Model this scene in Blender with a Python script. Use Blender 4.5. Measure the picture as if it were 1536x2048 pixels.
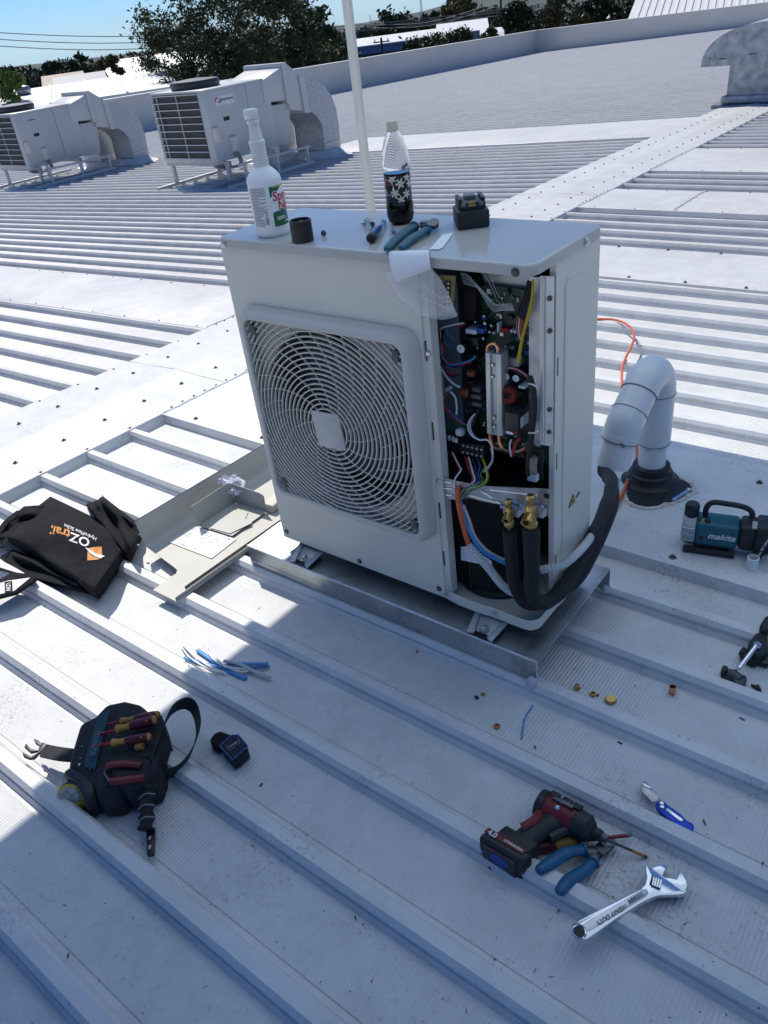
import bpy, bmesh, math, random
from math import sin, cos, pi, radians, atan2, sqrt, hypot
from mathutils import Vector, Matrix, Quaternion
import numpy as np

for o in list(bpy.data.objects): bpy.data.objects.remove(o, do_unlink=True)
SC = bpy.context.scene
COL = SC.collection
random.seed(7)

# ---------------------------------------------------------------- camera
YAW, PITCH, ROLL = radians(-41.40181), radians(-32.79685), radians(-7.57841)
FPX = 1560.3
CAM = Vector((1.7033, -1.41296, 1.45627))
_f = Vector((sin(YAW)*cos(PITCH), cos(YAW)*cos(PITCH), sin(PITCH)))
_r = Vector((cos(YAW), -sin(YAW), 0)); _u = _r.cross(_f)
C_R = _r*cos(ROLL) + _u*sin(ROLL)
C_U = -_r*sin(ROLL) + _u*cos(ROLL)
C_F = _f
cd = bpy.data.cameras.new('camera'); cam = bpy.data.objects.new('camera', cd); COL.objects.link(cam)
cam.matrix_world = Matrix(((C_R.x, C_U.x, -C_F.x, CAM.x), (C_R.y, C_U.y, -C_F.y, CAM.y), (C_R.z, C_U.z, -C_F.z, CAM.z), (0, 0, 0, 1)))
cd.sensor_fit = 'HORIZONTAL'; cd.sensor_width = 36; cd.lens = FPX/1536*36
cd.clip_start = .05; cd.clip_end = 20000
SC.camera = cam

# ---------------------------------------------------------------- light
SUN_FROM = Vector((-.74, .42, 1.0)).normalized()
SUN_EL = math.asin(SUN_FROM.z); SUN_AZ = atan2(SUN_FROM.x, SUN_FROM.y)
W = bpy.data.worlds.new('World'); SC.world = W; W.use_nodes = True
nt = W.node_tree; bg = nt.nodes['Background']
sky = nt.nodes.new('ShaderNodeTexSky'); sky.sky_type = 'NISHITA'; sky.sun_disc = False
sky.sun_elevation = SUN_EL; sky.sun_rotation = SUN_AZ
sky.air_density = 1.0; sky.dust_density = .0; sky.ozone_density = 6; sky.altitude = 2000
tint = nt.nodes.new('ShaderNodeMix'); tint.data_type = 'RGBA'; tint.blend_type = 'MULTIPLY'; tint.inputs[0].default_value = 1; tint.inputs[7].default_value = (.575, .785, 1.02, 1)     # cool daylight white balance of the whole sky
nt.links.new(sky.outputs[0], tint.inputs[6]); nt.links.new(tint.outputs[2], bg.inputs['Color']); bg.inputs['Strength'].default_value = .079
sl = bpy.data.lights.new('sun', 'SUN'); sl.energy = 3.45; sl.angle = radians(.53); sl.color = (1, .94, .85)
sun = bpy.data.objects.new('sun', sl); COL.objects.link(sun); sun.location = (-20, 12, 30)
sun.rotation_euler = SUN_FROM.to_track_quat('Z', 'Y').to_euler()
SC.view_settings.view_transform = 'Standard'; SC.view_settings.look = 'None'
SC.view_settings.exposure = .46; SC.view_settings.gamma = 1; SC.view_settings.use_curve_mapping = False
SC.render.engine = 'CYCLES'
SC.cycles.max_bounces = 8; SC.cycles.diffuse_bounces = 4; SC.cycles.transparent_max_bounces = 16
SC.cycles.caustics_reflective = False; SC.cycles.caustics_refractive = False

# ---------------------------------------------------------------- pixels to points
def ray(x, y): return C_R*((x-768)/FPX) - C_U*((y-1024)/FPX) + C_F
def hit(x, y, n, d):
    n = Vector(n); r = ray(x, y); return CAM + r*((d - n.dot(CAM))/n.dot(r))
def FY(x, y, Y): return hit(x, y, (0, 1, 0), Y)
def FX(x, y, X): return hit(x, y, (1, 0, 0), X)
def FZ(x, y, Z): return hit(x, y, (0, 0, 1), Z)
RA, RB, XR, SL, RH = -.118, .02, -1.87, .035, .043     # roof: rib-top level, fall along y, ridge line, left fall, rib height
def ztop(x, y): return RA - RB*y + (SL*(x-XR) if x < XR else 0)
def PR(x, y, h=0): return hit(x, y, (0, RB, 1), RA-RH+h)     # h above the pan, right slope
def PL(x, y, h=0): return hit(x, y, (-SL, RB, 1), RA-SL*XR+h)     # h above rib tops, left slope
def dirat(x, y, d):                                            # a point d metres away horizontally along a pixel's ray
    r = ray(x, y); return CAM + r*(d/hypot(r.x, r.y))
LIDZ = .987
def gz(x, y): return -7.5-RB*y                                  # street level below the roof
def Lp(x, y, h=0): return FZ(x, y, LIDZ+h)

# ---------------------------------------------------------------- materials
MATS = {}
def mat(name, col, rough=.5, metal=0, var=.12, vscale=8, bump=0, bscale=60, spec=.5, trans=0, alpha=1, coat=0, rvar=0, ior=1.45, grime=None, gscale=3, stretch=None):
    if name in MATS: return MATS[name]
    m = bpy.data.materials.new(name); m.use_nodes = True; t = m.node_tree; N = t.nodes; L = t.links
    b = N['Principled BSDF']; b.inputs['Roughness'].default_value = rough; b.inputs['Metallic'].default_value = metal
    b.inputs['Specular IOR Level'].default_value = spec; b.inputs['IOR'].default_value = ior
    if trans: b.inputs['Transmission Weight'].default_value = trans
    if alpha < 1: b.inputs['Alpha'].default_value = alpha
    if coat: b.inputs['Coat Weight'].default_value = coat; b.inputs['Coat Roughness'].default_value = .08
    tc = N.new('ShaderNodeTexCoord'); src = tc.outputs['Object']
    if stretch:
        mp = N.new('ShaderNodeMapping'); mp.inputs['Scale'].default_value = stretch; L.new(src, mp.inputs[0]); src = mp.outputs[0]
    nz = N.new('ShaderNodeTexNoise'); nz.inputs['Scale'].default_value = vscale; nz.inputs['Detail'].default_value = 6; L.new(src, nz.inputs['Vector'])
    rp = N.new('ShaderNodeValToRGB'); L.new(nz.outputs['Fac'], rp.inputs[0])
    c = Vector(col[:3]); lo = c*(1-var); hi = c*(1+var*.6)
    rp.color_ramp.elements[0].position = .3; rp.color_ramp.elements[1].position = .7
    rp.color_ramp.elements[0].color = (*lo, 1); rp.color_ramp.elements[1].color = (*[min(1, q) for q in hi], 1)
    out = rp.outputs[0]
    if grime:
        g = N.new('ShaderNodeTexNoise'); g.inputs['Scale'].default_value = gscale; g.inputs['Detail'].default_value = 8; g.inputs['Roughness'].default_value = .7; L.new(src, g.inputs['Vector'])
        gr = N.new('ShaderNodeValToRGB'); gr.color_ramp.elements[0].position = grime[1]; gr.color_ramp.elements[1].position = grime[2]; L.new(g.outputs['Fac'], gr.inputs[0])
        mx = N.new('ShaderNodeMix'); mx.data_type = 'RGBA'; L.new(gr.outputs[0], mx.inputs[0]); L.new(out, mx.inputs[6]); mx.inputs[7].default_value = (*grime[0], 1); out = mx.outputs[2]
    L.new(out, b.inputs['Base Color'])
    if rvar:
        mr = N.new('ShaderNodeMapRange'); mr.inputs[3].default_value = max(.02, rough-rvar); mr.inputs[4].default_value = rough+rvar; L.new(nz.outputs['Fac'], mr.inputs[0]); L.new(mr.outputs[0], b.inputs['Roughness'])
    if bump:
        bn = N.new('ShaderNodeTexNoise'); bn.inputs['Scale'].default_value = bscale; bn.inputs['Detail'].default_value = 4; L.new(src, bn.inputs['Vector'])
        bp = N.new('ShaderNodeBump'); bp.inputs['Strength'].default_value = min(1, bump); bp.inputs['Distance'].default_value = .004; L.new(bn.outputs['Fac'], bp.inputs['Height']); L.new(bp.outputs[0], b.inputs['Normal'])
    MATS[name] = m; return m

# ---------------------------------------------------------------- objects
FRAME = {}
def thing(name, label, cat, loc=(0, 0, 0), rot=None, group=None):
    o = bpy.data.objects.new(name, None); COL.objects.link(o); o.empty_display_size = .05
    loc = Vector(loc); o.location = loc
    q = Quaternion()
    if rot is not None:
        q = rot if isinstance(rot, Quaternion) else (rot.to_quaternion() if isinstance(rot, Matrix) else Quaternion((0, 0, 1), rot))
        o.rotation_mode = 'QUATERNION'; o.rotation_quaternion = q
    FRAME[o.name] = Matrix.Translation(loc) @ q.to_matrix().to_4x4()
    return tag(o, label, cat, group)
def tag(o, label=None, cat=None, group=None, kind=None):
    if label: o['label'] = label
    if cat: o['category'] = cat
    if group: o['group'] = group
    if kind: o['kind'] = kind
    return o
def frame(o):
    if o.name in FRAME: return FRAME[o.name]
    m = Matrix.Translation(o.location) @ (o.rotation_quaternion.to_matrix().to_4x4() if o.rotation_mode == 'QUATERNION' else o.rotation_euler.to_matrix().to_4x4())
    if o.parent: m = frame(o.parent) @ o.matrix_parent_inverse @ m
    return m
def copy_tree(o, parent=None, loc=None, label=None, first=True):
    c = o.copy(); COL.objects.link(c)
    if parent: c.parent = parent; c.matrix_parent_inverse = o.matrix_parent_inverse.copy()
    if loc is not None: c.location = loc
    if label: c['label'] = label
    for ch in KIDS.get(o.name, []): copy_tree(ch, c)
    return c
KIDS = {}

def spline(pts, k=6, closed=False):
    P = [Vector(p) for p in pts]; n = len(P); out = []
    rng = range(n if closed else n-1)
    for i in rng:
        if closed: a, b, c, d = P[(i-1) % n], P[i], P[(i+1) % n], P[(i+2) % n]
        else: a, b, c, d = P[max(0, i-1)], P[i], P[i+1], P[min(n-1, i+2)]
        for j in range(k):
            t = j/k; out.append(.5*((2*b) + (c-a)*t + (2*a-5*b+4*c-d)*t*t + (3*b-a-3*c+d)*t**3))
    if not closed: out.append(P[-1])
    return out

class MB:
    def __init__(s): s.v = []; s.f = []; s.m = []; s.cur = 0
    def add(s, vs, fs):
        b = len(s.v); s.v += [Vector(p) for p in vs]
        for q in fs: s.f.append([b+i for i in q]); s.m.append(s.cur)
        return s
    def box(s, c, d, R=None):
        c = Vector(c); vs = []
        for i in range(8):
            p = Vector(((i & 1)-.5, ((i >> 1) & 1)-.5, ((i >> 2) & 1)-.5)); p = Vector((p.x*d[0], p.y*d[1], p.z*d[2]))
            if R is not None: p = R @ p
            vs.append(c+p)
        return s.add(vs, [(0, 2, 3, 1), (4, 5, 7, 6), (0, 1, 5, 4), (2, 6, 7, 3), (0, 4, 6, 2), (1, 3, 7, 5)])
    def rng(s, x0, x1, y0, y1, z0, z1): return s.box(((x0+x1)/2, (y0+y1)/2, (z0+z1)/2), (abs(x1-x0), abs(y1-y0), abs(z1-z0)))
    def ring(s, p0, p1, prof, n=16, caps=True):          # lathe along p0->p1: prof = [(t, r)]
        p0, p1 = Vector(p0), Vector(p1); ax = p1-p0; a = ax.normalized()
        u = a.orthogonal().normalized(); w = a.cross(u); vs = []; fs = []
        for t, r in prof:
            for k in range(n):
                th = 2*pi*k/n; vs.append(p0+ax*t+(u*cos(th)+w*sin(th))*r)
        for i in range(len(prof)-1):
            for k in range(n): fs.append((i*n+k, i*n+(k+1) % n, (i+1)*n+(k+1) % n, (i+1)*n+k))
        if caps:
            fs.append(tuple(range(n))[::-1]); fs.append(tuple((len(prof)-1)*n+k for k in range(n)))
        return s.add(vs, fs)
    def cyl(s, p0, p1, r, r1=None, n=16): return s.ring(p0, p1, [(0, r), (1, r if r1 is None else r1)], n)
    def lathe(s, prof, o=(0, 0, 0), n=24, caps=True):
        o = Vector(o); vs = []; fs = []
        for r, z in prof:
            for k in range(n): th = 2*pi*k/n; vs.append(o+Vector((r*cos(th), r*sin(th), z)))
        for i in range(len(prof)-1):
            for k in range(n): fs.append((i*n+k, i*n+(k+1) % n, (i+1)*n+(k+1) % n, (i+1)*n+k))
        if caps: fs.append(tuple(range(n))[::-1]); fs.append(tuple((len(prof)-1)*n+k for k in range(n)))
        return s.add(vs, fs)
    def tube(s, pts, r, n=8, closed=False, flat=None, up=None, caps=True):
        P = [Vector(p) for p in pts]; m = len(P); rad = r if isinstance(r, (list, tuple)) else [r]*m
        T = []
        for i in range(m):
            a = P[(i-1) % m] if (closed or i > 0) else P[i]; b = P[(i+1) % m] if (closed or i < m-1) else P[i]
            d = b-a; T.append(d.normalized() if d.length > 1e-9 else Vector((0, 0, 1)))
        u = T[0].orthogonal().normalized()
        if up is not None: u = (Vector(up)-T[0]*T[0].dot(Vector(up))).normalized()
        vs = []; fs = []
        for i in range(m):
            if up is not None: u = Vector(up)
            u = (u-T[i]*T[i].dot(u)); u = u.normalized() if u.length > 1e-6 else T[i].orthogonal().normalized()
            w = T[i].cross(u)
            for k in range(n):
                th = 2*pi*(k+.5)/n; a, b = cos(th), sin(th)
                if flat: a *= flat[0]; b *= flat[1]
                vs.append(P[i]+(u*a+w*b)*rad[i])
        for i in range(m if closed else m-1):
            j = (i+1) % m
            for k in range(n): fs.append((i*n+k, i*n+(k+1) % n, j*n+(k+1) % n, j*n+k))
        if caps and not closed: fs.append(tuple(range(n))[::-1]); fs.append(tuple((m-1)*n+k for k in range(n)))
        return s.add(vs, fs)
    def prism(s, poly, vec):
        P = [Vector(p) for p in poly]; n = len(P); v = Vector(vec)
        return s.add(P+[p+v for p in P], [tuple(range(n))[::-1], tuple(range(n, 2*n))]+[(i, (i+1) % n, n+(i+1) % n, n+i) for i in range(n)])
    def grid(s, fn, nu, nv):
        vs = [fn(i/nu, j/nv) for i in range(nu+1) for j in range(nv+1)]
        return s.add(vs, [(i*(nv+1)+j, (i+1)*(nv+1)+j, (i+1)*(nv+1)+j+1, i*(nv+1)+j+1) for i in range(nu) for j in range(nv)])
    def mesh(s, name, mats, bevel=0, seg=2, smooth=True, ang=32, thick=0):
        me = bpy.data.meshes.new(name); me.from_pydata([tuple(p) for p in s.v], [], s.f)
        for q in (mats if isinstance(mats, (list, tuple)) else [mats]): me.materials.append(q)
        if any(s.m): me.polygons.foreach_set('material_index', s.m)
        bm = bmesh.new(); bm.from_mesh(me)
        if thick:
            bmesh.ops.recalc_face_normals(bm, faces=bm.faces); bmesh.ops.solidify(bm, geom=bm.faces[:], thickness=thick)
        bmesh.ops.recalc_face_normals(bm, faces=bm.faces)
        if bevel:
            es = [e for e in bm.edges if len(e.link_faces) == 2 and e.calc_face_angle(0) > radians(30)]
            bmesh.ops.bevel(bm, geom=es, offset=bevel, segments=seg, profile=.5, affect='EDGES', clamp_overlap=True)
        bm.to_mesh(me); bm.free()
        if smooth: me.shade_smooth(); me.set_sharp_from_angle(angle=radians(ang))
        return me
    def build(s, name, mats, parent=None, world=True, **kw):
        me = s.mesh(name, mats, **kw); o = bpy.data.objects.new(name, me); COL.objects.link(o)
        attach(o, parent, world); return o
def attach(o, parent, world=True):
    if parent is not None:
        o.parent = parent
        if world: o.matrix_parent_inverse = frame(parent).inverted()
        KIDS.setdefault(parent.name, []).append(o)
    return o
def inst(me, name, parent, loc, rot=None, world=True, scale=1):
    o = bpy.data.objects.new(name, me); COL.objects.link(o); o.location = loc
    if rot is not None: o.rotation_mode = 'QUATERNION'; o.rotation_quaternion = rot
    if scale != 1: o.scale = (scale,)*3
    attach(o, parent, world); return o
def solo(mb, name, label, cat, mats, loc=None, group=None, kind=None, **kw):     # a thing that is one mesh, origin at its base
    if loc is None:
        n = len(mb.v); loc = Vector((sum(p.x for p in mb.v)/n, sum(p.y for p in mb.v)/n, min(p.z for p in mb.v)))
    loc = Vector(loc); mb.v = [p-loc for p in mb.v]
    o = mb.build(name, mats, None, **kw); o.location = loc
    return tag(o, label, cat, group, kind)
def slab(pts, h, t, mb=None):            # polygon of photo pixels on a plane h above the pan, t thick downwards
    mb = mb or MB()
    top = [PR(p[0], p[1], h(*p) if callable(h) else h) for p in pts]
    return mb.prism(top, (0, 0, -t))
TXT = {}
def text(mb, s, size, M, bend=None, shear=0, bold=0, depth=.0006):
    """lettering lying in the local xy plane of M; bend = radius wraps it round a cylinder about local y"""
    cu = bpy.data.curves.new('t', 'FONT'); cu.body = s; cu.size = size; cu.shear = shear; cu.offset = bold; cu.align_x = 'CENTER'; cu.align_y = 'CENTER'; cu.resolution_u = 3
    ob = bpy.data.objects.new('t', cu); COL.objects.link(ob)
    me = bpy.data.meshes.new_from_object(ob)
    bm = bmesh.new(); bm.from_mesh(me); bmesh.ops.triangulate(bm, faces=bm.faces)
    if bend: bmesh.ops.subdivide_edges(bm, edges=[e for e in bm.edges if e.calc_length() > size*.3], cuts=1); bmesh.ops.triangulate(bm, faces=bm.faces)
    vs = []
    for v in bm.verts:
        p = v.co.copy()
        if bend: a = p.x/bend; p = Vector((sin(a)*(bend+depth), p.y, cos(a)*(bend+depth)-bend))
        else: p.z = depth
        vs.append(M @ p)
    bm.verts.index_update(); mb.add(vs, [[v.index for v in f.verts] for f in bm.faces])
    bm.free(); bpy.data.objects.remove(ob); bpy.data.curves.remove(cu); bpy.data.meshes.remove(me)
    return mb
def basis(o, x, y):                        # matrix with the given origin and (roughly) orthogonal x, y directions
    x = Vector(x).normalized(); y = Vector(y); z = x.cross(y).normalized(); y = z.cross(x)
    return Matrix(((x.x, y.x, z.x, o[0]), (x.y, y.y, z.y, o[1]), (x.z, y.z, z.z, o[2]), (0, 0, 0, 1)))
def ellipse(c, u, w, n=24): c = Vector(c); return [c+Vector(u)*cos(2*pi*k/n)+Vector(w)*sin(2*pi*k/n) for k in range(n)]
# ================================================================ SETTING
def roof_mat(name, flutes):
    m = bpy.data.materials.new(name); m.use_nodes = True; t = m.node_tree; N = t.nodes; L = t.links; b = N['Principled BSDF']
    b.inputs['Roughness'].default_value = .46; b.inputs['Specular IOR Level'].default_value = .5
    g = N.new('ShaderNodeNewGeometry')
    def noise(sc, det=5, rough=.6):
        n = N.new('ShaderNodeTexNoise'); n.inputs['Scale'].default_value = sc; n.inputs['Detail'].default_value = det; n.inputs['Roughness'].default_value = rough; L.new(g.outputs['Position'], n.inputs['Vector']); return n.outputs['Fac']
    def ramp(f, a, c, ca, cb):
        r = N.new('ShaderNodeValToRGB'); r.color_ramp.elements[0].position = a; r.color_ramp.elements[1].position = c; r.color_ramp.elements[0].color = (*ca, 1); r.color_ramp.elements[1].color = (*cb, 1); L.new(f, r.inputs[0]); return r.outputs[0]
    def mul(a, c):
        x = N.new('ShaderNodeMix'); x.data_type = 'RGBA'; x.blend_type = 'MULTIPLY'; x.inputs[0].default_value = 1; L.new(a, x.inputs[6]); L.new(c, x.inputs[7]); return x.outputs[2]
    col = ramp(noise(1.3), .3, .75, (.60, .605, .60), (.68, .685, .68))
    col = mul(col, ramp(noise(7, 9, .75), .38, .60, (.88, .88, .88), (1, 1, 1)))        # chalky walked-on patches
    col = mul(col, ramp(noise(38, 8, .8), .30, .42, (.72, .715, .71), (1, 1, 1)))        # scuffs
    col = mul(col, ramp(noise(150, 3, .6), .255, .285, (.35, .34, .33), (1, 1, 1)))       # grit
    sc = N.new('ShaderNodeMath'); sc.operation = 'MULTIPLY'; L.new(ramp(noise(95, 6, .7), .54, .62, (0, 0, 0), (1, 1, 1)), sc.inputs[0]); L.new(ramp(noise(3.1, 4, .6), .52, .66, (0, 0, 0), (.75, .75, .75)), sc.inputs[1])
    mx = N.new('ShaderNodeMix'); mx.data_type = 'RGBA'; L.new(sc.outputs[0], mx.inputs[0]); L.new(col, mx.inputs[6]); mx.inputs[7].default_value = (.27, .26, .245, 1); col = mx.outputs[2]     # boot scuffs in patches
    L.new(col, b.inputs['Base Color'])
    bp = N.new('ShaderNodeBump'); bp.inputs['Strength'].default_value = .25; bp.inputs['Distance'].default_value = .003
    L.new(noise(22, 3), bp.inputs['Height']); last = bp
    if flutes:
        sx = N.new('ShaderNodeSeparateXYZ'); L.new(g.outputs['Position'], sx.inputs[0])
        a = N.new('ShaderNodeMath'); a.operation = 'MULTIPLY'; a.inputs[1].default_value = 2*pi/.0098; L.new(sx.outputs[0], a.inputs[0])
        s = N.new('ShaderNodeMath'); s.operation = 'SINE'; L.new(a.outputs[0], s.inputs[0])
        b2 = N.new('ShaderNodeBump'); b2.inputs['Strength'].default_value = .7; b2.inputs['Distance'].default_value = .0009
        L.new(s.outputs[0], b2.inputs['Height']); L.new(bp.outputs[0], b2.inputs['Normal']); last = b2
    L.new(last.outputs[0], b.inputs['Normal']); return m
ROOFM = roof_mat('white_roof_paint', False); PANM = roof_mat('white_roof_pan_fluted', True)
DARKSTEEL = mat('dark_zinc_screw', (.10, .10, .105), .45, .7)
SEAL = mat('white_sealant', (.78, .77, .74), .55, bump=.4, bscale=90)

roof = bpy.data.objects.new('roof', None); COL.objects.link(roof); tag(roof, 'white ribbed metal roof under everything', None, kind='structure')
RP, RY0 = .2445, -.053
PROF = [(-.036, -1), (-.0285, -.66), (-.0248, -.64), (-.0235, -.36), (-.0262, -.33), (-.0155, 0), (.014, 0), (.022, -.2), (.034, -1), (.047, -1.0), (.049, -.94), (.052, -.94)]
def sheet_mesh(x0, x1, slope):
    mb = MB(); n = 3; pts = []
    for k in range(n):
        c = RP*(k+.5)
        if k == 0: pts.append((0, -.94, 1))
        pts.append((c-.049, -.94, 1)); pts.append((c-.046, -1, 0))
        for j, (d, h) in enumerate(PROF): pts.append((c+d, h, 1 if j == len(PROF)-1 else 0))
    pts.append((RP*n, -.94, 1))
    zx = lambda x: SL*(x-XR) if slope else 0
    for i in range(len(pts)-1):
        (ya, ha, pa), (yb, hb, pb) = pts[i], pts[i+1]
        mb.cur = 1 if (ha == -.94 and hb == -.94) else 0
        q = [Vector((x, y, h*RH-RB*y+zx(x))) for x, y, h in ((x0, ya, ha), (x1, ya, ha), (x1, yb, hb), (x0, yb, hb))]
        mb.add(q, [(0, 1, 2, 3)])
    me = mb.mesh('roof_sheet', [ROOFM, PANM], smooth=False)
    return me
mR = sheet_mesh(-1.56, 9.0, False); mL = sheet_mesh(-22.3, -2.2, True)
for k in range(-9, 60):
    y0 = RY0-RP*.5+3*RP*k
    for me in (mR, mL): inst(me, 'roof_sheet', roof, (0, y0, RA-RB*y0))
# ridge capping in lengths
TR = [(.62, 1.385), (3.43, 4.15), (5.28, 6.05), (6.95, 8.23)]; TL = [(1.665, 2.46), (9.2, 10.9)]
XN, XF = -1.472, -2.322
def rp(x, y, h=0): return Vector((x, y, ztop(x, y)+h))
seg = [(-6+2.35*i, -6+2.35*(i+1)+.03) for i in range(21)]
for i, (a, b) in enumerate(seg):
    mb = MB(); e = .0015*(i % 2)
    xs = [(XN+.004, -.004), (XN, .005), (-1.66, .007), (-1.70, .0075), (XR+.03, .012), (XR, .0135), (XR-.03, .012), (-2.07, .0075), (-2.11, .007), (XF, .005), (XF-.004, -.004)]
    ys = [a, a+(b-a)*.33, a+(b-a)*.66, b]
    mb.grid(lambda u, v: rp(xs[round(u*10)][0], ys[round(v*3)], xs[round(u*10)][1]+e+random.uniform(-.0008, .0008)), 10, 3)
    mb.build('ridge_capping', ROOFM, roof, smooth=True, ang=40)
# turned-down tabs between ribs at the near edge of the capping
mb = MB(); d = RP-.034
mb.add([(0, 0, .005), (0, d, .005-RB*d), (.012, d+.006, -RH+.001-RB*d), (.012, 0.0, -RH+.001)], [(0, 1, 2, 3)])
tabm = mb.mesh('capping_tab', ROOFM, smooth=False)
def covered(y, T): return any(a-.03 < y < b+.03 for a, b in T)
for k in range(-8, 46):
    y = RY0+RP*k+.017
    if not covered(y+.1, TR): inst(tabm, 'capping_tab', roof, rp(XN, y))
# over-flashing trays
for (a, b), x0, x1 in [(t, XN-.02, 9) for t in TR]+[(t, XF+.02, -7.2 if t[0] < 5 else -8.4) for t in TL]:
    mb = MB(); n = 12
    ys = [(a-.006, -RH+.002), (a, .002), (a+.004, .004), (b-.004, .004), (b, .002), (b+.006, -RH+.002)]
    mb.grid(lambda u, v: rp(x0+(x1-x0)*u, ys[round(v*5)][0], ys[round(v*5)][1]+(random.uniform(-.0012, .0012) if 0 < u < 1 and 2 <= round(v*5) <= 3 else 0)), n, 5)
    mb.build('flashing_tray', ROOFM, roof, smooth=True, ang=25)
# fixings
mb = MB(); mb.lathe([(.013, 0), (.013, .0012), (.010, .0028), (.0062, .003), (.0062, .0085), (.005, .0095)], n=6)
scm = mb.mesh('roof_screw', DARKSTEEL, smooth=True)
mb = MB(); mb.lathe([(.0068, 0), (.0062, .002), (.0045, .0042), (.0015, .0052)], n=6); rvm = mb.mesh('roof_rivet', DARKSTEEL)
for k in range(-2, 52):
    y = RY0+RP*k
    inst(scm, 'roof_screw', roof, rp(-1.68+random.uniform(-.008, .008), y+random.uniform(-.01, .01), .008))
    inst(scm, 'roof_screw', roof, rp(-2.105+random.uniform(-.008, .008), y+random.uniform(-.01, .01), .008))
    if not covered(y, TR): inst(rvm, 'roof_rivet', roof, rp(XN-.016, y, .006))
    if not covered(y, TL): inst(rvm, 'roof_rivet', roof, rp(XF+.018, y, .006))
for a, b in TR[1:]:
    for yy in (a+.02, b-.02):
        x = XN+.16
        while x < 3.2: inst(scm if yy < 4.5 else rvm, 'roof_screw', roof, rp(x, yy, .005)); x += .36
for x in (1.18, 1.52, 1.9): inst(scm, 'roof_screw', roof, rp(x, 1.24, .005)); inst(scm, 'roof_screw', roof, rp(x-.1, .655, .005))
for x in (-1.26, -.8, -.4): inst(scm, 'roof_screw', roof, rp(x, .66, .005)); inst(scm, 'roof_screw', roof, rp(x, 1.3, .005))
for yy in (1.685, 2.44):
    for j in range(11): inst(rvm, 'roof_rivet', roof, rp(-2.44-.4*j, yy, .005))
for j in range(12): inst(rvm, 'roof_rivet', roof, rp(-2.6-.45*j, 9.24, .005)); inst(rvm, 'roof_rivet', roof, rp(-2.6-.45*j, 10.86, .005))
for (a, b), x in [(t, XN) for t in TR]+[(TL[0], XF)]:         # sealed laps of the trays at the capping
    s = 1 if x == XN else -1
    mb = MB(); pts = [rp(x+s*(.008+random.uniform(-.005, .005)), a+.01+(b-a-.02)*i/16, .006) for i in range(17)]
    mb.tube(pts, [.004+random.uniform(-.0015, .004) for _ in pts], n=6, flat=(.6, 1.6)); mb.build('sealant_bead', SEAL, roof)
    for i in range(1, int((b-a)/.075)): inst(rvm, 'roof_rivet', roof, rp(x-s*.014+random.uniform(-.004, .004), a+.075*i, .008))
mb = MB(); a, b = TR[2]; mb.tube([rp(-.62+random.uniform(-.01, .01), a+.01+(b-a-.02)*i/14, .006) for i in range(15)], .007, n=6, flat=(.6, 1.7)); mb.build('sealant_bead', SEAL, roof)
for i in range(1, 11): inst(rvm, 'roof_rivet', roof, rp(-.63, a+.07*i, .009))

# parapet walls
PARM = mat('parapet_painted_metal', (.58, .58, .57), .55, var=.06, vscale=.6)
for nm, lab, (xa, ya, xb, yb) in [('parapet_wall', 'long pale grey parapet wall at the left edge of the white roof', (-22.3, -8, -22.6, 44.0)), ('parapet_wall', 'pale grey parapet wall closing the far end of the white roof', (-22.29, 43.6, 14, 44.0))]:
    t = thing(nm, lab, 'wall', ((xa+xb)/2, (ya+yb)/2, -2.2), group='parapet walls of the roof')
    zt = -.10
    def zz(x, y): return ztop(min(x, XR), y)
    x0, x1 = min(xa, xb), max(xa, xb)
    c = [(x0, ya), (x1, ya), (x1, yb), (x0, yb)]
    mb = MB(); lo = [Vector((x, y, -8)) for x, y in c]; hi = [Vector((x, y, zz(-22.3, y)+1.0 if nm and xb-xa < 1 else zz(x, 44)+1.0)) for x, y in c]
    mb.add(lo+hi, [(0, 1, 5, 4), (1, 2, 6, 5), (2, 3, 7, 6), (3, 0, 4, 7), (4, 5, 6, 7)]); mb.build('wall_face', PARM, t, smooth=False)
    mb = MB(); top = [h+Vector(((.06 if h.x > (x0+x1)/2 else -.06) if x1-x0 < 1 else 0, (.06 if h.y > (ya+yb)/2 else -.06) if x1-x0 > 1 else 0, .004)) for h in hi]
    mb.prism(top, (0, 0, .07)); mb.build('coping', PARM, t, smooth=False)

# ground, hills
GRM = mat('ground_grass_and_asphalt', (.030, .042, .024), .95, var=.5, vscale=.02)
mb = MB(); mb.grid(lambda u, v: Vector((-7500+15000*u, -2000+9500*v, gz(0, -2000+9500*v))), 6, 6)
tag(mb.build('ground', GRM, smooth=False), 'flat ground of the town around the roof', kind='structure')
HILM = mat('forested_hill', (.030, .048, .036), .95, var=.35, vscale=.004)
def hills(pxs, d0, depth, lab, fade=0):
    mb = MB(); rows = 7
    base = [dirat(x, y, d0) for x, y in pxs]
    base = spline(base, 5)
    def fn(u, v):
        p = base[round(u*(len(base)-1))]; g = Vector((p.x-CAM.x, p.y-CAM.y, 0)).normalized()
        b = gz(p.x, p.y)-2; h = p.z-b; prof = [0, .35, .62, .85, 1, .9, .0][round(v*6)]
        return Vector((p.x, p.y, b))+g*((v-.66)*depth)+Vector((0, 0, h*prof*(1+random.uniform(-.03, .03))))
    mb.grid(fn, len(base)-1, 6)
    o = mb.build('hills', HILM, smooth=True, ang=80); return tag(o, lab, kind='structure')
hills([(400, 66), (560, 58), (700, 50), (740, 44), (800, 30), (850, 22), (900, 6), (960, -12), (1050, -30), (1200, -45), (1400, -62), (1600, -80), (1800, -85)], 3800, 1500, 'blue forested hills on the horizon')
hills([(-300, 172), (-100, 150), (60, 130), (200, 118), (420, 86), (600, 62), (680, 52), (760, 42)], 5000, 1500, 'low far ridge on the left horizon')
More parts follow.
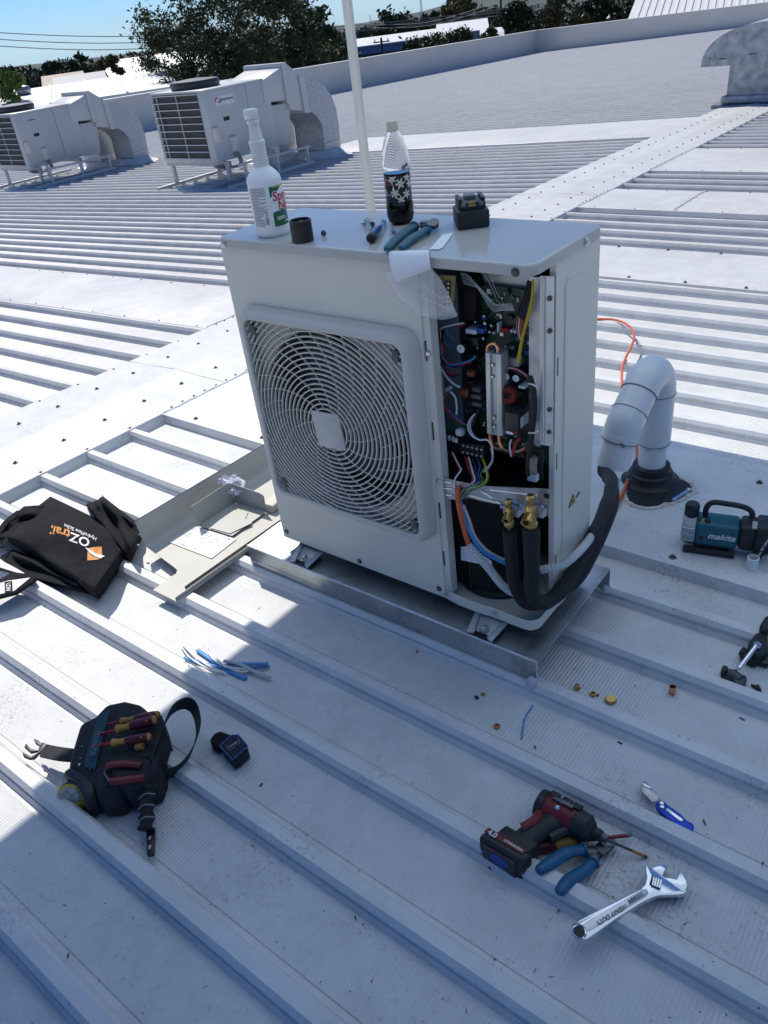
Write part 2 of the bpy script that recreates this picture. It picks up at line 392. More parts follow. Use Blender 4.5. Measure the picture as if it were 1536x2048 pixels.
# the air between: one closed box of thin haze
mb = MB(); mb.rng(-7600, 7600, -2100, 7600, -175, 140); hz = mb.build('haze', None or mat('haze_dummy', (1, 1, 1)), smooth=False)
hm = bpy.data.materials.new('haze_air'); hm.use_nodes = True; hn = hm.node_tree.nodes; hn.remove(hn['Principled BSDF']); pv = hn.new('ShaderNodeVolumePrincipled'); pv.inputs['Color'].default_value = (.80, .88, 1, 1); pv.inputs['Density'].default_value = 3.8e-5; pv.inputs['Anisotropy'].default_value = .2
hm.node_tree.links.new(pv.outputs[0], hn['Material Output'].inputs['Volume']); hz.data.materials.clear(); hz.data.materials.append(hm); tag(hz, 'thin bluish haze filling the air', kind='stuff')
# ================================================================ BACKGROUND
BARK = mat('grey_brown_bark', (.10, .085, .065), .9, bump=.5, bscale=12)
def leafmat(n, c, v=.4):
    m = mat(n, c, .65, var=v, vscale=1.1, spec=.25); b = m.node_tree.nodes['Principled BSDF']
    if 'Subsurface Weight' in b.inputs: pass
    return m
LEAF = {'olive': leafmat('olive_leaves', (.062, .075, .032)), 'dark': leafmat('dark_green_leaves', (.030, .052, .018)), 'lime': leafmat('yellow_green_leaves', (.13, .19, .035)), 'mid': leafmat('mid_green_leaves', (.055, .085, .028)), 'rust': leafmat('olive_brown_leaves', (.115, .092, .035))}
def tree(px, py_top, px_l, px_r, d, kind, label, nleaf=5000, leaf=.35, sparse=.0, seed=1, group='trees beyond the roof', cat='tree', base=-7.5, clumps=26, low=.25, trunks=1, flat=1.0, cs=1.0):
    rnd = random.Random(seed)
    top = dirat(px, py_top, d); l = dirat(px_l, py_top+120, d); r = dirat(px_r, py_top+120, d)
    w = (r-l).length/2; base = gz(top.x, top.y); c = Vector((top.x, top.y, base)); H = top.z-base
    t = thing('tree' if cat == 'tree' else cat, label, cat, c, group=group)
    mb = MB(); tips = []
    for k in range(trunks):
        a = rnd.uniform(0, 6.28); o = Vector((cos(a), sin(a), 0))*(.25*w*(trunks > 1))
        p = [c+o*.2, c+o*.5+Vector((rnd.uniform(-.2, .2), rnd.uniform(-.2, .2), H*.3)), c+o+Vector((rnd.uniform(-.4, .4), rnd.uniform(-.4, .4), H*.62))]
        rr = .028*H/sqrt(trunks); s = spline(p, 5); mb.tube(s, [rr*(1-.6*i/len(s)) for i in range(len(s))], n=7)
        for j in range(int(9 if trunks == 1 else 6)):
            b = s[rnd.randint(len(s)//3, len(s)-1)]; a = rnd.uniform(0, 6.28); L = w*rnd.uniform(.45, .95)
            e = b+Vector((cos(a)*L, sin(a)*L, H*rnd.uniform(.1, .36))); e.z = min(e.z, top.z-.06*H)
            m = b.lerp(e, .5)+Vector((0, 0, H*.05)); q = spline([b, m, e], 4)
            mb.tube(q, [rr*.45*(1-.8*i/len(q)) for i in range(len(q))], n=5); tips.append(e); tips.append(m)
            for _ in range(2):
                e2 = e+Vector((rnd.uniform(-1, 1), rnd.uniform(-1, 1), rnd.uniform(.0, 1)))*w*.28; mb.tube([m.lerp(e, .6), e2], [rr*.16, rr*.05], n=4); tips.append(e2)
    mb.build('trunk', BARK, t)
    cl = []
    for k in range(clumps):
        for _ in range(20):
            a = rnd.uniform(0, 6.28); z = rnd.uniform(low, 1); rad = sqrt(rnd.random())
            env = (sin(pi*min(1, max(0, (z-low)/(1-low)*.86+.1)))**.6)
            p = c+Vector((cos(a)*w*rad*env, sin(a)*w*rad*env, H*z)); break
        cl.append((p, w*cs*rnd.uniform(.16, .34)))
    cl += [(p, w*cs*rnd.uniform(.10, .22)) for p in tips]
    # photo-side hint of the crown's own top
    cl.append((top-Vector((0, 0, w*.18)), w*.2))
    vs = []; fs = []
    for i in range(nleaf):
        p, s = cl[rnd.randrange(len(cl))]
        q = Vector((rnd.gauss(0, 1), rnd.gauss(0, 1), rnd.gauss(0, .75*flat)))*s*.55
        q = p+q
        n = Vector((rnd.gauss(0, 1), rnd.gauss(0, 1), rnd.gauss(.4, 1))).normalized(); u = n.orthogonal().normalized(); u.rotate(Quaternion(n, rnd.uniform(0, 6.28))); v = n.cross(u)
        a = leaf*rnd.uniform(.5, 1.2); b = a*.42; k = len(vs)
        vs += [q-u*a, q+v*b+n*a*.12, q+u*a, q-v*b+n*a*.12]; fs.append((k, k+1, k+2, k+3))
    mb = MB(); mb.v = vs; mb.f = fs; mb.m = [0]*len(fs)
    me = bpy.data.meshes.new('crown'); me.from_pydata([tuple(p) for p in vs], [], fs); me.materials.append(LEAF[kind]); o = bpy.data.objects.new('crown', me); COL.objects.link(o); attach(o, t)
    return t
tree(440, -30, 235, 640, 46, 'olive', 'broad open-crowned tree with bare branches behind the rooftop units', 34000, .115, seed=3, clumps=60, low=.40, trunks=3, cs=.62)
tree(390, 40, 215, 520, 44, 'olive', 'lower spreading tree with small leaves left of the big open tree', 16000, .12, seed=4, clumps=40, low=.34, trunks=2, cs=.7)
tree(560, -25, 470, 640, 52, 'dark', 'taller dark crown rising behind the big open tree', 15000, .14, seed=14, clumps=34, low=.4, trunks=2, cs=.75)
tree(620, 25, 545, 705, 60, 'mid', 'dense dark green bushy tree just left of the cream pole', 20000, .20, seed=5, clumps=60, low=.1, cs=.7)
tree(590, 110, 555, 680, 54, 'lime', 'yellowish bush low beside the dense dark tree', 4750, 0.15, seed=6, clumps=12, low=.1)
tree(225, 112, 190, 260, 62, 'rust', 'small brownish-green tree left of the open tree', 7600, 0.19, seed=7, low=.15)
tree(155, 108, 128, 182, 95, 'dark', 'round dark tree on the left skyline', 6650, 0.31, seed=8, low=.2)
tree(100, 126, 70, 135, 100, 'dark', 'second dark tree on the left skyline', 5700, 0.31, seed=9, low=.2)
tree(25, 138, -20, 70, 104, 'dark', 'dark tree on the skyline at the left picture edge', 6650, 0.31, seed=10, low=.2)
tree(190, 132, 160, 230, 110, 'mid', 'far low tree between the left skyline trees', 4750, 0.31, seed=18, low=.1)
tree(30, 148, -40, 78, 42, 'lime', 'bright yellow-green bush at the left picture edge', 9500, 0.14, seed=11, low=.3)
tree(785, 28, 725, 835, 150, 'dark', 'low dark trees right of the pole behind the white shed', 8550, 0.50, seed=12, low=.1, clumps=34)
tree(735, 62, 700, 770, 165, 'mid', 'dark tree immediately right of the pole', 5700, 0.50, seed=22, low=.1)
tree(870, 30, 845, 905, 140, 'dark', 'dark tree between the pole and the tall rounded tree', 5700, 0.43, seed=23, low=.1)
tree(925, -10, 878, 980, 135, 'rust', 'tall rounded brownish tree in front of the hills', 12350, 0.46, seed=13, low=.1, clumps=34)
tree(970, 20, 945, 1000, 130, 'mid', 'green tree at the right of the tall rounded tree', 5700, 0.37, seed=24, low=.1)
tree(860, 82, 780, 905, 70, 'mid', 'long green hedge-like tree in front of the white shed', 11400, 0.22, seed=15, low=.05, clumps=40)
tree(930, 58, 880, 985, 68, 'mid', 'green shrubby tree above the parapet right of the shed', 9500, 0.22, seed=16, low=.05, clumps=34)
tree(1040, 18, 985, 1085, 64, 'dark', 'dark bushy tree above the parapet near the palm', 12350, 0.22, seed=17, low=.05, clumps=34)
tree(1120, -15, 1070, 1185, 66, 'rust', 'tall olive tree behind the power pole', 12350, 0.22, seed=19, low=.05, clumps=34)
tree(1205, -20, 1160, 1260, 70, 'dark', 'dark tree left of the ribbed white roof', 11400, 0.22, seed=20, low=.05, clumps=34)
tree(1290, -40, 1240, 1350, 82, 'mid', 'green tree rising behind the ribbed white roof', 9500, 0.25, seed=21, low=.05, clumps=30)
tree(1430, -50, 1360, 1500, 85, 'dark', 'dark tree behind the ribbed white roof at the upper right', 9500, 0.25, seed=25, low=.05, clumps=30)
# far woods that read as one mass
def wood(pxs, d, lab, n, leaf, seed):
    rnd = random.Random(seed); P = spline([dirat(x, y, d) for x, y in pxs], 8); vs = []; fs = []
    cl = []
    for k in range(len(P)-1):
        for _ in range(5):
            p = P[k].lerp(P[k+1], rnd.random()); g = Vector((p.x-CAM.x, p.y-CAM.y, 0)).normalized(); p = p+g*rnd.uniform(0, d*.2); b = gz(p.x, p.y); h = (p.z-b)*rnd.uniform(.55, 1.08); cl.append((p.x, p.y, b, h))
    for i in range(n):
        x, y, b, h = cl[rnd.randrange(len(cl))]; z = rnd.random()**.6; r = h*.42*sin(pi*min(1, z*.8+.12))**.7
        a = rnd.uniform(0, 6.28); q = Vector((x+cos(a)*r*sqrt(rnd.random()), y+sin(a)*r*sqrt(rnd.random()), b+h*z))
        nn = Vector((rnd.gauss(0, 1), rnd.gauss(0, 1), rnd.gauss(.4, 1))).normalized(); u = nn.orthogonal().normalized(); u.rotate(Quaternion(nn, rnd.uniform(0, 6.28))); v = nn.cross(u); s_ = leaf*rnd.uniform(.5, 1.2); k = len(vs)
        vs += [q-u*s_, q+v*s_*.5, q+u*s_, q-v*s_*.5]; fs.append((k, k+1, k+2, k+3))
    me = bpy.data.meshes.new('far_wood'); me.from_pydata([tuple(p) for p in vs], [], fs); me.materials.append(LEAF['dark']); o = bpy.data.objects.new('far_wood', me); COL.objects.link(o); tag(o, lab, 'wood', kind='stuff')
wood([(-80, 158), (0, 148), (50, 140), (100, 136), (150, 122), (200, 128), (260, 118), (340, 108), (460, 92), (560, 80), (700, 62)], 190, 'far dark wood along the left skyline', 16000, .7, 31)
wood([(690, 72), (740, 62), (800, 52), (850, 46), (900, 36), (980, 26), (1060, 18), (1150, 8), (1260, -8), (1420, -26)], 210, 'far dark wood below the hills on the right', 16000, .7, 32)
# palm
t = thing('palm_tree', 'slim palm standing against the blue hill', 'palm', dirat(1036, 40, 120)*1, group=None)
top = dirat(1034, 6, 120); b0 = Vector((top.x, top.y, gz(top.x, top.y))); t.location = b0; FRAME[t.name] = Matrix.Translation(b0)
mb = MB(); mb.tube([b0, b0.lerp(top, .5)+Vector((.15, 0, 0)), top], [.2, .16, .13], n=7); mb.build('trunk', BARK, t)
mb = MB()
for k in range(13):
    a = k*2.4; L = random.uniform(1.3, 1.8); u = Vector((cos(a), sin(a), 0)); up = random.uniform(.1, .9)
    pts = [top+u*(L*s)+Vector((0, 0, up*s*L-1.1*s*s*L)) for s in (0, .3, .6, .85, 1)]
    for i in range(4):
        w = Vector((-u.y, u.x, 0))*(.3*(1-abs(i-1.5)/4)); mb.add([pts[i]-w, pts[i]+w, pts[i+1]+w*.7-Vector((0, 0, .1)), pts[i+1]-w*.7-Vector((0, 0, .1))], [(0, 1, 2, 3)])
mb.build('crown', LEAF['dark'], t, smooth=False)

# neighbouring buildings
WROOF = mat('white_far_roof', (.72, .73, .74), .5, var=.06, vscale=.3); TAN = mat('tan_far_roof', (.42, .36, .28), .7, vscale=.4); BLUEW = mat('blue_cladding', (.12, .22, .42), .6); DKWIN = mat('dark_window_glass', (.03, .035, .045), .15); GREYW = mat('grey_render_wall', (.42, .43, .44), .8)
NAVY = mat('dark_blue_roof', (.07, .10, .19), .5)
def shed(label, a, b, d0, depth, zt, rise, wallm, roofm, group, ribs=0, wins=0, zb=-7.5, over=.3):
    """shed whose near eave runs between the pixel columns a and b at distance d0"""
    p = dirat(a, 100, d0); q = dirat(b, 100, d0); p.z = q.z = zb = gz(p.x, max(p.y, q.y))-.5
    ux = (q-p); Lx = ux.length; ux.normalize(); uy = Vector((-ux.y, ux.x, 0))
    if uy.dot(p-CAM) < 0: uy = -uy
    t = thing('building', label, 'building', (p+q)/2, group=group)
    P = lambda s, e, z: p+ux*s+uy*e+Vector((0, 0, z-zb))
    mb = MB(); mb.add([P(0, 0, zb), P(Lx, 0, zb), P(Lx, depth, zb), P(0, depth, zb), P(0, 0, zt), P(Lx, 0, zt), P(Lx, depth, zt), P(0, depth, zt), P(0, depth/2, zt+rise), P(Lx, depth/2, zt+rise)], [(0, 1, 5, 4), (2, 3, 7, 6), (1, 2, 6, 9, 5), (3, 0, 4, 8, 7)]); mb.build('wall', wallm, t, smooth=False)
    for nm, e0, e1 in (('roof', -over, depth/2), ('roof', depth+over, depth/2)):
        mb = MB(); z0 = zt-rise*over/(depth/2)+.05
        mb.prism([P(-over, e0, z0), P(Lx+over, e0, z0), P(Lx+over, e1, zt+rise+.05), P(-over, e1, zt+rise+.05)], (0, 0, .12)); r = mb.build('roof', roofm, t, smooth=False)
        if ribs and e0 < 0:
            rm = MB(); n = int(Lx/ribs)
            v0 = P(0, e0, z0+.12); v1 = P(0, e1, zt+rise+.17); rm.prism([v0-ux*.05, v0+ux*.05, v1+ux*.05, v1-ux*.05], (0, 0, .06)); me = rm.mesh('roof_rib', roofm, smooth=False)
            for k in range(n): inst(me, 'roof_rib', r, ux*(ribs*(k+.5)))
    if wins:
        wm = MB(); wm.box((0, 0, 0), (1.6, .08, 1.1), Matrix((ux, uy, Vector((0, 0, 1)))).transposed()); me = wm.mesh('window', DKWIN, smooth=False)
        for k in range(wins): inst(me, 'window', t, P(Lx*(k+.5)/wins, -.03, zt-1.3))
    return t
G = 'neighbouring buildings'
def zat(px, py, d): return dirat(px, py, d).z
shed('long low building with white roof and blue wall right of the pole', 716, 905, 108, 9, zat(720, 95, 108), zat(720, 86, 112)-zat(720, 95, 108)+.3, BLUEW, WROOF, G, wins=9)
shed('white-roofed shed behind the blue-walled building', 878, 975, 118, 12, zat(880, 72, 118), 1.0, GREYW, WROOF, G)
shed('small white shed gable above the parapet', 968, 1002, 72, 6, zat(985, 82, 72), .6, GREYW, WROOF, G)
shed('grey building behind the dark trees', 1165, 1250, 110, 8, zat(1200, 48, 110), .8, GREYW, WROOF, G)
shed('big ribbed white roof beyond the far parapet at upper right', 1262, 1700, 56, 16, zat(1270, 47, 56), zat(1400, -6, 64)-zat(1400, 32, 56)+1.2, GREYW, WROOF, G, ribs=.42)
shed('white-roofed building with ridge line behind the left rooftop unit', -60, 330, 40, 12, zat(20, 228, 40), .45, GREYW, WROOF, G, ribs=1.6)
shed('tan-roofed building behind the left bush', 70, 150, 72, 14, zat(100, 178, 72), .55, GREYW, TAN, G)
shed('dark blue roofed building behind the left unit', 95, 190, 58, 6, zat(120, 186, 58), .6, GREYW, NAVY, G)
shed('pale roof half hidden behind the open tree', 200, 420, 66, 9, zat(300, 158, 66), 1.2, GREYW, WROOF, G)
# turbine vents on the left white roof
for k, (x, y, lab) in enumerate([(49, 190, 'small round turbine vent on the left white roof'), (346, 172, 'small round turbine vent behind the second rooftop unit')]):
    p = dirat(x, y, 44); mb = MB(); mb.lathe([(.16, -.5), (.16, 0), (.3, .05), (.36, .2), (.3, .35), (.1, .42)], p, n=14)
    solo(mb, 'turbine_vent', lab, 'vent', mat('galvanised_vent', (.4, .41, .42), .4, .8))
# power poles and lines
POLEM = mat('dark_timber_pole', (.07, .055, .045), .85); WIREM = mat('grey_power_wire', (.25, .25, .25), .5)
poles = {}
for x, ytop, d, w, lab in [(1100, -40, 80, .32, 'thick dark power pole among the trees on the right'), (1001, -20, 130, .3, 'thin dark power pole left of the palm'), (1248, -30, 78, .24, 'thin light pole left of the ribbed white roof'), (764, 95, 100, .26, 'short dark pole in front of the blue-walled building')]:
    tp = dirat(x, ytop, d); b0 = Vector((tp.x, tp.y, gz(tp.x, tp.y))); tp.z = max(tp.z, 3) if x != 764 else dirat(764, 75, d).z
    t = thing('power_pole', lab, 'power pole', b0, group='power poles'); mb = MB(); mb.cyl(b0, tp, w*.6, w*.45, n=8); mb.build('post', POLEM, t)
    mb = MB(); mb.box(tp-Vector((0, 0, .4)), (2.2, .12, .12)); mb.build('crossarm', POLEM, t); poles[x] = tp
    for dx in (-.9, 0, .9): mb = MB(); mb.cyl(tp+Vector((dx, 0, -.34)), tp+Vector((dx, 0, -.1)), .06, n=6); mb.build('insulator', GREYW, t)
for k, (ya, yb) in enumerate([(64, 62), (77, 67), (90, 74)]):
    a = dirat(-120, ya-6, 60); m = dirat(240, ya+9, 60); c = dirat(700, yb-10, 64); e = dirat(1100, yb-55, 80)
    mb = MB(); mb.tube(spline([a, m, c, e], 10), .022, n=4)
    solo(mb, 'power_line', ['topmost', 'middle', 'lowest'][k]+' of the three overhead wires crossing the left sky', 'power line', WIREM, group='overhead wires')
for k, (ya, yb) in enumerate([(58, 10), (72, 22), (150, 30)]):
    a = dirat([735, 735, 1000][k], [50, 56, 88][k], 90); b = dirat([990, 990, 1240][k], [6, 14, 30][k], 84)
    mb = MB(); mb.tube(spline([a, a.lerp(b, .5)-Vector((0, 0, .6)), b], 8), .02, n=4)
    solo(mb, 'power_line', ['upper thin wire above the shed right of the pole', 'lower thin wire above the shed right of the pole', 'short wire sloping over the parapet near the palm'][k], 'power line', WIREM, group='overhead wires')
# radio masts
for x, yb, yt, d, lab in [(841, 36, -4, 900, 'lattice radio mast on the hill skyline'), (740, 45, 30, 900, 'tiny mast on the skyline right of the pole')]:
    tp = dirat(x, yt, d); bt = dirat(x, yb+20, d); bt.x, bt.y = tp.x, tp.y; wd = (tp.z-bt.z)*.035
    t = thing('radio_mast', lab, 'mast', bt); 
    for a in range(3):
        mb = MB(); o = Vector((cos(a*2.1), sin(a*2.1), 0))*wd; mb.tube([bt+o*2, tp+o*.8], wd*.22, n=4); mb.build('leg', POLEM, t)
    mb = MB()
    for j in range(12):
        z = j/12; c0 = bt.lerp(tp, z); mb.box(c0, (wd*3*(1-z*.6), wd*.3, wd*.3))
    mb.build('lattice', POLEM, t)

# ---------------------------------------------------------------- packaged rooftop units
UW = mat('white_unit_paint', (.57, .58, .57), .4, var=.05, vscale=2); GALV = mat('spangled_galvanised', (.50, .52, .55), .5, .35, var=.4, vscale=40); COIL = mat('dark_coil_fins', (.035, .035, .038), .5); GALVD = mat('dull_galvanised', (.40, .42, .44), .45, .6, var=.2, vscale=12)
CREAM = mat('cream_plastic', (.70, .68, .60), .5); BLK = mat('black_plastic', (.012, .012, .014), .45, var=.3, vscale=30); WHITEP = mat('white_plastic', (.75, .75, .74), .45, var=.04)
def unit_common():
    X, Y = -7.57, 6.56; Z0, Z1 = -.15, .765; XW = 1.16
    t = thing('rooftop_air_conditioner', 'white packaged rooftop unit with coil grille and coloured logo sticker, behind the spray bottle', 'air conditioner', (X-.5, Y+.6, ztop(X, Y)), group='packaged rooftop units')
    z = lambda x, y: ztop(x, y)
    mb = MB(); mb.rng(X-XW+.01, X-.05, Y+.05, Y+1.22, Z0+.02, Z1-.02); mb.build('inner_casing', COIL, t)
    # casing: corner posts, top, side panels
    mb = MB(); mb.rng(X-XW, X+.004, Y-.005, Y+1.26, Z1-.03, Z1); mb.build('top_panel', UW, t, bevel=.006); mb = MB(); mb.rng(X-XW, X, Y, Y+1.25, Z0, Z0+.05); mb.build('base_rail', UW, t, bevel=.006)
    for a, b, nm in ((0, .78, 'side_panel'), (.785, 1.25, 'side_panel')):
        mb = MB(); mb.rng(X-.03, X+.002, Y+a+.004, Y+b, Z0+.05, Z1-.032); mb.build(nm, UW, t, bevel=.004)
    for xx in (X-XW, X-.13):
        mb = MB(); mb.rng(xx, xx+(.05 if xx < X-.5 else .127), Y-.004, Y+.05, Z0+.05, Z1-.03); mb.build('corner_post', UW, t, bevel=.004)
    # coil guard
    mb = MB(); fins = MB()
    for k in range(46): x = X-XW+.055+k*.0213; fins.rng(x, x+.006, Y+.012, Y+.06, Z0+.06, Z1-.035)
    fins.build('coil_fins', mat('grey_coil_fin', (.22, .22, .22), .5, .5), t)
    for k in range(10):
        zb = Z0+.055+k*(Z1-Z0-.1)/9; w = MB(); w.rng(X-XW+.03, X-.12, Y-.022, Y-.010, zb-.006, zb+.006); w.build('guard_bar', UW, t)
    for x in (X-XW+.02, X-XW+.14, X-XW+.57): w = MB(); w.rng(x, x+.012, Y-.012, Y-.002, Z0+.05, Z1-.04); w.build('guard_bar', UW, t)
    mb = MB(); mb.lathe([(.34, 0), (.36, .06), (.34, .10), (.1, .12)], (X-.62, Y+.42, Z1), n=22); mb.build('top_fan', mat('dark_grey_fan_guard', (.06, .065, .07), .5), t)
    mb = MB(); mb.rng(X-.005, X+.006, Y+.27, Y+.38, .345, .395); mb.build('handle_recess', BLK, t)
    mb = MB(); mb.rng(X-.02, X+.05, Y+.02, Y+.11, .10, .30); mb.build('isolator', CREAM, t, bevel=.02)
    mb = MB(); mb.rng(X-.02, X+.06, Y+.30, Y+.42, -.06, .14); mb.build('isolator', CREAM, t, bevel=.012)
    for k in range(3): mb = MB(); mb.tube(spline([(X+.03, Y+.33+.03*k, -.06), (X+.06, Y+.36+.02*k, -.22), (X, Y+.2-.05*k, -.24), (X-.06, Y+.05-.04*k, -.19)], 6), .012, n=6); mb.build('cable', mat('grey_cable', (.33, .33, .33), .5), t)
    # stand
    for yy in (Y+.12, Y+1.0):
        mb = MB(); zb = ztop(X, yy); mb.rng(X-XW-.1, X+.12, yy-.03, yy+.03, Z0-.06, Z0); mb.build('stand_rail', GALVD, t)
        for xx in (X-XW, X+.06): mb = MB(); zb = ztop(xx, yy); mb.rng(xx-.025, xx+.025, yy-.025, yy+.025, zb, Z0-.06); mb.build('stand_leg', UW, t)
    for xx in (X-XW, X+.1, X+.42): mb = MB(); mb.rng(xx-.03, xx+.03, Y-.25, Y+1.5, ztop(xx, Y)+.0, ztop(xx, Y)+.035); mb.build('foot_rail', GALVD if xx < X+.2 else UW, t)
    mb = MB(); mb.tube([(X+.42, Y-.0, Z0-.02), (X+.42, Y+1.5, Z0-.05)], .018, n=6); mb.build('conduit', UW, t)
    for yy in (Y+.1, Y+.75, Y+1.4): mb = MB(); mb.rng(X+.40, X+.44, yy, yy+.03, ztop(X, yy)+.03, Z0-.02); mb.build('conduit_post', UW, t)
    # ducts at the far end
    D = lambda px, py, XX: FX(px, py, XX)
    XD = X-.04
    mb = MB(); mb.prism([D(529, 214, XD), D(578, 205, XD), D(583, 287, XD), D(534, 297, XD)], (-.6, 0, 0)); mb.build('return_box', UW, t, bevel=.005)
    XD = X+.02
    mb = MB(); mb.prism([D(522, 162, XD), D(566, 132, XD), D(577, 199, XD), D(531, 206, XD)], (-.75, 0, 0)); mb.build('plenum', UW, t, bevel=.006)
    mb = MB(); mb.prism([D(563, 126, XD+.03), D(571, 124, XD+.03), D(582, 206, XD+.03), D(575, 207, XD+.03)], (-.82, 0, 0)); mb.build('flange', UW, t)
    mb = MB(); mb.prism([D(571, 126, XD), D(600, 150, XD), D(611, 222, XD), D(580, 219, XD)], (-.75, 0, 0)); mb.build('plenum', UW, t, bevel=.006)
    mb = MB(); mb.prism([D(598, 149, XD+.03), D(608, 152, XD+.03), D(620, 225, XD+.03), D(610, 226, XD+.03)], (-.82, 0, 0)); mb.build('flange', UW, t)
    out = [D(p[0], p[1], XD) for p in [(608, 156), (630, 158), (648, 170), (662, 190), (672, 215), (677, 245), (680, 286)]]
    inn = [D(p[0], p[1], XD) for p in [(618, 223), (626, 226), (634, 233), (641, 243), (645, 253), (646, 262), (649, 292)]]
    for q in (out[-1], inn[-1]): q.z = ztop(q.x, q.y)+.02
    def elbow(dx, s, nm):
        mb = MB(); o2 = [p+Vector((-.62, 0, 0)) for p in out]; i2 = [p+Vector((-.62, 0, 0)) for p in inn]; n = len(out)
        for k in range(n-1):
            for q in ((out[k], out[k+1], inn[k+1], inn[k]), (o2[k], i2[k], i2[k+1], o2[k+1]), (out[k], o2[k], o2[k+1], out[k+1]), (inn[k], inn[k+1], i2[k+1], i2[k])):
                mb.add([p+dx for p in q], [(0, 1, 2, 3)])
        mb.build(nm, GALV, t, smooth=True, ang=30)
    elbow(Vector((0, 0, 0)), 1, 'elbow_duct'); elbow(Vector((-.75, -.28, -.12)), 1, 'elbow_duct')
    for dx, dy in ((0, 0), (-.75, -.28)):
        c = (out[-1]+inn[-1])/2+Vector((-.31+dx, dy, 0)); mb = MB()
        mb.grid(lambda u, v: (lambda a, r: Vector((c.x+cos(a)*r*(.36/.3), c.y+sin(a)*r*.85, ztop(c.x, c.y)+[.11, .10, .03, .005][round(v*3)]+random.uniform(-.006, .006))))(u*2*pi, [.27, .33, .40, .52][round(v*3)]), 24, 3); mb.build('apron_flashing', SEAL, t)
        pts = [p+Vector((dx+.004, dy, .0)) for p in (out[-1]+Vector((0, 0, .16)), inn[-1]+Vector((0, 0, .16)))]; mb = MB(); mb.tube([pts[0], pts[0].lerp(pts[1], .5)+Vector((0, 0, .01)), pts[1]], .012, n=5); mb.build('sealant_line', SEAL, t)
    return t, X, Y, Z1
UN, X_, Y_, Z_ = unit_common()
u1 = copy_tree(UN, loc=Vector(UN.location)+Vector((-5.53, .30, -.195)), label='white packaged rooftop unit at the left picture edge')
# stickers
def sticker(t, dx, dy, dz, small):
    M = basis((X_+dx+.0035, Y_+dy+.335, dz+.60), (0, 1, 0), (0, 0, 1))
    if not small:
        mb = MB(); mb.box(M.translation+Vector((.0005, .02, 0)), (.002, .34, .115)); mb.build('sticker', WHITEP, t)
        for c, a in (((.55, .03, .06), pi*.15), ((.05, .12, .45), pi*1.15)):
            mb = MB(); o = M.translation+Vector((.003, -.10, .012)); mb.tube([o+Vector((0, -.022*(1 if a < 1 else -1)+cos(a+s)*.026, sin(a+s)*.03)) for s in [i*.45 for i in range(8)]], .009, n=4); mb.build('logo_mark', mat('logo_%0.2f' % c[0], c, .5), t)
    M2 = M.copy(); M2.translation += Vector((.003, .055 if not small else -.02, .012 if not small else .02))
    mb = MB(); text(mb, 'temperzone', .052 if not small else .03, M2, bold=.0008); mb.build('lettering', mat('dark_print', (.03, .03, .035), .6), t, smooth=False)
sticker(UN, 0, 0, 0, False); sticker(u1, -5.53, .30, -.195, True)

# exhaust cowl on the ridge
t = thing('exhaust_cowl', 'large galvanised half-round exhaust hood on the ridge at upper right', 'vent', (XR, 12.5, ztop(XR, 12.5)))
CG = mat('weathered_galvanised', (.40, .43, .46), .55, .3, var=.35, vscale=9, grime=((.30, .28, .26), .55, .75), gscale=4)
mb = MB(); mb.rng(-2.31, -1.33, 12.02, 13.0, -.35, .2); mb.build('shaft', CG, t)
prof = [Vector((-1.84+.88*cos(pi*k/20), 11.98, .16+.52*sin(pi*k/20)**.85)) for k in range(21)]
mb = MB(); mb.prism(prof, (0, 1.3, 0)); mb.build('hood', CG, t, ang=25)
mb = MB(); mb.rng(-2.37, -1.27, 11.96, 13.06, -.335, -.24); mb.build('collar', CG, t, bevel=.01)
mb = MB(); mb.rng(-2.48, -1.2, 11.9, 13.1, -.40, -.345); mb.build('upstand_flashing', mat('dark_flashing', (.16, .19, .24), .6), t)
for px, py in [(1419, 117), (1445, 118), (1505, 108), (1475, 67)]: p = FY(px, py, 11.976); mb = MB(); mb.box(p, (.10 if px in (1445, 1505) else .02, .004, .012)); mb.build('slot', BLK, t)
# gazebo: one leg is in view, its canopy shades the work
GX0, GX1, GY0, GY1, GZ = -1.31, 3.0, -.80, 2.24, 1.97
LEGM = mat('cream_painted_steel', (.66, .64, .56), .45, var=.06); 
CAN = mat('blue_canopy_fabric', (.16, .27, .45), .9, bump=.2, bscale=200)      # thin polyester that lets some blue light through
_t = CAN.node_tree; _tr = _t.nodes.new('ShaderNodeBsdfTranslucent'); _tr.inputs[0].default_value = (.68, .83, .97, 1); _mx = _t.nodes.new('ShaderNodeMixShader'); _mx.inputs[0].default_value = .9
_t.links.new(_t.nodes['Principled BSDF'].outputs[0], _mx.inputs[1]); _t.links.new(_tr.outputs[0], _mx.inputs[2]); _t.links.new(_mx.outputs[0], _t.nodes['Material Output'].inputs[0])
t = thing('gazebo', 'folding gazebo whose cream square leg rises behind the white unit', 'gazebo', ((GX0+GX1)/2, (GY0+GY1)/2, ztop(0, 0)-RH))
for x, y in ((GX0, GY0), (GX1, GY0), (GX0, GY1), (GX1, GY1)):
    zb = ztop(x, y)-RH; R = Matrix.Rotation(radians(12), 3, 'Z')
    mb = MB(); mb.box((x, y, (zb+.5)/2), (.034, .034, .5-zb), R); l = mb.build('leg', LEGM, t, bevel=.004)
    mb = MB(); mb.box((x, y, (GZ+.44)/2), (.041, .041, GZ-.44), R); mb.build('outer_leg', LEGM, l, bevel=.004)
    mb = MB(); mb.box((x, y, zb+.004), (.09, .09, .006), R); mb.build('foot_plate', LEGM, l)
    mb = MB(); mb.box((x, y, .44), (.05, .05, .05), R); mb.box((x+.03, y, .43), (.03, .02, .02), R); mb.build('height_catch', BLK, l, bevel=.004)
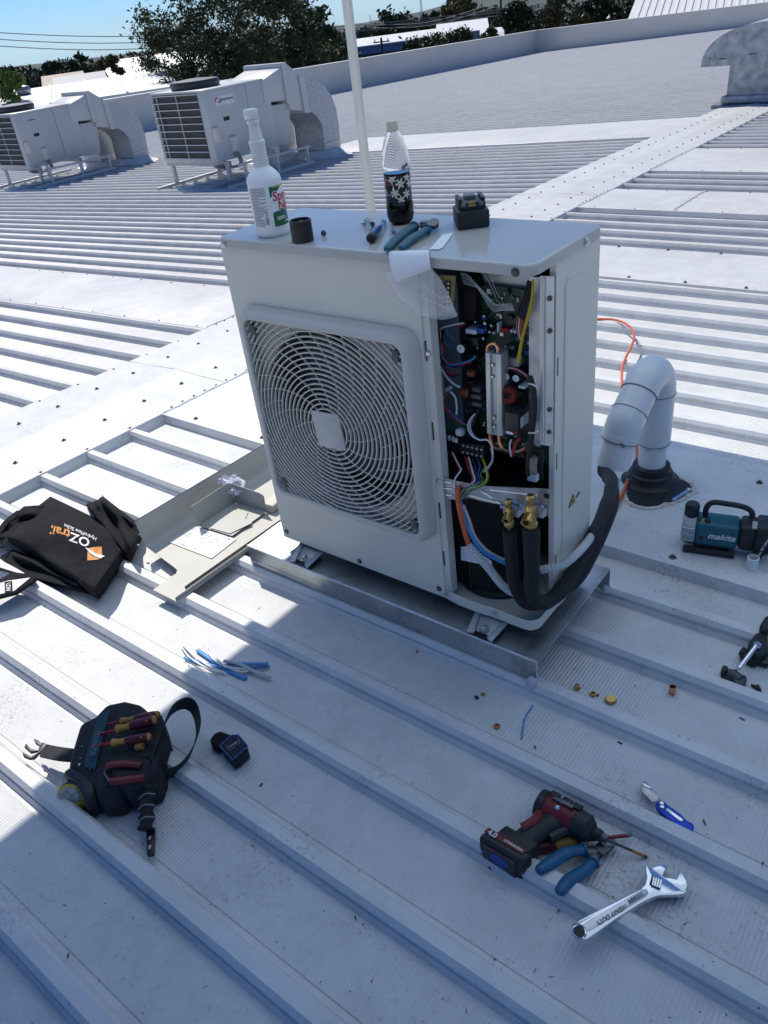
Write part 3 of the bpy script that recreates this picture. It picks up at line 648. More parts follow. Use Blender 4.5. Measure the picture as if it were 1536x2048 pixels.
ap = Vector(((GX0+GX1)/2, (GY0+GY1)/2, GZ+.75)); cs = [Vector(q) for q in ((GX0-.02, GY0-.02, GZ), (GX1+.02, GY0-.02, GZ), (GX1+.02, GY1+.02, GZ), (GX0-.02, GY1+.02, GZ))]
for k in range(4):
    mb = MB(); mb.add([cs[k], cs[(k+1) % 4], ap], [(0, 1, 2)]); mb.build('canopy_panel', CAN, t, smooth=False)
    mb = MB(); a, b = cs[k], cs[(k+1) % 4]; mb.grid(lambda u, v: a.lerp(b, u)-Vector((0, 0, v*.16)), 4, 1); mb.build('valance', CAN, t, smooth=False)
    mb = MB(); mb.tube([a, b], .012, n=5); mb.build('eave_bar', LEGM, t)
# ================================================================ THE OUTDOOR UNIT
BEIGE = mat('warm_grey_unit_paint', (.67, .64, .56), .38, var=.03, vscale=3, spec=.5, grime=((.60, .57, .50), .62, .8), gscale=5)
LIDM = mat('glossy_grey_lid_paint', (.45, .44, .41), .12, var=.03, vscale=4, spec=.38, rvar=.04)
GRILM = mat('grey_grille_plastic', (.56, .54, .485), .45, var=.04)
ZINC = mat('bright_zinc_steel', (.62, .64, .66), .28, .85, var=.15, vscale=14, rvar=.1)
ZINCM = mat('milky_galvanised_steel', (.60, .63, .64), .42, .6, var=.2, vscale=10, rvar=.12)
BAYM = mat('blue_grey_steel_plate', (.20, .25, .28), .45, .2, var=.1)
BLACKF = mat('black_felt_jacket', (.008, .008, .009), .85, bump=.3, bscale=300); DARKIN = mat('dark_interior', (.02, .021, .022), .7)
FOAM = mat('black_pipe_insulation', (.014, .015, .017), .75, bump=.25, bscale=160)
BRASS = mat('machined_brass', (.50, .33, .12), .3, 1, var=.2, vscale=40); COPPER = mat('copper_tube', (.72, .33, .18), .28, 1, var=.25, vscale=30)
PCBG = mat('green_circuit_board', (.012, .055, .030), .4, var=.6, vscale=120); PCBT = mat('tan_circuit_board', (.45, .31, .14), .55, var=.2, vscale=60)
def cmat(n, c, r=.45): return mat(n+'_insulation', c, r, var=.06)
WC = {'red': cmat('red', (.38, .015, .02)), 'white': cmat('white', (.72, .72, .72)), 'blue': cmat('blue', (.02, .09, .32)), 'navy': cmat('navy', (.015, .02, .07)), 'black': cmat('black', (.012, .012, .013)), 'green': cmat('green', (.03, .22, .05)), 'yellow': cmat('yellow', (.68, .42, .03)), 'orange': cmat('orange', (.58, .11, .035)), 'grey': cmat('grey', (.42, .43, .44)), 'pink': cmat('pink', (.5, .16, .2)), 'brown': cmat('brown', (.13, .05, .025)), 'sky': cmat('sky_blue', (.05, .25, .55))}
U = thing('outdoor_unit', 'beige outdoor condenser with round fan grille and opened electrics bay, on a metal plinth', 'air conditioner', (.47, .16, 0))
W_, D_, H_ = .94, .32, LIDZ
# base pan
mb = MB(); mb.prism([(.01, .006, .004), (.905, .006, .004), (.925, .014, .004), (.934, .035, .004), (.934, .315, .004), (.01, .315, .004)], (0, 0, .004)); base = mb.build('base_pan', BEIGE, U)
lip = [(.0, .006), (.3, .006), (.645, .006), (.66, .003), (.70, -.003), (.78, -.003), (.80, .001), (.875, 0)]+[(.905+.035*sin(a), .035-.035*cos(a)) for a in [i*pi/12 for i in range(7)]]+[(.94, .12), (.944, .16), (.94, .2), (.94, .32)]
mb = MB(); mb.grid(lambda u, v: Vector((lip[round(u*(len(lip)-1))][0], lip[round(u*(len(lip)-1))][1], -.003+.034*v)), len(lip)-1, 1); mb.build('base_lip', BEIGE, base, thick=.002, ang=50)
for x, z in ((.76, .012), (.73, .018), (.65, .015), (.815, .017)): mb = MB(); mb.cyl((x, -.0005, z), (x, -.006 if x in (.65, .815) else -.0015, z), .006 if x in (.65, .815) else .003, n=12); mb.build('screw' if x in (.65, .815) else 'hole', ZINC if x in (.65, .815) else BLK, base)
# feet
for x in (.115, .80):
    for y, s in ((-.028, 1), (.345, -1)):
        f = MB(); c = Vector((x, y, -.031))
        for dx in (-1, 1): f.prism([c+Vector((dx*.056, s*.052, .030)), c+Vector((dx*.042, s*.052, .030)), c+Vector((dx*.020, -s*.028, .004)), c+Vector((dx*.040, -s*.036, .004))], (0, 0, -.006))
        f.prism([c+Vector((-.044, s*.05, .022)), c+Vector((.044, s*.05, .022)), c+Vector((.026, -s*.018, 0)), c+Vector((-.026, -s*.018, 0))], (0, 0, .003)); o = f.build('mounting_foot', GALVD, U, bevel=.001)
        mb = MB(); mb.rng(x-.045, x+.045, y-.032, y+.030, -.0395, -.0325); mb.build('rubber_pad', BLK, o, bevel=.002)
        mb = MB(); mb.lathe([(.017, -.003), (.017, .0), (.009, .001), (.009, .008), (.007, .009)], (x, y-.004*s, -.022), n=8); mb.build('bolt', ZINC, o)
# front panel with the round fan opening
FC = Vector((.339, 0, .503)); FR = .268
mb = MB(); n = 96; vin = []; vout = []; x0, x1, z0, z1 = .0, .648, .003, .968
for k in range(n):
    a = 2*pi*k/n; dx, dz = cos(a), sin(a); vin.append(FC+Vector((dx*FR, 0, dz*FR)))
    t = min((x1-FC.x)/dx if dx > 1e-9 else 9, (x0-FC.x)/dx if dx < -1e-9 else 9, (z1-FC.z)/dz if dz > 1e-9 else 9, (z0-FC.z)/dz if dz < -1e-9 else 9); vout.append(FC+Vector((dx*t, 0, dz*t)))
for k, (cx, cz) in enumerate(((x1, z1), (x0, z1), (x0, z0), (x1, z0))):
    j = min(range(n), key=lambda i: (vout[i]-Vector((cx, 0, cz))).length); vout[j] = Vector((cx, 0, cz))
mb.add(vin+vout, [(k, (k+1) % n, n+(k+1) % n, n+k) for k in range(n)])
back = [p+Vector((0, .02, 0)) for p in vin]; mb.add(vin+back, [(k, n+k, n+(k+1) % n, (k+1) % n) for k in range(n)])
fp = mb.build('front_panel', BEIGE, U, ang=20)
mb = MB(); mb.rng(.0, .003, .001, .14, .003, .968); mb.build('side_return', BEIGE, fp)
for x, z in ((.018, .03), (.33, .02), (.63, .03)): mb = MB(); mb.lathe([(.009, 0), (.009, .002), (.006, .004), (.002, .0045)], n=10); me = mb.mesh('screw', DARKSTEEL); inst(me, 'screw', fp, (x, -.0005, z), Quaternion((1, 0, 0), pi/2))
mb = MB(); mb.rng(.0, .0025, .142, .322, .003, .968); mb.build('left_side_panel', BEIGE, U)
mb = MB(); mb.rng(.003, .93, .318, .322, .003, .968); mb.build('rear_coil', COIL, U)
# right flange column with slots
for a, b, y, nm in ((.648, .6505, -.001, 'panel_edge'), (.6505, .668, .004, 'flange'), (.668, .6705, .004, 'flange_return')):
    mb = MB(); mb.rng(a, b, y, y+(.02 if nm == 'panel_edge' else .0025 if nm == 'flange' else .03), .02, .966); fl = mb.build(nm, BEIGE, U)
    if nm == 'flange':
        for z in (.735, .52, .28, .12): mb = MB(); mb.rng(.652, .656, .0030, .0042, z, z+.05); mb.build('slot', BLK, fl)
        for z in (.755, .40, .04): mb = MB(); mb.lathe([(.008, 0), (.008, .002), (.005, .004)], n=10); inst(mb.mesh('screw', ZINC), 'screw', fl, (.660, .003, z), Quaternion((1, 0, 0), pi/2))
# fan behind the guard
mb = MB(); n = 48; mb.add([Vector((FC.x+r*cos(2*pi*k/n), y, FC.z+r*sin(2*pi*k/n))) for y, r in ((.018, FR), (.07, FR-.012), (.13, FR)) for k in range(n)], [(i*n+k, i*n+(k+1) % n, (i+1)*n+(k+1) % n, (i+1)*n+k) for i in range(2) for k in range(n)]); mb.build('fan_shroud', mat('dark_grey_shroud', (.12, .12, .12), .5), U)
mb = MB(); mb.rng(.004, .60, .29, .316, .03, .96); mb.build('inner_coil', mat('silver_brown_coil', (.18, .165, .15), .5, .4, var=.5, vscale=30, stretch=(40, 1, 1)), U)
mb = MB(); mb.rng(.598, .602, .02, .31, .03, .96); mb.build('partition', BAYM, U)
fan = bpy.data.objects.new('fan', None); COL.objects.link(fan); fan.location = (FC.x, .1, FC.z); FRAME[fan.name] = Matrix.Translation(fan.location); attach(fan, U)
FRAME[fan.name] = Matrix.Translation((FC.x, .1, FC.z))
FANM = mat('grey_fan_plastic', (.10, .10, .105), .4)
mb = MB(); mb.ring((FC.x, .06, FC.z), (FC.x, .15, FC.z), [(0, .05), (.1, .068), (1, .07)], 24); mb.build('hub', FANM, fan)
for b in range(3):
    mb = MB()
    def bl(u, v):
        r = .065+.185*u; a = b*2*pi/3+radians(78)*(v-.5)*(1-.12*u)+.5*u; return Vector((FC.x+r*cos(a), .075+.07*v+.02*u*(1-v), FC.z+r*sin(a)))
    mb.grid(bl, 8, 10); mb.build('blade', FANM, fan, thick=.003)
# guard: frame, concentric rings, swept ribs, badge
GX = (.042, .640, .200, .812)
def rrect(x0, x1, z0, z1, r, y, k=7):
    out = []
    for cx, cz, a0 in ((x1-r, z1-r, 0), (x0+r, z1-r, pi/2), (x0+r, z0+r, pi), (x1-r, z0+r, 1.5*pi)):
        for i in range(k): a = a0+pi/2*i/(k-1); out.append(Vector((cx+r*cos(a), y, cz+r*sin(a))))
    return out
mb = MB(); loops = [rrect(GX[0]+i, GX[1]-i, GX[2]+i, GX[3]-i, .045-i*.6, y) for i, y in ((0, -.001), (.005, -.03), (.012, -.040), (.018, -.043), (.027, -.043), (.030, -.039), (.030, -.014))]
m = len(loops[0]); mb.add([p for l in loops for p in l], [(i*m+k, i*m+(k+1) % m, (i+1)*m+(k+1) % m, (i+1)*m+k) for i in range(len(loops)-1) for k in range(m)])
guard = mb.build('fan_guard_frame', GRILM, U, ang=35)
IX = (GX[0]+.029, GX[1]-.029, GX[2]+.029, GX[3]-.029); GC = Vector((.339, 0, .503))
def inside(p): return IX[0] <= p.x <= IX[1] and IX[2] <= p.z <= IX[3]
def gy(r): return -.031-.013*max(0, 1-(r/.33)**2)
r = .062
while r < .415:
    N = 160; pts = [Vector((GC.x+r*cos(2*pi*k/N), gy(r), GC.z+r*sin(2*pi*k/N))) for k in range(N)]
    ok = [inside(p) for p in pts]
    if all(ok): runs = [pts+[pts[0]]]
    else:
        runs = []; s = next(i for i in range(N) if not ok[i]); cur = []
        for i in range(N+1):
            j = (s+i) % N
            if ok[j]: cur.append(pts[j])
            elif cur:
                if len(cur) > 1: runs.append(cur)
                cur = []
    for q in runs: mb = MB(); mb.tube(q, .0030, n=4, flat=(1.5, .85), up=(0, 1, 0)); mb.build('guard_ring', GRILM, guard, ang=60)
    r += .0143
for j in range(30):
    pts = []
    for i in range(40):
        r = .062+.36*i/39; a = 2*pi*j/30+1.05*((r-.05)/.3)**.8
        if j % 2 and r < .17: continue
        p = Vector((GC.x+r*cos(a), gy(r)+.003, GC.z+r*sin(a)))
        if not inside(p): break
        pts.append(p)
    if len(pts) > 2: mb = MB(); mb.tube(pts, .0024, n=4, flat=(1.4, .7), up=(0, 1, 0)); mb.build('guard_rib', GRILM, guard, ang=60)
for x, z in ((.098, .752), (.590, .752), (.098, .262), (.590, .262)):
    mb = MB(); mb.box((x, -.030, z), (.022, .014, .03)); mb.build('guard_clip', mat('dark_grey_clip', (.09, .09, .088), .5), guard, bevel=.003)
bd = [(.283, .552), (.383, .557), (.392, .450), (.292, .443)]
mb = MB(); mb.prism([(x, -.0505, z) for x, z in bd], (0, .01, 0)); bdo = mb.build('badge', GRILM, guard, bevel=.004)
mb = MB(); c = Vector((.3375, -.0512, .5005)); mb.prism([c+(Vector((x, -.0512, z))-c)*.86 for x, z in bd], (0, .002, 0)); mb.build('badge_face', mat('pale_badge_face', (.52, .52, .49), .35), bdo, bevel=.001)
# lid
mb = MB(); L0 = [Vector((p.x, p.z, 0)) for p in rrect(-.006, .946, -.008, .330, .030, 0, 6)]
LO = lambda i, z: [Vector((p.x+(.47-p.x)*i/.47, p.y+(.16-p.y)*i/.165, z)) for p in L0]
ls = [LO(0, .964), LO(0, .9815), LO(.0012, .9842), LO(.0035, .9862), LO(.0065, LIDZ), LO(.0075, LIDZ)]; m = len(L0)
mb.add([p for l in ls for p in l], [(i*m+k, i*m+(k+1) % m, (i+1)*m+(k+1) % m, (i+1)*m+k) for i in range(len(ls)-1) for k in range(m)]+[tuple((len(ls)-1)*m+k for k in range(m)), tuple(range(m))]); lid = mb.build('lid', LIDM, U, ang=14)
for p, q in (((.025, -.0085, .972), (1, 0, 0)), ((.905, -.0085, .972), (1, 0, 0)), ((.9465, .235, .972), (0, 1, 0))):
    mb = MB(); mb.lathe([(.0095, 0), (.0095, .0015), (.006, .002), (.006, .005), (.004, .0055)], n=12); me = mb.mesh('screw', DARKSTEEL if p[0] > .9 and p[1] < 0 else ZINC); inst(me, 'screw', lid, p, Quaternion(q, pi/2))
# right side panel
mb = MB(); mb.rng(.937, .940, .106, .322, .03, .966); sp = mb.build('side_panel', BEIGE, U)
mb = MB(); mb.rng(.925, .940, .1035, .106, .03, .966); mb.build('panel_edge', BEIGE, sp)
emb = [(.150, .90), (.158, .908), (.30, .908)]; mb = MB(); mb.tube([(.9405, .148, .12), (.9405, .148, .895), (.9405, .160, .912), (.9405, .305, .912)], .003, n=5); mb.build('pressed_rib', BEIGE, sp)
for z in (.70, .45, .14): mb = MB(); mb.rng(.9395, .9407, .1125, .117, z, z+.045); mb.build('slot', BLK, sp)
p = [FX(*q, .9408) for q in ((1137, 1016), (1149, 1003), (1146, 988))]; mb = MB(); mb.prism(p, (.0006, 0, 0)); tri = mb.build('warning_triangle', WC['yellow'], sp, smooth=False)
mb = MB(); c = (p[0]+p[1]+p[2])/3+Vector((.001, 0, 0)); mb.prism([c+(q-c)*.35 for q in p], (.0004, 0, 0)); mb.build('warning_mark', BLK, tri, smooth=False)
for a, b in ((p[0], p[1]), (p[1], p[2]), (p[2], p[0])): mb = MB(); mb.tube([a+Vector((.001, 0, 0)), b+Vector((.001, 0, 0))], .0009, n=4); mb.build('warning_border', BLK, tri)
mb = MB(); text(mb, 'A2L', .017, basis(FX(1156, 989, .9410), (0, 1, .25), (0, 0, 1)), bold=.0004); mb.build('lettering', BLK, sp, smooth=False)
# ---- electrics bay
mb = MB(); mb.rng(.602, .935, .296, .30, .03, .962); mb.build('bay_back', DARKIN, U)
def quad(pxs, Y, th=.002): mb = MB(); return mb.prism([FY(*p, Y) for p in pxs], (0, th, 0))
bay = quad([(846, 560), (914, 566), (930, 905), (862, 912)], .135).build('bay_plate', BAYM, U)
for x, y in ((853, 700), (856, 735), (872, 680), (880, 712), (868, 760), (876, 790), (884, 846), (874, 873), (876, 888)): p = FY(x, y, .1335); mb = MB(); mb.cyl(p, p+Vector((0, .001, 0)), .003, n=10); mb.build('hole', BLK, bay)
for x, y in ((870, 738), (887, 672)): p = FY(x, y, .133); mb = MB(); mb.box(p, (.008, .002, .03)); mb.build('slot', BLK, bay)
quad([(960, 540), (1066, 552), (1060, 600), (978, 588)], .165).build('top_bracket', ZINCM, U)
quad([(1058, 553), (1081, 555), (1080, 890), (1058, 886)], .118).build('inner_column', ZINCM, U)
col = quad([(1080, 552), (1108, 553), (1105, 893), (1080, 889)], .088).build('corner_column', ZINCM, U)
mb = MB(); mb.tube([FY(1088, 556, .087), FY(1087, 886, .087)], .003, n=6); mb.build('pressed_rib', ZINCM, col)
for x, y in ((1099, 597), (1099, 662), (1099, 819), (1098, 864)): p = FY(x, y, .087); mb = MB(); mb.ring(p, p-Vector((0, .004, 0)), [(0, .006), (.5, .006), (.6, .0035), (1, .003)], 10); mb.build('screw', DARKSTEEL, col)
mb = MB(); mb.rng(.70, .898, .150, .153, .435, .88); pcb = mb.build('circuit_board', PCBG, U)
quad([(925, 560), (952, 562), (950, 640), (930, 640)], .12, .02).build('black_bracket', BLK, U)
rnd = random.Random(5)
CH = mat('chip_black', (.015, .016, .017), .4); SOL = mat('solder_tin', (.5, .52, .53), .3, .9); CAPB = mat('capacitor_sleeve', (.01, .01, .012), .3); CAPW = mat('capacitor_white_top', (.80, .81, .80), .4, var=.03); LBL = mat('white_label', (.72, .74, .80), .5, var=.1, vscale=60)
for i in range(150):                       # small chips and parts on the board
    x = rnd.uniform(.705, .893); z = rnd.uniform(.44, .875); s = (rnd.uniform(.003, .014), rnd.uniform(.002, .010), rnd.uniform(.003, .012)); mb = MB(); mb.box((x, .150-s[1]/2, z), s)
    mb.build('chip', rnd.choice([CH, CH, SOL, WC['white'], WC['green'], WC['brown'], WC['blue']]), pcb, bevel=0)
K = lambda x, y: (840+x/5.486, 520+y/5.486)
K2 = lambda x, y: (840+x/5.486, 740+y/5.486)
def capac(q, r, Y=.10, top=CAPW, L=.03):
    p = FY(*q, Y); mb = MB(); mb.ring(p, p+Vector((0, L, 0)), [(0, r*.86), (.04, r), (1, r)], 20); o = mb.build('capacitor', CAPB, pcb)
    mb = MB(); mb.cyl(p+Vector((0, -.0006, 0)), p+Vector((0, .001, 0)), r*.86, n=20); mb.build('capacitor_top', top, o)
    if r > .008:
        for a in (0, pi/2): mb = MB(); d = Vector((cos(a), 0, sin(a)))*r*.4; mb.tube([p-d+Vector((0, -.0008, 0)), p+d+Vector((0, -.0008, 0))], .0005, n=4); mb.build('vent_score', SOL, o)
capac(K(447, 975), .0125, .085, L=.06); capac(K(947, 1280), .0098, .095, L=.05); capac(K(1052, 1300), .0098, .095, L=.05)
for x, y, r in ((577, 580, .0034), (598, 616, .0034), (703, 618, .0034), (607, 680, .003), (712, 697, .0046), (781, 721, .0036), (714, 762, .0036), (762, 790, .0034), (693, 862, .0038), (630, 966, .003), (937, 950, .0028)): capac(K(x, y), r, .125, L=.02)
for x, y in ((707, 578), (700, 605)): capac(K2(x, y), .003, .12, L=.02)
def blk(q0, q1, Y, dep, m, nm='component', bv=.0015, par=None):     # block whose front face spans two photo pixels
    a = FY(*q0, Y); b = FY(*q1, Y); mb = MB(); mb.rng(a.x, b.x, Y, Y+dep, a.z, b.z); return mb.build(nm, m, par or pcb, bevel=bv)
blk(K(498, 755), K(615, 822), .11, .04, LBL, 'relay_label_face'); blk(K(615, 745), K(700, 815), .115, .03, WC['blue'], 'relay')
blk(K(480, 840), K(640, 960), .112, .04, CH, 'power_module'); blk(K(560, 1030), K(630, 1100), .11, .04, CH, 'power_module')
blk(K(985, 765), K(1010, 800), .13, .02, CAPW, 'switch'); blk(K(1022, 772), K(1048, 810), .13, .02, CAPW, 'switch'); blk(K(880, 745), K(970, 800), .135, .02, WC['red'], 'dip_switch')
blk(K(945, 605), K(1010, 660), .14, .01, CH, 'processor'); blk(K(840, 690), K(860, 800), .13, .02, CAPW, 'connector')
blk(K(1075, 1380), K(1150, 1420), .10, .05, CAPW, 'connector'); blk(K(975, 1080), K(1080, 1180), .12, .03, WC['grey'], 'connector'); blk(K(920, 1000), K(1030, 1060), .125, .02, CH, 'chip')
blk(K2(565, 190), K2(655, 255), .085, .06, mat('grey_relay_top', (.07, .07, .08), .4), 'relay'); blk(K2(555, 265), K2(668, 335), .08, .06, mat('grey_relay_top', (.07, .07, .08), .4), 'relay'); blk(K2(560, 350), K2(672, 418), .075, .06, mat('grey_relay_top', (.07, .07, .08), .4), 'relay')
blk(K2(680, 160), K2(715, 220), .11, .03, WC['blue'], 'varistor'); blk(K(490, 1325), K(590, 1360), .10, .04, CH, 'fuse_holder')
for q, s in ((K2(495, 245), .0145), (K(570, 1240), .0105)):
    p = FY(*q, .10); mb = MB(); mb.ring(p-Vector((s, 0, 0)), p+Vector((s, 0, 0)), [(0, s*.7), (.15, s), (.85, s), (1, s*.7)], 16); o = mb.build('choke_coil', mat('enamelled_copper_brown', (.30, .12, .06), .35, .6, var=.5, vscale=200, stretch=(8, 1, 1)), pcb)
    mb = MB(); mb.ring(p-Vector((s*.9, .003, 0)), p+Vector((s*.9, -.003, 0)), [(0, s*.3), (1, s*.3)], 8); mb.build('coil_strap', WC['white'], o)
# heat sink with copper pipe
HS = mat('extruded_aluminium', (.62, .62, .59), .38, .55, var=.06)
for xa, xb, Y in ((970.5, 979.5, .07), (979.5, 991, .078), (991, 1001.5, .07)):
    mb = MB(); mb.prism([FY(xa, 705+(xa-970)*.15, Y), FY(xb, 705+(xb-970)*.15, Y), FY(xb+3.5, 867+(xb-970)*.18, Y), FY(xa+3.5, 867+(xa-970)*.18, Y)], (0, .035, 0)); hs = mb.build('heat_sink_bar', HS, U, bevel=.0008)
for q in (K(800, 1150), K2(800, 72), K2(815, 520), K2(818, 620)): p = FY(*q, .076); mb = MB(); mb.ring(p, p-Vector((0, .004, 0)), [(0, .005), (.6, .0045), (1, .003)], 10); mb.build('screw', ZINC, hs)
def wire(pts, Y, r, m, nm='wire', par=None, k=6, n=6):
    Ys = Y if isinstance(Y, (list, tuple)) else [Y]*len(pts)
    mb = MB(); mb.tube(spline([FY(*p, y) for p, y in zip(pts, Ys)], k), r, n=n); return mb.build(nm, WC[m] if isinstance(m, str) else m, par or U)
wire([K(742, 1060), K(742, 980), K(760, 935), K(800, 915), K(840, 935), K(855, 980), K(852, 1060)], .088, .0052, COPPER, 'heat_pipe', n=10)
wire([K2(775, 690), K2(776, 760), K2(800, 830), K2(850, 862), K2(900, 868)], .09, .0052, COPPER, 'refrigerant_pipe', n=10)
wire([K2(870, 700), K2(880, 800), K2(920, 865), K2(1000, 890), K2(1090, 890), K2(1160, 850)], .09, .0055, COPPER, 'refrigerant_pipe', n=10)
# toroid choke
tc = FY(*K2(968, 275), .085); tor = MB(); R1, R2 = .0155, .0085
ax = Vector((.35, -1, .1)).normalized(); e1 = ax.orthogonal().normalized(); e2 = ax.cross(e1)
tor.grid(lambda u, v: tc+(e1*cos(2*pi*u)+e2*sin(2*pi*u))*(R1+R2*.85*cos(2*pi*v))+ax*(R2*.85*sin(2*pi*v)), 28, 10); tor.build('toroid_core', CH, pcb)
for k in range(26):
    a = 2*pi*k/30; mb = MB(); d = e1*cos(a)+e2*sin(a); mb.tube([tc+d*(R1+R2*cos(b))+ax*(R2*sin(b))+(e2*cos(a)-e1*sin(a))*.0008*sin(b) for b in [2*pi*i/12 for i in range(12)]], .0014, n=5, closed=True); mb.build('winding', mat('red_enamel_copper', (.30, .045, .03), .3, .4), pcb)
# black reactor box with labels
a = FY(1009, 824, .05); b = FY(1035, 874, .05); mb = MB(); mb.rng(a.x, b.x+.002, .05, .115, b.z, a.z); rb = mb.build('reactor_box', mat('black_box_resin', (.03, .03, .033), .35), U, bevel=.0015)
mb = MB(); mb.rng(b.x+.0022, b.x+.0030, .062, .10, b.z+.018, a.z-.014); mb.build('label', LBL, rb)
mb = MB(); mb.rng(a.x+.004, a.x+.022, .0492, .0498, b.z+.003, b.z+.010); mb.build('label', LBL, rb); mb = MB(); mb.rng(a.x+.020, a.x+.031, .0488, .0494, b.z+.008, b.z+.013); mb.build('label', WC['red'], rb)
# tan terminal board upper left behind the film
tb = quad([(868, 550), (911, 552), (904, 626), (871, 625)], .052, .003).build('tan_board', PCBT, U)
for x, y in ((255, 265), (250, 315), (255, 365)): p = FY(*K(x, y), .051); mb = MB(); mb.cyl(p, p-Vector((0, .004, 0)), .0042, n=12); mb.build('resistor', WC['brown'], tb)
for i in range(6):
    p = FY(*K(325-2*i, 250+48*i), .050); mb = MB(); mb.cyl(p, p-Vector((0, .006, 0)), .0032, n=10); mb.build('terminal_screw', SOL, tb); mb = MB(); mb.box(p+Vector((-.004, .0, 0)), (.014, .004, .007)); mb.build('terminal', CH, tb)
# main terminal block
a = FY(*K2(285, 775), .075); b = FY(*K2(705, 965), .075); mb = MB(); mb.prism([FY(*K2(285, 770), .075), FY(*K2(700, 830), .075), FY(*K2(705, 975), .075), FY(*K2(285, 890), .075)], (0, .03, 0)); tbk = mb.build('terminal_block', BLK, U, bevel=.001)
for i in range(5):
    for j in range(2):
        p = FY(*K2(478+50*i, 825+11.5*i+72*j), .074); mb = MB(); mb.ring(p, p-Vector((0, .005, 0)), [(0, .0038), (.6, .0038), (1, .002)], 10); mb.build('terminal_screw', SOL, tbk)
    if i < 4: p0 = FY(*K2(503+50*i, 800+11*i), .072); p1 = FY(*K2(503+50*i, 935+11*i), .072); mb = MB(); mb.tube([p0, p1], .0016, n=4); mb.build('divider', BLK, tbk)
for x, y in ((322, 745), (366, 758), (398, 770)): p = FY(*K2(x, y), .07); mb = MB(); mb.box(p, (.0065, .006, .014)); mb.build('wire_lug', WC['white'], tbk, bevel=.001)
p = FY(*K2(440, 680), .07); mb = MB(); mb.ring(p-Vector((.008, 0, .002)), p+Vector((.008, 0, .002)), [(0, .0095), (.1, .011), (.9, .011), (1, .0095)], 16); mb.build('ferrite_ring', WC['white'], U)
p = FY(*K(310, 1415), .09); mb = MB(); mb.box(p, (.022, .01, .010), Matrix.Rotation(-.6, 3, 'Y')); mb.build('cable_clip', WC['white'], U, bevel=.002)
# harness wires
for i in range(4): wire([K(1235+5*i, 215), K(1225+6*i, 400), K(1175+7*i, 620), K(1115+6*i, 850), K(1060+10*i, 1130)], .075+.002*i, .0016, 'yellow')
for i in range(9): wire([K(1185+8*i, 225+i*3), K(1150+9*i, 380), K(1090+11*i, 500), K(1060+9*i, 600+i*8)], .085+.002*(i % 3), .0022, 'navy' if i % 3 else 'black')
for i in range(7): wire([K(1105+9*i, 470), K(1070+13*i, 640), K(1062+10*i, 760), K(1085+9*i, 860+8*i)], .095+.002*(i % 2), .0014, ['pink', 'red', 'white', 'red', 'orange', 'pink', 'brown'][i])
for i in range(7): wire([K(440+6*i, 140+20*i), K(540+22*i-6*(i % 3), 180+24*i), K(660+26*i, 350+22*i), K(790+18*i, 545-10*i), K(900+16*i, 552-12*i), K(1035-4*i, 550-8*i)], .07+.006*(i % 4), .0006, 'white')
for i in range(2): wire([K(700+60*i, 140), K(800+30*i, 330), K(850+50*i, 450), K(960+10*i, 520)], .10, .0006, 'white')
wire([K(220, 760), K(260, 738), K(340, 715), K(480, 690)], .08, .0022, 'white'); wire([K(390, 712), K(440, 722), K(500, 700)], .082, .0022, 'red')
wire([K(215, 740), K(215, 830), K(235, 920), K(270, 1010), K(250, 1100), K(225, 1170)], .085, .0024, 'red'); wire([K(222, 760), K(228, 900), K(240, 1050), K(238, 1200), K(250, 1330), K(265, 1520)], .09, .0014, 'white')
wire([K(300, 760), K(262, 850), K(300, 940), K(370, 935)], .10, .0014, 'sky'); wire([K(290, 750), K(310, 820), K(380, 880)], .10, .0014, 'sky')
for i, c in enumerate(('red', 'navy', 'black', 'blue')): wire([K(150+6*i, 880), K(150+8*i, 980), K(200+8*i, 1060+4*i), K(300, 1120+10*i), K(420, 1150+8*i), K(560, 1120-10*i)], .082+.003*i, .0022, c)
wire([K(245, 1060), K(280, 1110), K(350, 1150), K(560, 1100), K(600, 1050)], .078, .002, 'sky')
wire([K(170, 1080), K(215, 1160), K(290, 1280), K(370, 1360), K(440, 1395)], .078, .0026, 'white'); wire([K(270, 1150), K(290, 1220), K(360, 1260), K(440, 1245)], .085, .0022, 'red'); wire([K(262, 1150), K(270, 1230), K(340, 1272), K(430, 1262)], .083, .0022, 'navy')
wire([K2(190, 60), K2(158, 130), K2(180, 240), K2(240, 370), K2(300, 450), K2(400, 540), K2(480, 590)], .07, .0026, 'pink'); wire([K2(185, 160), K2(220, 320), K2(300, 430), K2(420, 530), K2(560, 640)], .072, .0028, 'navy'); wire([K2(240, 370), K2(340, 470), K2(450, 560), K2(540, 620)], .068, .0028, 'blue'); wire([K2(260, 390), K2(350, 495), K2(460, 585), K2(500, 600)], .066, .0024, 'red')
wire([K2(330, 235), K2(385, 300), K2(402, 400), K2(400, 490)], .075, .0026, 'white'); wire([K2(240, 210), K2(238, 260), K2(275, 282), K2(300, 265)], .08, .0024, 'pink')
for i in range(3): wire([K2(620-8*i, 480), K2(560-10*i, 560), K2(555-12*i, 650), K2(600-10*i, 730), K2(660, 770)], .066-.003*i, .0020, 'white' if i != 1 else 'grey')
wire([K2(650, 440), K2(600, 520), K2(585, 600)], .06, .003, 'black'); wire([K2(560, 360), K2(510, 400), K2(520, 465), K2(580, 430)], .07, .0024, 'black')
wire([K2(290, 600), K2(320, 575), K2(400, 590), K2(520, 660)], .075, .0018, 'green'); wire([K2(270, 690), K2(290, 640), K2(400, 650)], .08, .0016, 'green')
wire([K2(660, 770), K2(740, 770), K2(790, 850), K2(795, 990), K2(740, 1090)], .06, .0022, 'white')
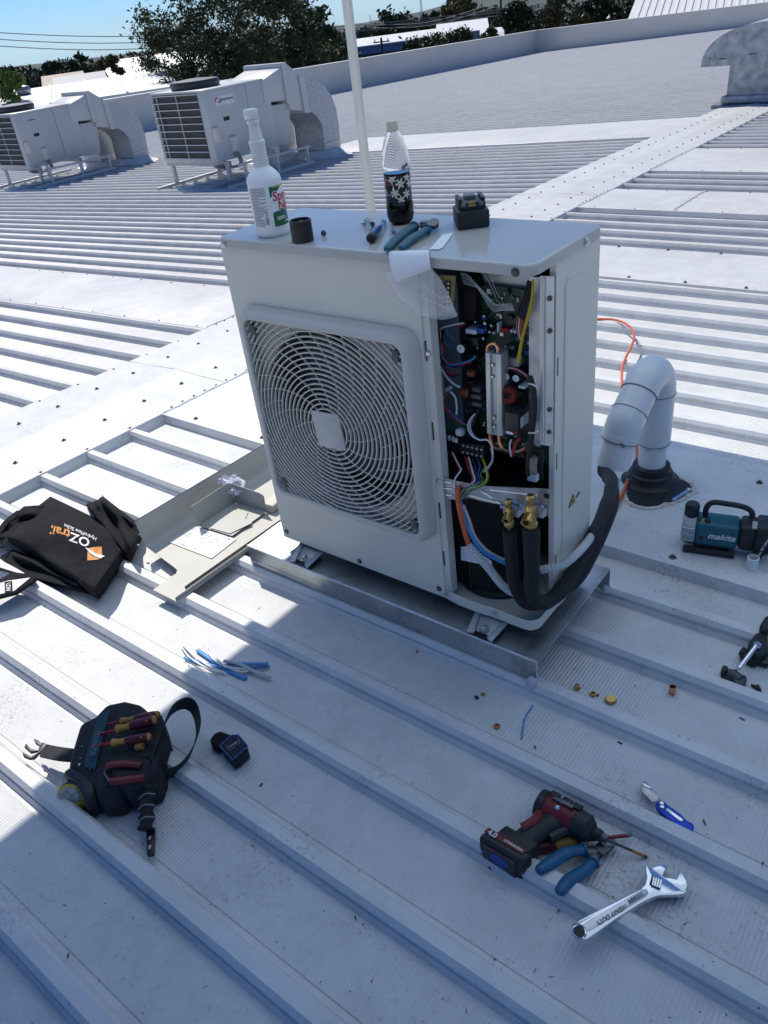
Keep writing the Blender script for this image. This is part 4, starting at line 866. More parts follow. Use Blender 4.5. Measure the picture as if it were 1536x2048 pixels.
wire([K2(1000, 765), K2(985, 830), K2(1000, 950)], .055, .0022, 'white'); wire([K2(1100, 750), K2(1060, 800), K2(1010, 950)], .052, .0022, 'red'); wire([K2(1080, 745), K2(1040, 810), K2(1012, 945)], .054, .002, 'red')
wire([K(970, 1180), K(1060, 1200), K(1160, 1260), K(1180, 1300)], .075, .0024, 'pink'); wire([K(960, 1170), K(1050, 1225), K(1160, 1280)], .078, .0024, 'black')
wire([K(1195, 1280), K(1235, 1420), K(1245, 1600), K2(1240, 500), K2(1220, 700), K2(1200, 900), K2(1190, 1150)], .075, .0085, 'black', 'harness_sleeve', n=10)
for i in range(4): wire([K2(1290+15*i, 860), K2(1275+22*i, 960), K2(1290+14*i, 1080), K2(1310+8*i, 1200)], .09, .0045, 'black', 'sensor_cable')
wire([K2(1190, 690), K2(1250, 690), K2(1300, 672)], .06, .002, 'white', 'cable_tie'); wire([K2(1185, 150), K2(1240, 160), K2(1280, 190)], .06, .002, 'white', 'cable_tie')
blk((1054, 948), (1072, 966), .07, .03, WC['white'], 'foam_block', par=U)
wire([K2(1250, 960), K2(1240, 1050), K2(1245, 1130)], .075, .010, mat('pale_brown_tube', (.30, .22, .17), .6), 'refrigerant_pipe', n=10)
# field wiring from the block down to the bracket
K3 = lambda x, y: (840+x/3.84, 840+y/3.84)
for c, a in (('red', (345, 280)), ('white', (372, 285)), ('navy', (405, 300)), ('blue', (440, 300)), ('green', (480, 290)), ('red', (352, 290))):
    wire([K3(*a), K3(a[0]+20, 350), K3(a[0]*.5+225, 420), K3(400+(a[0]-345)*.6, 470), K3(340, 530), K3(310, 590)], [.07, .05, .035, .02, .008, .004], .0022, c)
wire([K3(250, 250), K3(300, 350), K3(315, 385), K3(270, 450), K3(262, 530), K3(300, 620)], [.07, .05, .035, .015, .006, .004], .0022, 'white'); wire([K3(235, 240), K3(280, 340), K3(300, 385)], [.07, .055, .04], .0018, 'red')
wire([K3(495, 330), K3(525, 420), K3(500, 490), K3(400, 540), K3(310, 600), K3(320, 640)], [.06, .03, .01, .0, -.002, 0], .0024, 'green'); wire([K3(480, 300), K3(510, 380), K3(505, 470), K3(420, 530)], [.06, .035, .015, .002], .0022, 'yellow')
wire([K3(160, 290), K3(130, 350), K3(150, 420)], .05, .002, 'green'); wire([K3(545, 215), K3(555, 310), K3(490, 400)], [.07, .05, .03], .0026, 'grey')
# bracket carrying the valves
br = quad([K3(*q) for q in ((118, 436), (255, 462), (280, 470), (470, 505), (560, 512), (1006, 532), (1000, 600), (985, 742), (925, 738), (905, 700), (770, 700), (735, 690), (640, 655), (480, 625), (380, 600), (250, 612), (125, 582))], .012, .003).build('valve_bracket', ZINC, U)
for a, b in (((150, 470), (250, 480)), ((150, 520), (250, 530)), ((150, 568), (250, 578)), ((470, 545), (560, 600)), ((540, 535), (900, 580)), ((380, 580), (620, 640))): mb = MB(); mb.tube([FY(*K3(*a), .0105), FY(*K3(*b), .0105)], .0028, n=6); mb.build('pressed_rib', ZINC, br)
mb = MB(); p = FY(*K3(972, 585), .0112); mb.cyl(p, p+Vector((0, .001, 0)), .008, n=14); mb.build('hole', BLK, br)
for x, y in ((630, 665), (755, 680), (785, 657), (940, 668), (935, 710)): p = FY(*K3(x, y), .010); mb = MB(); mb.ring(p, p-Vector((0, .005, 0)), [(0, .006), (.6, .0055), (1, .003)], 10); mb.build('screw', ZINC, br)
def valve(cx, top, bot, s, nm):
    v = bpy.data.objects.new(nm, None); COL.objects.link(v); c = FY(*K3(cx, (top+bot)/2), -.018); v.location = c; FRAME[v.name] = Matrix.Translation(c); attach(v, U)
    X = c.x; zt = FY(*K3(cx, top), -.018).z; zb = FY(*K3(cx, bot), -.018).z; Y = -.018; zm = FY(*K3(cx, 720), -.018).z
    mb = MB(); mb.ring((X, Y, zm-.02*s), (X, Y, zm+.024*s), [(0, .011*s), (.2, .0125*s), (.8, .0125*s), (1, .009*s)], 14); mb.build('body', BRASS, v)
    mb = MB(); mb.ring((X, Y, zm+.024*s), (X, Y, zt), [(0, .008*s), (.3, .008*s), (.32, .011*s), (.9, .011*s), (1, .008*s)], 6); mb.build('stem_cap', BRASS, v, bevel=.0008)
    mb = MB(); mb.ring((X, Y-.006, zm+.003), (X+.006, Y-.032*s, zm-.004), [(0, .011*s), (.5, .0105*s), (.55, .0125*s), (1, .0125*s)], 16, caps=False); mb.build('service_port', BRASS, v)
    mb = MB(); p = Vector((X+.006, Y-.032*s, zm-.004)); q = Vector((X+.003, Y-.018*s, zm-.001)); mb.ring(p, q, [(0, .0124*s), (.02, .007*s), (.9, .006*s), (1, .001)], 16, caps=False); mb.build('port_mouth', BRASS, v)
    mb = MB(); mb.ring((X, Y, zm-.02*s), (X, Y, zb), [(0, .012*s), (.25, .0155*s), (.9, .0155*s), (1, .013*s)], 6); mb.build('flare_nut', BRASS, v, bevel=.001)
    mb = MB(); mb.box((X, .0, zm), (.05*s, .02, .02)); mb.build('mount_plate', ZINC, v)
    return X, zb
vx1, vb1 = valve(683, 610, 815, .85, 'service_valve'); vx2, vb2 = valve(852, 575, 835, 1.12, 'service_valve')
mb = MB(); mb.cyl((vx1, -.018, vb1+.004), (vx1, -.018, vb1-.02), .0055, n=10); mb.build('copper_stub', COPPER, U)
# compressor in its black jacket
mb = MB(); mb.lathe([(.098, .012), (.10, .05), (.102, .2), (.10, .33), (.08, .345), (.02, .35)], (.725, .155, 0), n=32); cpo = mb.build('compressor_jacket', BLACKF, U)
mb = MB(); mb.tube([(.725-.02, .0535, .02), (.725-.02, .052, .2), (.725-.018, .053, .345)], .0016, n=4); mb.build('jacket_seam', WC['brown'], cpo)
mb = MB(); mb.rng(.606, .69, .06, .24, .012, .40); mb.build('accumulator_jacket', BLACKF, U, bevel=.03, seg=4)
mb = MB(); mb.prism([FY(*K3(*q), .045) for q in ((314, 975), (380, 968), (550, 1085), (552, 1122), (470, 1108), (315, 1075))], (0, .0006, 0)); mb.build('paper_label', LBL, U, smooth=False)
for x, y in ((240, 1130), (235, 1275), (323, 1350)): p = FY(*K3(x, y), .05); mb = MB(); mb.ring(p-Vector((0, 0, .006)), p+Vector((0, 0, .006)), [(0, .006), (.5, .006), (.5, .004), (1, .004)], 8); mb.build('stud', SOL, U)
mb = MB(); mb.lathe([(.118, .012), (.118, .02), (.10, .03)], (.735, .165, 0), n=28); mb.build('mount_ring', CH, U)
# plastic film flap and paper hanging out of the top of the bay
FILM = mat('clear_plastic_film', (.82, .84, .84), .10, trans=0, alpha=.28, var=.05, spec=.6)
PAPER = mat('white_paper', (.74, .76, .80), .6, var=.03)
K5 = lambda x, y: (760+x/7.68, 460+y/7.68)
def sheetpx(pts, Y, m, nm, par, th=.0006): mb = MB(); Ys = Y if isinstance(Y, list) else [Y]*len(pts); P = [FY(*K5(*p), y) for p, y in zip(pts, Ys)]; mb.prism(P, (0, th, 0)); return mb.build(nm, m, par, smooth=False)
film = thing('plastic_film', 'clear plastic film flap hanging over the top of the electrics bay', 'plastic film', FY(*K5(500, 900), -.012))
sheetpx([(70, 660), (250, 600), (560, 590), (800, 600), (930, 760), (1040, 960), (1100, 1100), (1190, 1310), (960, 1360), (760, 1320), (580, 1310), (480, 1170), (280, 1050), (190, 880)], [-.012, -.013, -.014, -.014, -.016, -.018, -.018, -.016, -.014, -.012, -.01, -.009, -.009, -.010], FILM, 'film_sheet', film)
CREASE = mat('film_crease', (.8, .82, .82), .3, alpha=.75)
for pts in ([(270, 800), (320, 870), (480, 950), (700, 1060), (940, 1160), (1060, 1210)], [(560, 690), (580, 900), (600, 1100), (610, 1290)], [(200, 890), (240, 850), (260, 800)], [(760, 1330), (960, 1370), (1180, 1320)], [(600, 760), (700, 880), (840, 980), (940, 1060)]):
    mb = MB(); mb.tube(spline([FY(*K5(*p), -.0205) for p in pts], 5), .0007, n=4); mb.build('crease', CREASE, film)
pap = thing('paper_sheet', 'white paper sheet draped over the lid edge above the electrics bay', 'paper', Lp(833, 505, .001))
mb = MB(); f0 = [Lp(*K5(*p), .0012) for p in ((130, 318), (470, 308), (770, 312))]; f1 = [FY(*K5(*p), -.0135) for p in ((135, 360), (450, 350), (752, 345))]; f2 = [FY(*K5(*p), y) for p, y in zip(((165, 600), (470, 560), (770, 520)), (-.026, -.030, -.026))]; f3 = [FY(*K5(*p), y) for p, y in zip(((262, 808), (520, 700), (778, 604)), (-.020, -.024, -.02))]
rows = [f0, f1, f2, f3]; mb.grid(lambda u, v: spline([r[round(v*2)] for r in rows], 4)[round(u*12)], 12, 2); mb.build('hanging_part', PAPER, pap, thick=.0004, ang=70)
mb = MB(); mb.prism([Lp(*K5(*p), .0016) for p in ((760, 300), (960, 75), (1120, 40), (1105, 80), (965, 270), (900, 300))], (0, 0, .0006)); mb.build('folded_corner', PAPER, pap, smooth=False)

# plinth, wedge-shaped under the unit
PLM = mat('sheet_zinc_plinth', (.42, .44, .45), .30, .75, var=.3, vscale=7, rvar=.12, grime=((.22, .22, .22), .55, .72), gscale=6)
t = thing('plinth', 'shiny sheet-metal plinth under the beige outdoor unit', 'plinth', (.4, .17, -.16))
X0, X1, Y0, Y1, ZP = -.13, .977, -.060, .402, -.040
mb = MB(); mb.rng(X0, X1, Y0, Y1, ZP-.002, ZP); mb.build('top_plate', PLM, t)
for y in (Y0, Y1):
    s = 1 if y == Y0 else -1
    mb = MB(); mb.add([(X0, y, ZP-.0021), (X1, y, ZP-.0021), (X1, y, ztop(0, y)), (X0, y, ztop(0, y))], [(0, 1, 2, 3)]); mb.build('skirt', PLM, t, smooth=False, thick=.0015)
    mb = MB(); mb.tube([(X0, y-s*.0015, ZP-.052), (X1-.07, y-s*.0015, ZP-.060)], .0012, n=4); mb.build('fold_line', PLM, t)
HEM = mat('zinc_hem_painted_highlight', (.66, .68, .70), .5, .3, var=.2, vscale=60)  # paler than the plinth: the edge highlight is put into the hem's colour
mb = MB(); mb.tube([(X0, Y0-.0005, ZP-.001), (X1, Y0-.0005, ZP-.001)], .0036, n=8); mb.build('front_hem', HEM, t)
mb = MB(); mb.tube([(X1-.002, Y0, ZP-.003), (X1-.002, Y1, ZP-.003)], .0022, n=6); mb.build('end_hem', HEM, t)
mb = MB(); mb.tube([(X1-.001, Y0, ZP-.003), (X1-.001, Y0, ztop(0, Y0))], .002, n=6); mb.build('end_hem', HEM, t)
for y in (Y0-.008, Y1+.004): mb = MB(); mb.lathe([(.016, -.004), (.015, .008), (.011, .018), (.004, .024)], (X1-.012, y, ztop(0, y)), n=10); mb.build('sealant_blob', mat('clear_silicone', (.5, .52, .54), .25, var=.2), t)
# ================================================================ PIPES AND CABLES
PVC = mat('grey_white_pvc', (.60, .62, .63), .28, var=.04, spec=.5)
PVCW = mat('white_pvc', (.70, .71, .71), .3, var=.04); RUB = mat('black_rubber_boot', (.012, .012, .013), .5, bump=.2, bscale=50)
t = thing('vent_pipe', 'white plastic gooseneck cable pipe standing behind the right side of the unit', 'pipe', (.840, 1.085, -.14))
bx, by = .838, 1.085; zb = ztop(bx, by)+.004
mb = MB(); mb.cyl((bx, by, zb), (bx, by, .06), .049, n=32); mb.build('riser', PVCW, t)
G5 = [(bx, by, .03), (bx, by, .225)]
arc = spline([(bx, by, .225), (bx-.001, by-.012, .275), (bx-.003, by-.05, .315), (bx-.006, by-.105, .318), (bx-.009, by-.155, .285)], 6)
mb = MB(); mb.cyl(G5[0], G5[1], .0585, n=32); mb.build('sleeve', PVC, t)
mb = MB(); mb.tube(arc, .0605, n=28, caps=False); mb.build('top_elbow', PVC, t)
a0 = Vector(arc[-1]); d0 = (Vector(arc[-1])-Vector(arc[-2])).normalized(); a1 = a0+d0*.085; d1 = Vector((-.12, -.30, -.95)).normalized()
mb = MB(); mb.tube([a0-d0*.004, a0.lerp(a1, .5), a1], .0585, n=28, caps=False); mb.build('straight', PVC, t)
a2 = a1+(d0+d1).normalized()*.075; e = a2+d1*.105
mb = MB(); mb.tube(spline([a1-d0*.006, a1, a1+d0*.030+d1*.004, a2-d1*.004-d0*.002, a2, a2+d1*.012], 6), .0605, n=28, caps=False); mb.build('lower_elbow', PVC, t)
mb = MB(); mb.tube([a2+d1*.006, e], .0565, n=28, caps=False); mb.build('spigot', PVCW, t, thick=.003)
for p, d, r in ((Vector(G5[0]), Vector((0, 0, 1)), .0600), (Vector(G5[1]), Vector((0, 0, 1)), .0620), (a0, d0, .0620), (a1-d0*.006, d0, .0620), (a2+d1*.012, d1, .0620)):
    mb = MB(); mb.ring(p-d*.0016, p+d*.0016, [(0, r-.006), (.1, r), (.9, r), (1, r-.006)], 32, caps=False); mb.build('joint', mat('dark_joint_line', (.16, .17, .18), .5), t)
mb = MB(); p = Vector((.803, .716, .118)); mb.box(a2+Vector((.030, -.0545, .0)), (.016, .001, .022), Matrix.Rotation(.35, 3, 'X')); mb.build('printed_mark', mat('faded_print', (.38, .38, .36), .6), t)
mb = MB(); mb.lathe([(.052, .075), (.066, .070), (.070, .052), (.066, .048), (.078, .040), (.080, .028), (.090, .012), (.105, .004)], (bx, by, zb), n=32, caps=False); bo = mb.build('rubber_boot', RUB, t)
mb = MB(); sk = [PR(x, y, RH+.008) for x, y in ((1256, 968), (1253, 990), (1262, 1003), (1300, 1012), (1340, 1003), (1376, 988), (1383, 972), (1362, 958), (1330, 945), (1280, 945))]; mb.prism(spline(sk, 4, True), (0, 0, -.006)); mb.build('boot_skirt', RUB, bo)
mb = MB(); mb.tube([p+Vector((random.uniform(-.006, .006), random.uniform(-.006, .006), -.002)) for p in spline([c+(q-c)*1.06 for q in sk for c in [Vector((bx, by, q.z))]], 5, True)], .008, n=6, closed=True, flat=(.5, 1.3), up=(0, 0, 1)); mb.build('sealant_skirt', mat('dirty_sealant', (.52, .48, .43), .7, var=.35, vscale=60, bump=.5, bscale=120), bo)
mb = MB(); mb.tube([PR(1345, 1000, RH+.012), PR(1380, 978, RH+.012)], .006, n=5, flat=(.4, 1.3), up=(0, 0, 1)); mb.build('clamp_strip', ZINC, bo)
p = PR(1377, 979, RH+.013); mb = MB(); mb.lathe([(.008, 0), (.008, .003), (.004, .006)], p, n=8); mb.build('screw', ZINC, bo)
# insulated refrigerant lines
def mixpath(L): return [Vector(p) for p in L]
pipe2 = mixpath([(vx2, -.018, vb2+.006), (vx2, -.016, .22), (.936, -.012, .16), (.944, .0, .115), (.956, .035, .090), (.966, .09, .090), (.968, .17, .105), (.966, .26, .13), (.955, .37, .155), (.93, .48, .16), (.89, .59, .135), (.84, .69, .095), (.797, .745, .075), (.788, .775, .11)])
mb = MB(); sp2 = spline(pipe2, 6); mb.tube(sp2, [.0205+.001*sin(i*.9) for i in range(len(sp2))], n=14); o = solo(mb, 'insulated_pipe', 'thick black insulated pipe curling round the right side of the unit', 'pipe', FOAM, loc=(.95, .1, .03))
pipe1 = mixpath([(vx1, -.018, vb1-.012), (vx1+.002, -.014, .20), (vx1+.008, -.004, .13), (vx1+.022, .018, .075), (.925, .06, .052), (.952, .11, .062), (.972, .19, .068), (.972, .28, .095), (.962, .38, .118), (.938, .49, .122), (.895, .60, .10), (.845, .70, .062), (.806, .75, .05), (.797, .785, .09)])
mb = MB(); sp1 = spline(pipe1, 6); mb.tube(sp1, .0168, n=12); solo(mb, 'insulated_pipe', 'thinner black insulated pipe from the smaller brass valve', 'pipe', FOAM, loc=(.92, .1, .03))
COND = mat('light_grey_conduit', (.52, .54, .54), .45, var=.05)
def conduit(P, lab, r=.0118, pitch=.0076):
    s = spline(P, 24); D = [0]
    for a, b in zip(s, s[1:]): D.append(D[-1]+(b-a).length)
    n = int(D[-1]/pitch*4); pts = []; rad = []; j = 0
    for i in range(n):
        d = D[-1]*i/n
        while D[j+1] < d: j += 1
        pts.append(s[j].lerp(s[j+1], (d-D[j])/(D[j+1]-D[j]+1e-9))); rad.append(r*(1.0, .96, .66, .96)[i % 4])
    mb = MB(); mb.tube(pts, rad, n=14); return solo(mb, 'corrugated_conduit', lab, 'conduit', COND, loc=P[len(P)//2], ang=180)
conduit([FY(*K3(375, 960), -.012), FY(*K3(450, 1050), -.016), FY(*K3(530, 1140), -.014), FY(*K3(640, 1275), -.004), FY(*K3(760, 1345), .012), FY(*K3(860, 1368), .03), FY(*K3(955, 1345), .05)], 'grey corrugated conduit sagging inside the open bay in front of the black compressor')
conduit([FX(*K3(930, 1150), .93), FX(*K3(1010, 1135), .955), FX(*K3(1100, 1110), .975), FX(*K3(1190, 1040), .985), FX(*K3(1290, 930), .97), FX(*K3(1390, 770), .93), FX(*K3(1460, 640), .89), FX(*K3(1500, 540), .85), FX(*K3(1515, 460), .83)], 'grey corrugated conduit rising outside the unit into the plastic gooseneck')
def cable(P, r, m, nm, lab, cat='cable', k=8, n=8, flat=None, group=None, up=None): mb = MB(); mb.tube(spline(P, k), r, n=n, flat=flat, up=up); return solo(mb, nm, lab, cat, m, group=group)
cable([FY(*K3(292, 515), .006), FY(*K3(290, 600), -.004), FY(*K3(312, 720), -.012), FY(*K3(345, 860), -.014), FY(*K3(378, 965), -.012)], .0072, WC['orange'], 'power_cable', 'orange power cable running down in front of the black compressor', flat=(1, 1))
cable([FY(*K3(300, 570), .004), FY(*K3(330, 720), -.006), FY(*K3(385, 860), -.006), FY(*K3(470, 1000), .0), FY(*K3(580, 1065), .006), FY(*K3(690, 1115), .014)], .0056, WC['sky'], 'data_cable', 'blue cable bending right beside the orange cable in the bay')
cable([FY(*K3(330, 650), .0), FY(*K3(375, 760), -.004), FY(*K3(420, 890), .0), FY(*K3(500, 990), .008), FY(*K3(590, 1050), .012), FY(*K3(670, 1085), .018)], .0046, WC['grey'], 'control_cable', 'pale grey cable above the blue cable in the bay')
cable([PR(1150, 636, .052), PR(1196, 638, .05), PR(1232, 640, .055), PR(1258, 652, .07), PR(1268, 672, .08), PR(1262, 694, .07), PR(1251, 716, .05), PR(1244, 742, .048), PR(1246, 790, .05), PR(1262, 850, .055), PR(1275, 905, .055), PR(1262, 945, .06), PR(1246, 985, .058), PR(1228, 1022, .055), PR(1208, 1058, .054)], .0062, WC['orange'], 'power_cable', 'orange cable lying on the roof behind the plastic gooseneck')
mb = MB(); mb.tube(spline([PR(1268, 676, .05), PR(1276, 682, .047), PR(1281, 690, .045)], 4), .004, n=5, flat=(.4, 1.4), up=(0, 0, 1)); solo(mb, 'cable_shadow', 'small grey strip painted in as the shadow at the bend of the orange cable', 'painted_shadow', WC['grey'])  # flat grey strip standing in for the cable's cast shadow

# ================================================================ ON THE LID
def lidthing(name, lab, cat, p, rot=0, group=None): return thing(name, lab, cat, Vector((p[0], p[1], LIDZ)), rot, group)
def cylpatch(mb, c, r, a0, a1, z0, z1, n=16):
    mb.grid(lambda u, v: Vector((c[0]+r*cos(a0+(a1-a0)*u), c[1]+r*sin(a0+(a1-a0)*u), z0+(z1-z0)*v)), n, 1); return mb
def cyltext(mb, s, size, c, r, ang, z, bold=0, shear=0):
    M = basis((c[0]+r*cos(ang), c[1]+r*sin(ang), z), (-sin(ang), cos(ang), 0), (0, 0, 1)); return text(mb, s, size, M, bend=r, bold=bold, shear=shear, depth=.0004)
# spray bottle
sb = (.148, .062); t = lidthing('spray_bottle', 'white spray bottle with green label and red lettering on the left of the lid', 'bottle', sb)
BOT = mat('white_hdpe', (.74, .745, .75), .4, var=.03); TRL = mat('milky_clear_plastic', (.70, .71, .70), .25, var=.06, alpha=.82)
z = LIDZ; mb = MB(); mb.lathe([(.040, 0), (.043, .003), (.044, .010), (.0425, .016), (.0435, .020), (.0435, .128), (.044, .134), (.042, .142), (.034, .153), (.021, .165), (.018, .168)], (*sb, z), n=40); mb.build('body', BOT, t, ang=40)
pr_ = [(.018, .167)]
for i in range(7): pr_ += [(.0185, .168+i*.0062), (.0205-.0002*i, .170+i*.0062), (.0205-.0002*i, .1725+i*.0062), (.0183, .174+i*.0062)]
mb = MB(); mb.lathe(pr_+[(.0195, .213), (.0205, .217), (.0205, .224), (.017, .227)], (*sb, z), n=28); mb.build('neck_collar', TRL, t)
mb = MB(); mb.lathe([(.0165, .226), (.016, .236), (.0135, .250), (.0125, .262), (.016, .266), (.0165, .270), (.012, .273)], (*sb, z), n=20); mb.build('pump_body', TRL, t)
mb = MB(); R = Matrix.Rotation(radians(-20), 3, 'Z'); mb.box((sb[0]-.003, sb[1], z+.284), (.035, .028, .023), R); mb.build('nozzle_head', TRL, t, bevel=.004)
mb = MB(); mb.box((sb[0]+.016, sb[1]-.004, z+.266), (.008, .012, .012), R); mb.box((sb[0]-.018, sb[1]+.004, z+.264), (.008, .012, .010), R); mb.build('trigger_pivot', TRL, t, bevel=.003)
ca = radians(-43); la = ca+radians(62); rl = .0441
GRN = mat('green_label_print', (.015, .13, .055), .4, var=.1); REDP = mat('red_label_print', (.50, .012, .03), .4, var=.05); INK = mat('grey_label_ink', (.22, .22, .26), .6); NAVP = mat('blue_label_print', (.03, .09, .3), .4); YELP = mat('yellow_label_print', (.70, .52, .08), .4)
mb = MB(); cylpatch(mb, sb, rl, la-radians(52), la+radians(60), z+.024, z+.124, 24); lb = mb.build('front_label', mat('white_label_stock', (.76, .77, .78), .4, var=.02), t)
mb = MB(); cylpatch(mb, sb, rl+.0002, la-radians(52), la+radians(60), z+.026, z+.060, 24); mb.build('green_field', GRN, lb)
mb = MB(); a0 = la-radians(52); mb.grid(lambda u, v: Vector((sb[0]+(rl+.0003)*cos(a0+radians(112)*u), sb[1]+(rl+.0003)*sin(a0+radians(112)*u), z+.122-(.026-.024*min(1, u*2.2))*(1-v))), 24, 1); mb.build('green_field', GRN, lb)
mb = MB(); mb.grid(lambda u, v: Vector((sb[0]+(rl+.0003)*cos(a0+radians(112)*u), sb[1]+(rl+.0003)*sin(a0+radians(112)*u), z+.060+(.014*min(1, u*1.5))*v)), 24, 1); mb.build('green_field', GRN, lb)
for s, zz, dz in (('Spray', .097, 0), ('Nine', .073, .012)):
    wt = MB(); cyltext(wt, s, .0315, sb, rl+.0004, la+radians(-2+dz*900), z+zz, bold=.0018, shear=.1); wt.build('lettering_outline', WHITEP, lb, smooth=False)
    wt = MB(); cyltext(wt, s, .031, sb, rl+.0008, la+radians(-2+dz*900), z+zz, bold=.0006, shear=.1); wt.build('lettering', REDP, lb, smooth=False)
for k, (a_, b_, zz, hh, m_) in enumerate(((-20, 40, .0535, .006, NAVP), (-40, -6, .046, .0022, WHITEP), (-40, -2, .0415, .0022, WHITEP), (-10, 30, .034, .002, WHITEP), (-40, 20, .1192, .0018, YELP))):
    wt = MB(); cylpatch(wt, sb, rl+.0006, la+radians(a_), la+radians(b_), z+zz, z+zz+hh, 10); wt.build('print_line', m_, lb, smooth=False)
rr = random.Random(2); pm = MB()
for i in range(26):
    zz = z+.030+i*.0036; a = ca-radians(66); a1 = a+radians(rr.choice([50, 58, 62, 62, 62, 36])); mb = pm; cylpatch(mb, sb, rl-.0002, a, a1 if i > 8 else min(a1, a+radians(44)), zz, zz+.0016, 8)
o = pm.build('fine_print', INK, t, smooth=False); o['kind'] = 'stuff'
bc = MB()
for i in range(13): zz = z+.034+i*.0022; cylpatch(bc, sb, rl-.0002, ca-radians(18), ca-radians(6), zz, zz+rr.uniform(.0005, .0017), 4)
o = bc.build('barcode', INK, t, smooth=False); o['kind'] = 'stuff'
# black cap
cb = (.287, .026); t = lidthing('plastic_tube', 'short black plastic tube standing beside the spray bottle', 'tube', cb)
mb = MB(); mb.lathe([(.026, 0), (.0275, .002), (.0275, .050), (.0262, .052), (.0235, .052), (.0235, .012), (.001, .012)], (*cb, LIDZ), n=28); mb.build('shell', BLK, t)
mb = MB(); mb.box((cb[0], cb[1], LIDZ+.03), (.010, .040, .034), Matrix.Rotation(.5, 3, 'Z')); mb.build('inner_web', BLK, t, bevel=.001)
mb = MB(); mb.lathe([(.012, .012), (.012, .046), (.009, .046), (.009, .012)], (*cb, LIDZ), n=16, caps=False); mb.build('inner_tube', BLK, t)
# cola bottle
pb = (.441, .233); t = lidthing('drink_bottle', 'half-full cola bottle with dark floral label and beige cap on the lid', 'bottle', pb)
PET = mat('clear_pet', (.93, .96, .97), .03, trans=1, var=.01, ior=1.12); COLA = mat('cola', (.012, .006, .005), .08, var=.1)
body = [(.012, .0), (.024, .001), (.031, .008), (.0345, .022), (.0345, .048), (.0325, .056), (.0325, .118), (.0345, .124), (.0345, .140), (.0335, .155), (.0300, .175), (.0235, .196), (.0165, .210), (.0125, .217), (.0125, .226)]
mb = MB(); mb.lathe(body, (*pb, LIDZ), n=36); mb.build('shell', PET, t, ang=60)
mb = MB(); mb.lathe([(max(.001, r-.0015), zz+.0012) for r, zz in body if zz < .118]+[(.0308, .122)], (*pb, LIDZ), n=36); mb.build('cola', COLA, t, ang=60)
mb = MB(); mb.lathe([(.0135, .214), (.0145, .215), (.0145, .2195), (.0137, .220), (.0142, .2205), (.0137, .2345), (.0125, .2362), (.003, .2364)], (*pb, LIDZ), n=30); mb.build('cap', mat('beige_cap', (.62, .55, .42), .45), t)
LBN = mat('navy_bottle_label', (.012, .014, .035), .35, var=.1); mb = MB(); mb.lathe([(.0329, .056), (.0329, .118)], (*pb, LIDZ), n=40, caps=False); lb = mb.build('label', LBN, t)
pa = radians(-46)
def flower(a, zz, s, rot=0):
    for k in range(6):
        th = rot+k*pi/3; c = (cos(th)*s*.55, sin(th)*s*.55); L, w = s*.5, s*.21; pts = []
        for q in range(10):
            b = 2*pi*q/10; px = c[0]+cos(th)*L*cos(b)-sin(th)*w*sin(b); py = c[1]+sin(th)*L*cos(b)+cos(th)*w*sin(b); A = a+px/.033; pts.append(Vector((pb[0]+.0334*cos(A), pb[1]+.0334*sin(A), LIDZ+min(.117, max(.057, zz+py)))))
        mb = MB(); mb.add(pts, [tuple(range(10))]); mb.build('petal', mat('cream_petal', (.70, .66, .48), .5), lb, smooth=False)
for a, zz, s in ((4, .100, .0125), (-22, .078, .012), (30, .074, .011), (-30, .112, .011), (38, .112, .010), (2, .062, .010), (52, .096, .011)): flower(pa+radians(a), zz, s, a*.3)
lc = pa-radians(58)
def disc(a, zz, r, m, f, lo=-9, hi=9, d=.0003):
    pts = []
    for q in range(24): b = 2*pi*q/24; px, py = cos(b)*r, min(hi, max(lo, sin(b)*r)); A = a+px/.033; pts.append(Vector((pb[0]+(.0330+d)*cos(A), pb[1]+(.0330+d)*sin(A), LIDZ+zz+py)))
    mb = MB(); mb.add(pts, [tuple(range(24))]); mb.build(f, m, lb, smooth=False)
disc(lc, .091, .019, WHITEP, 'logo_disc', d=.0004); disc(lc, .091, .0172, REDP, 'logo_band', lo=.006, d=.0006); disc(lc, .091, .0172, NAVP, 'logo_band', hi=-.007, d=.0006)
mb = MB(); cyltext(mb, 'PEPSI', .0115, pb, .0338, lc, LIDZ+.091, bold=.0007); mb.build('lettering', BLK, lb, smooth=False)
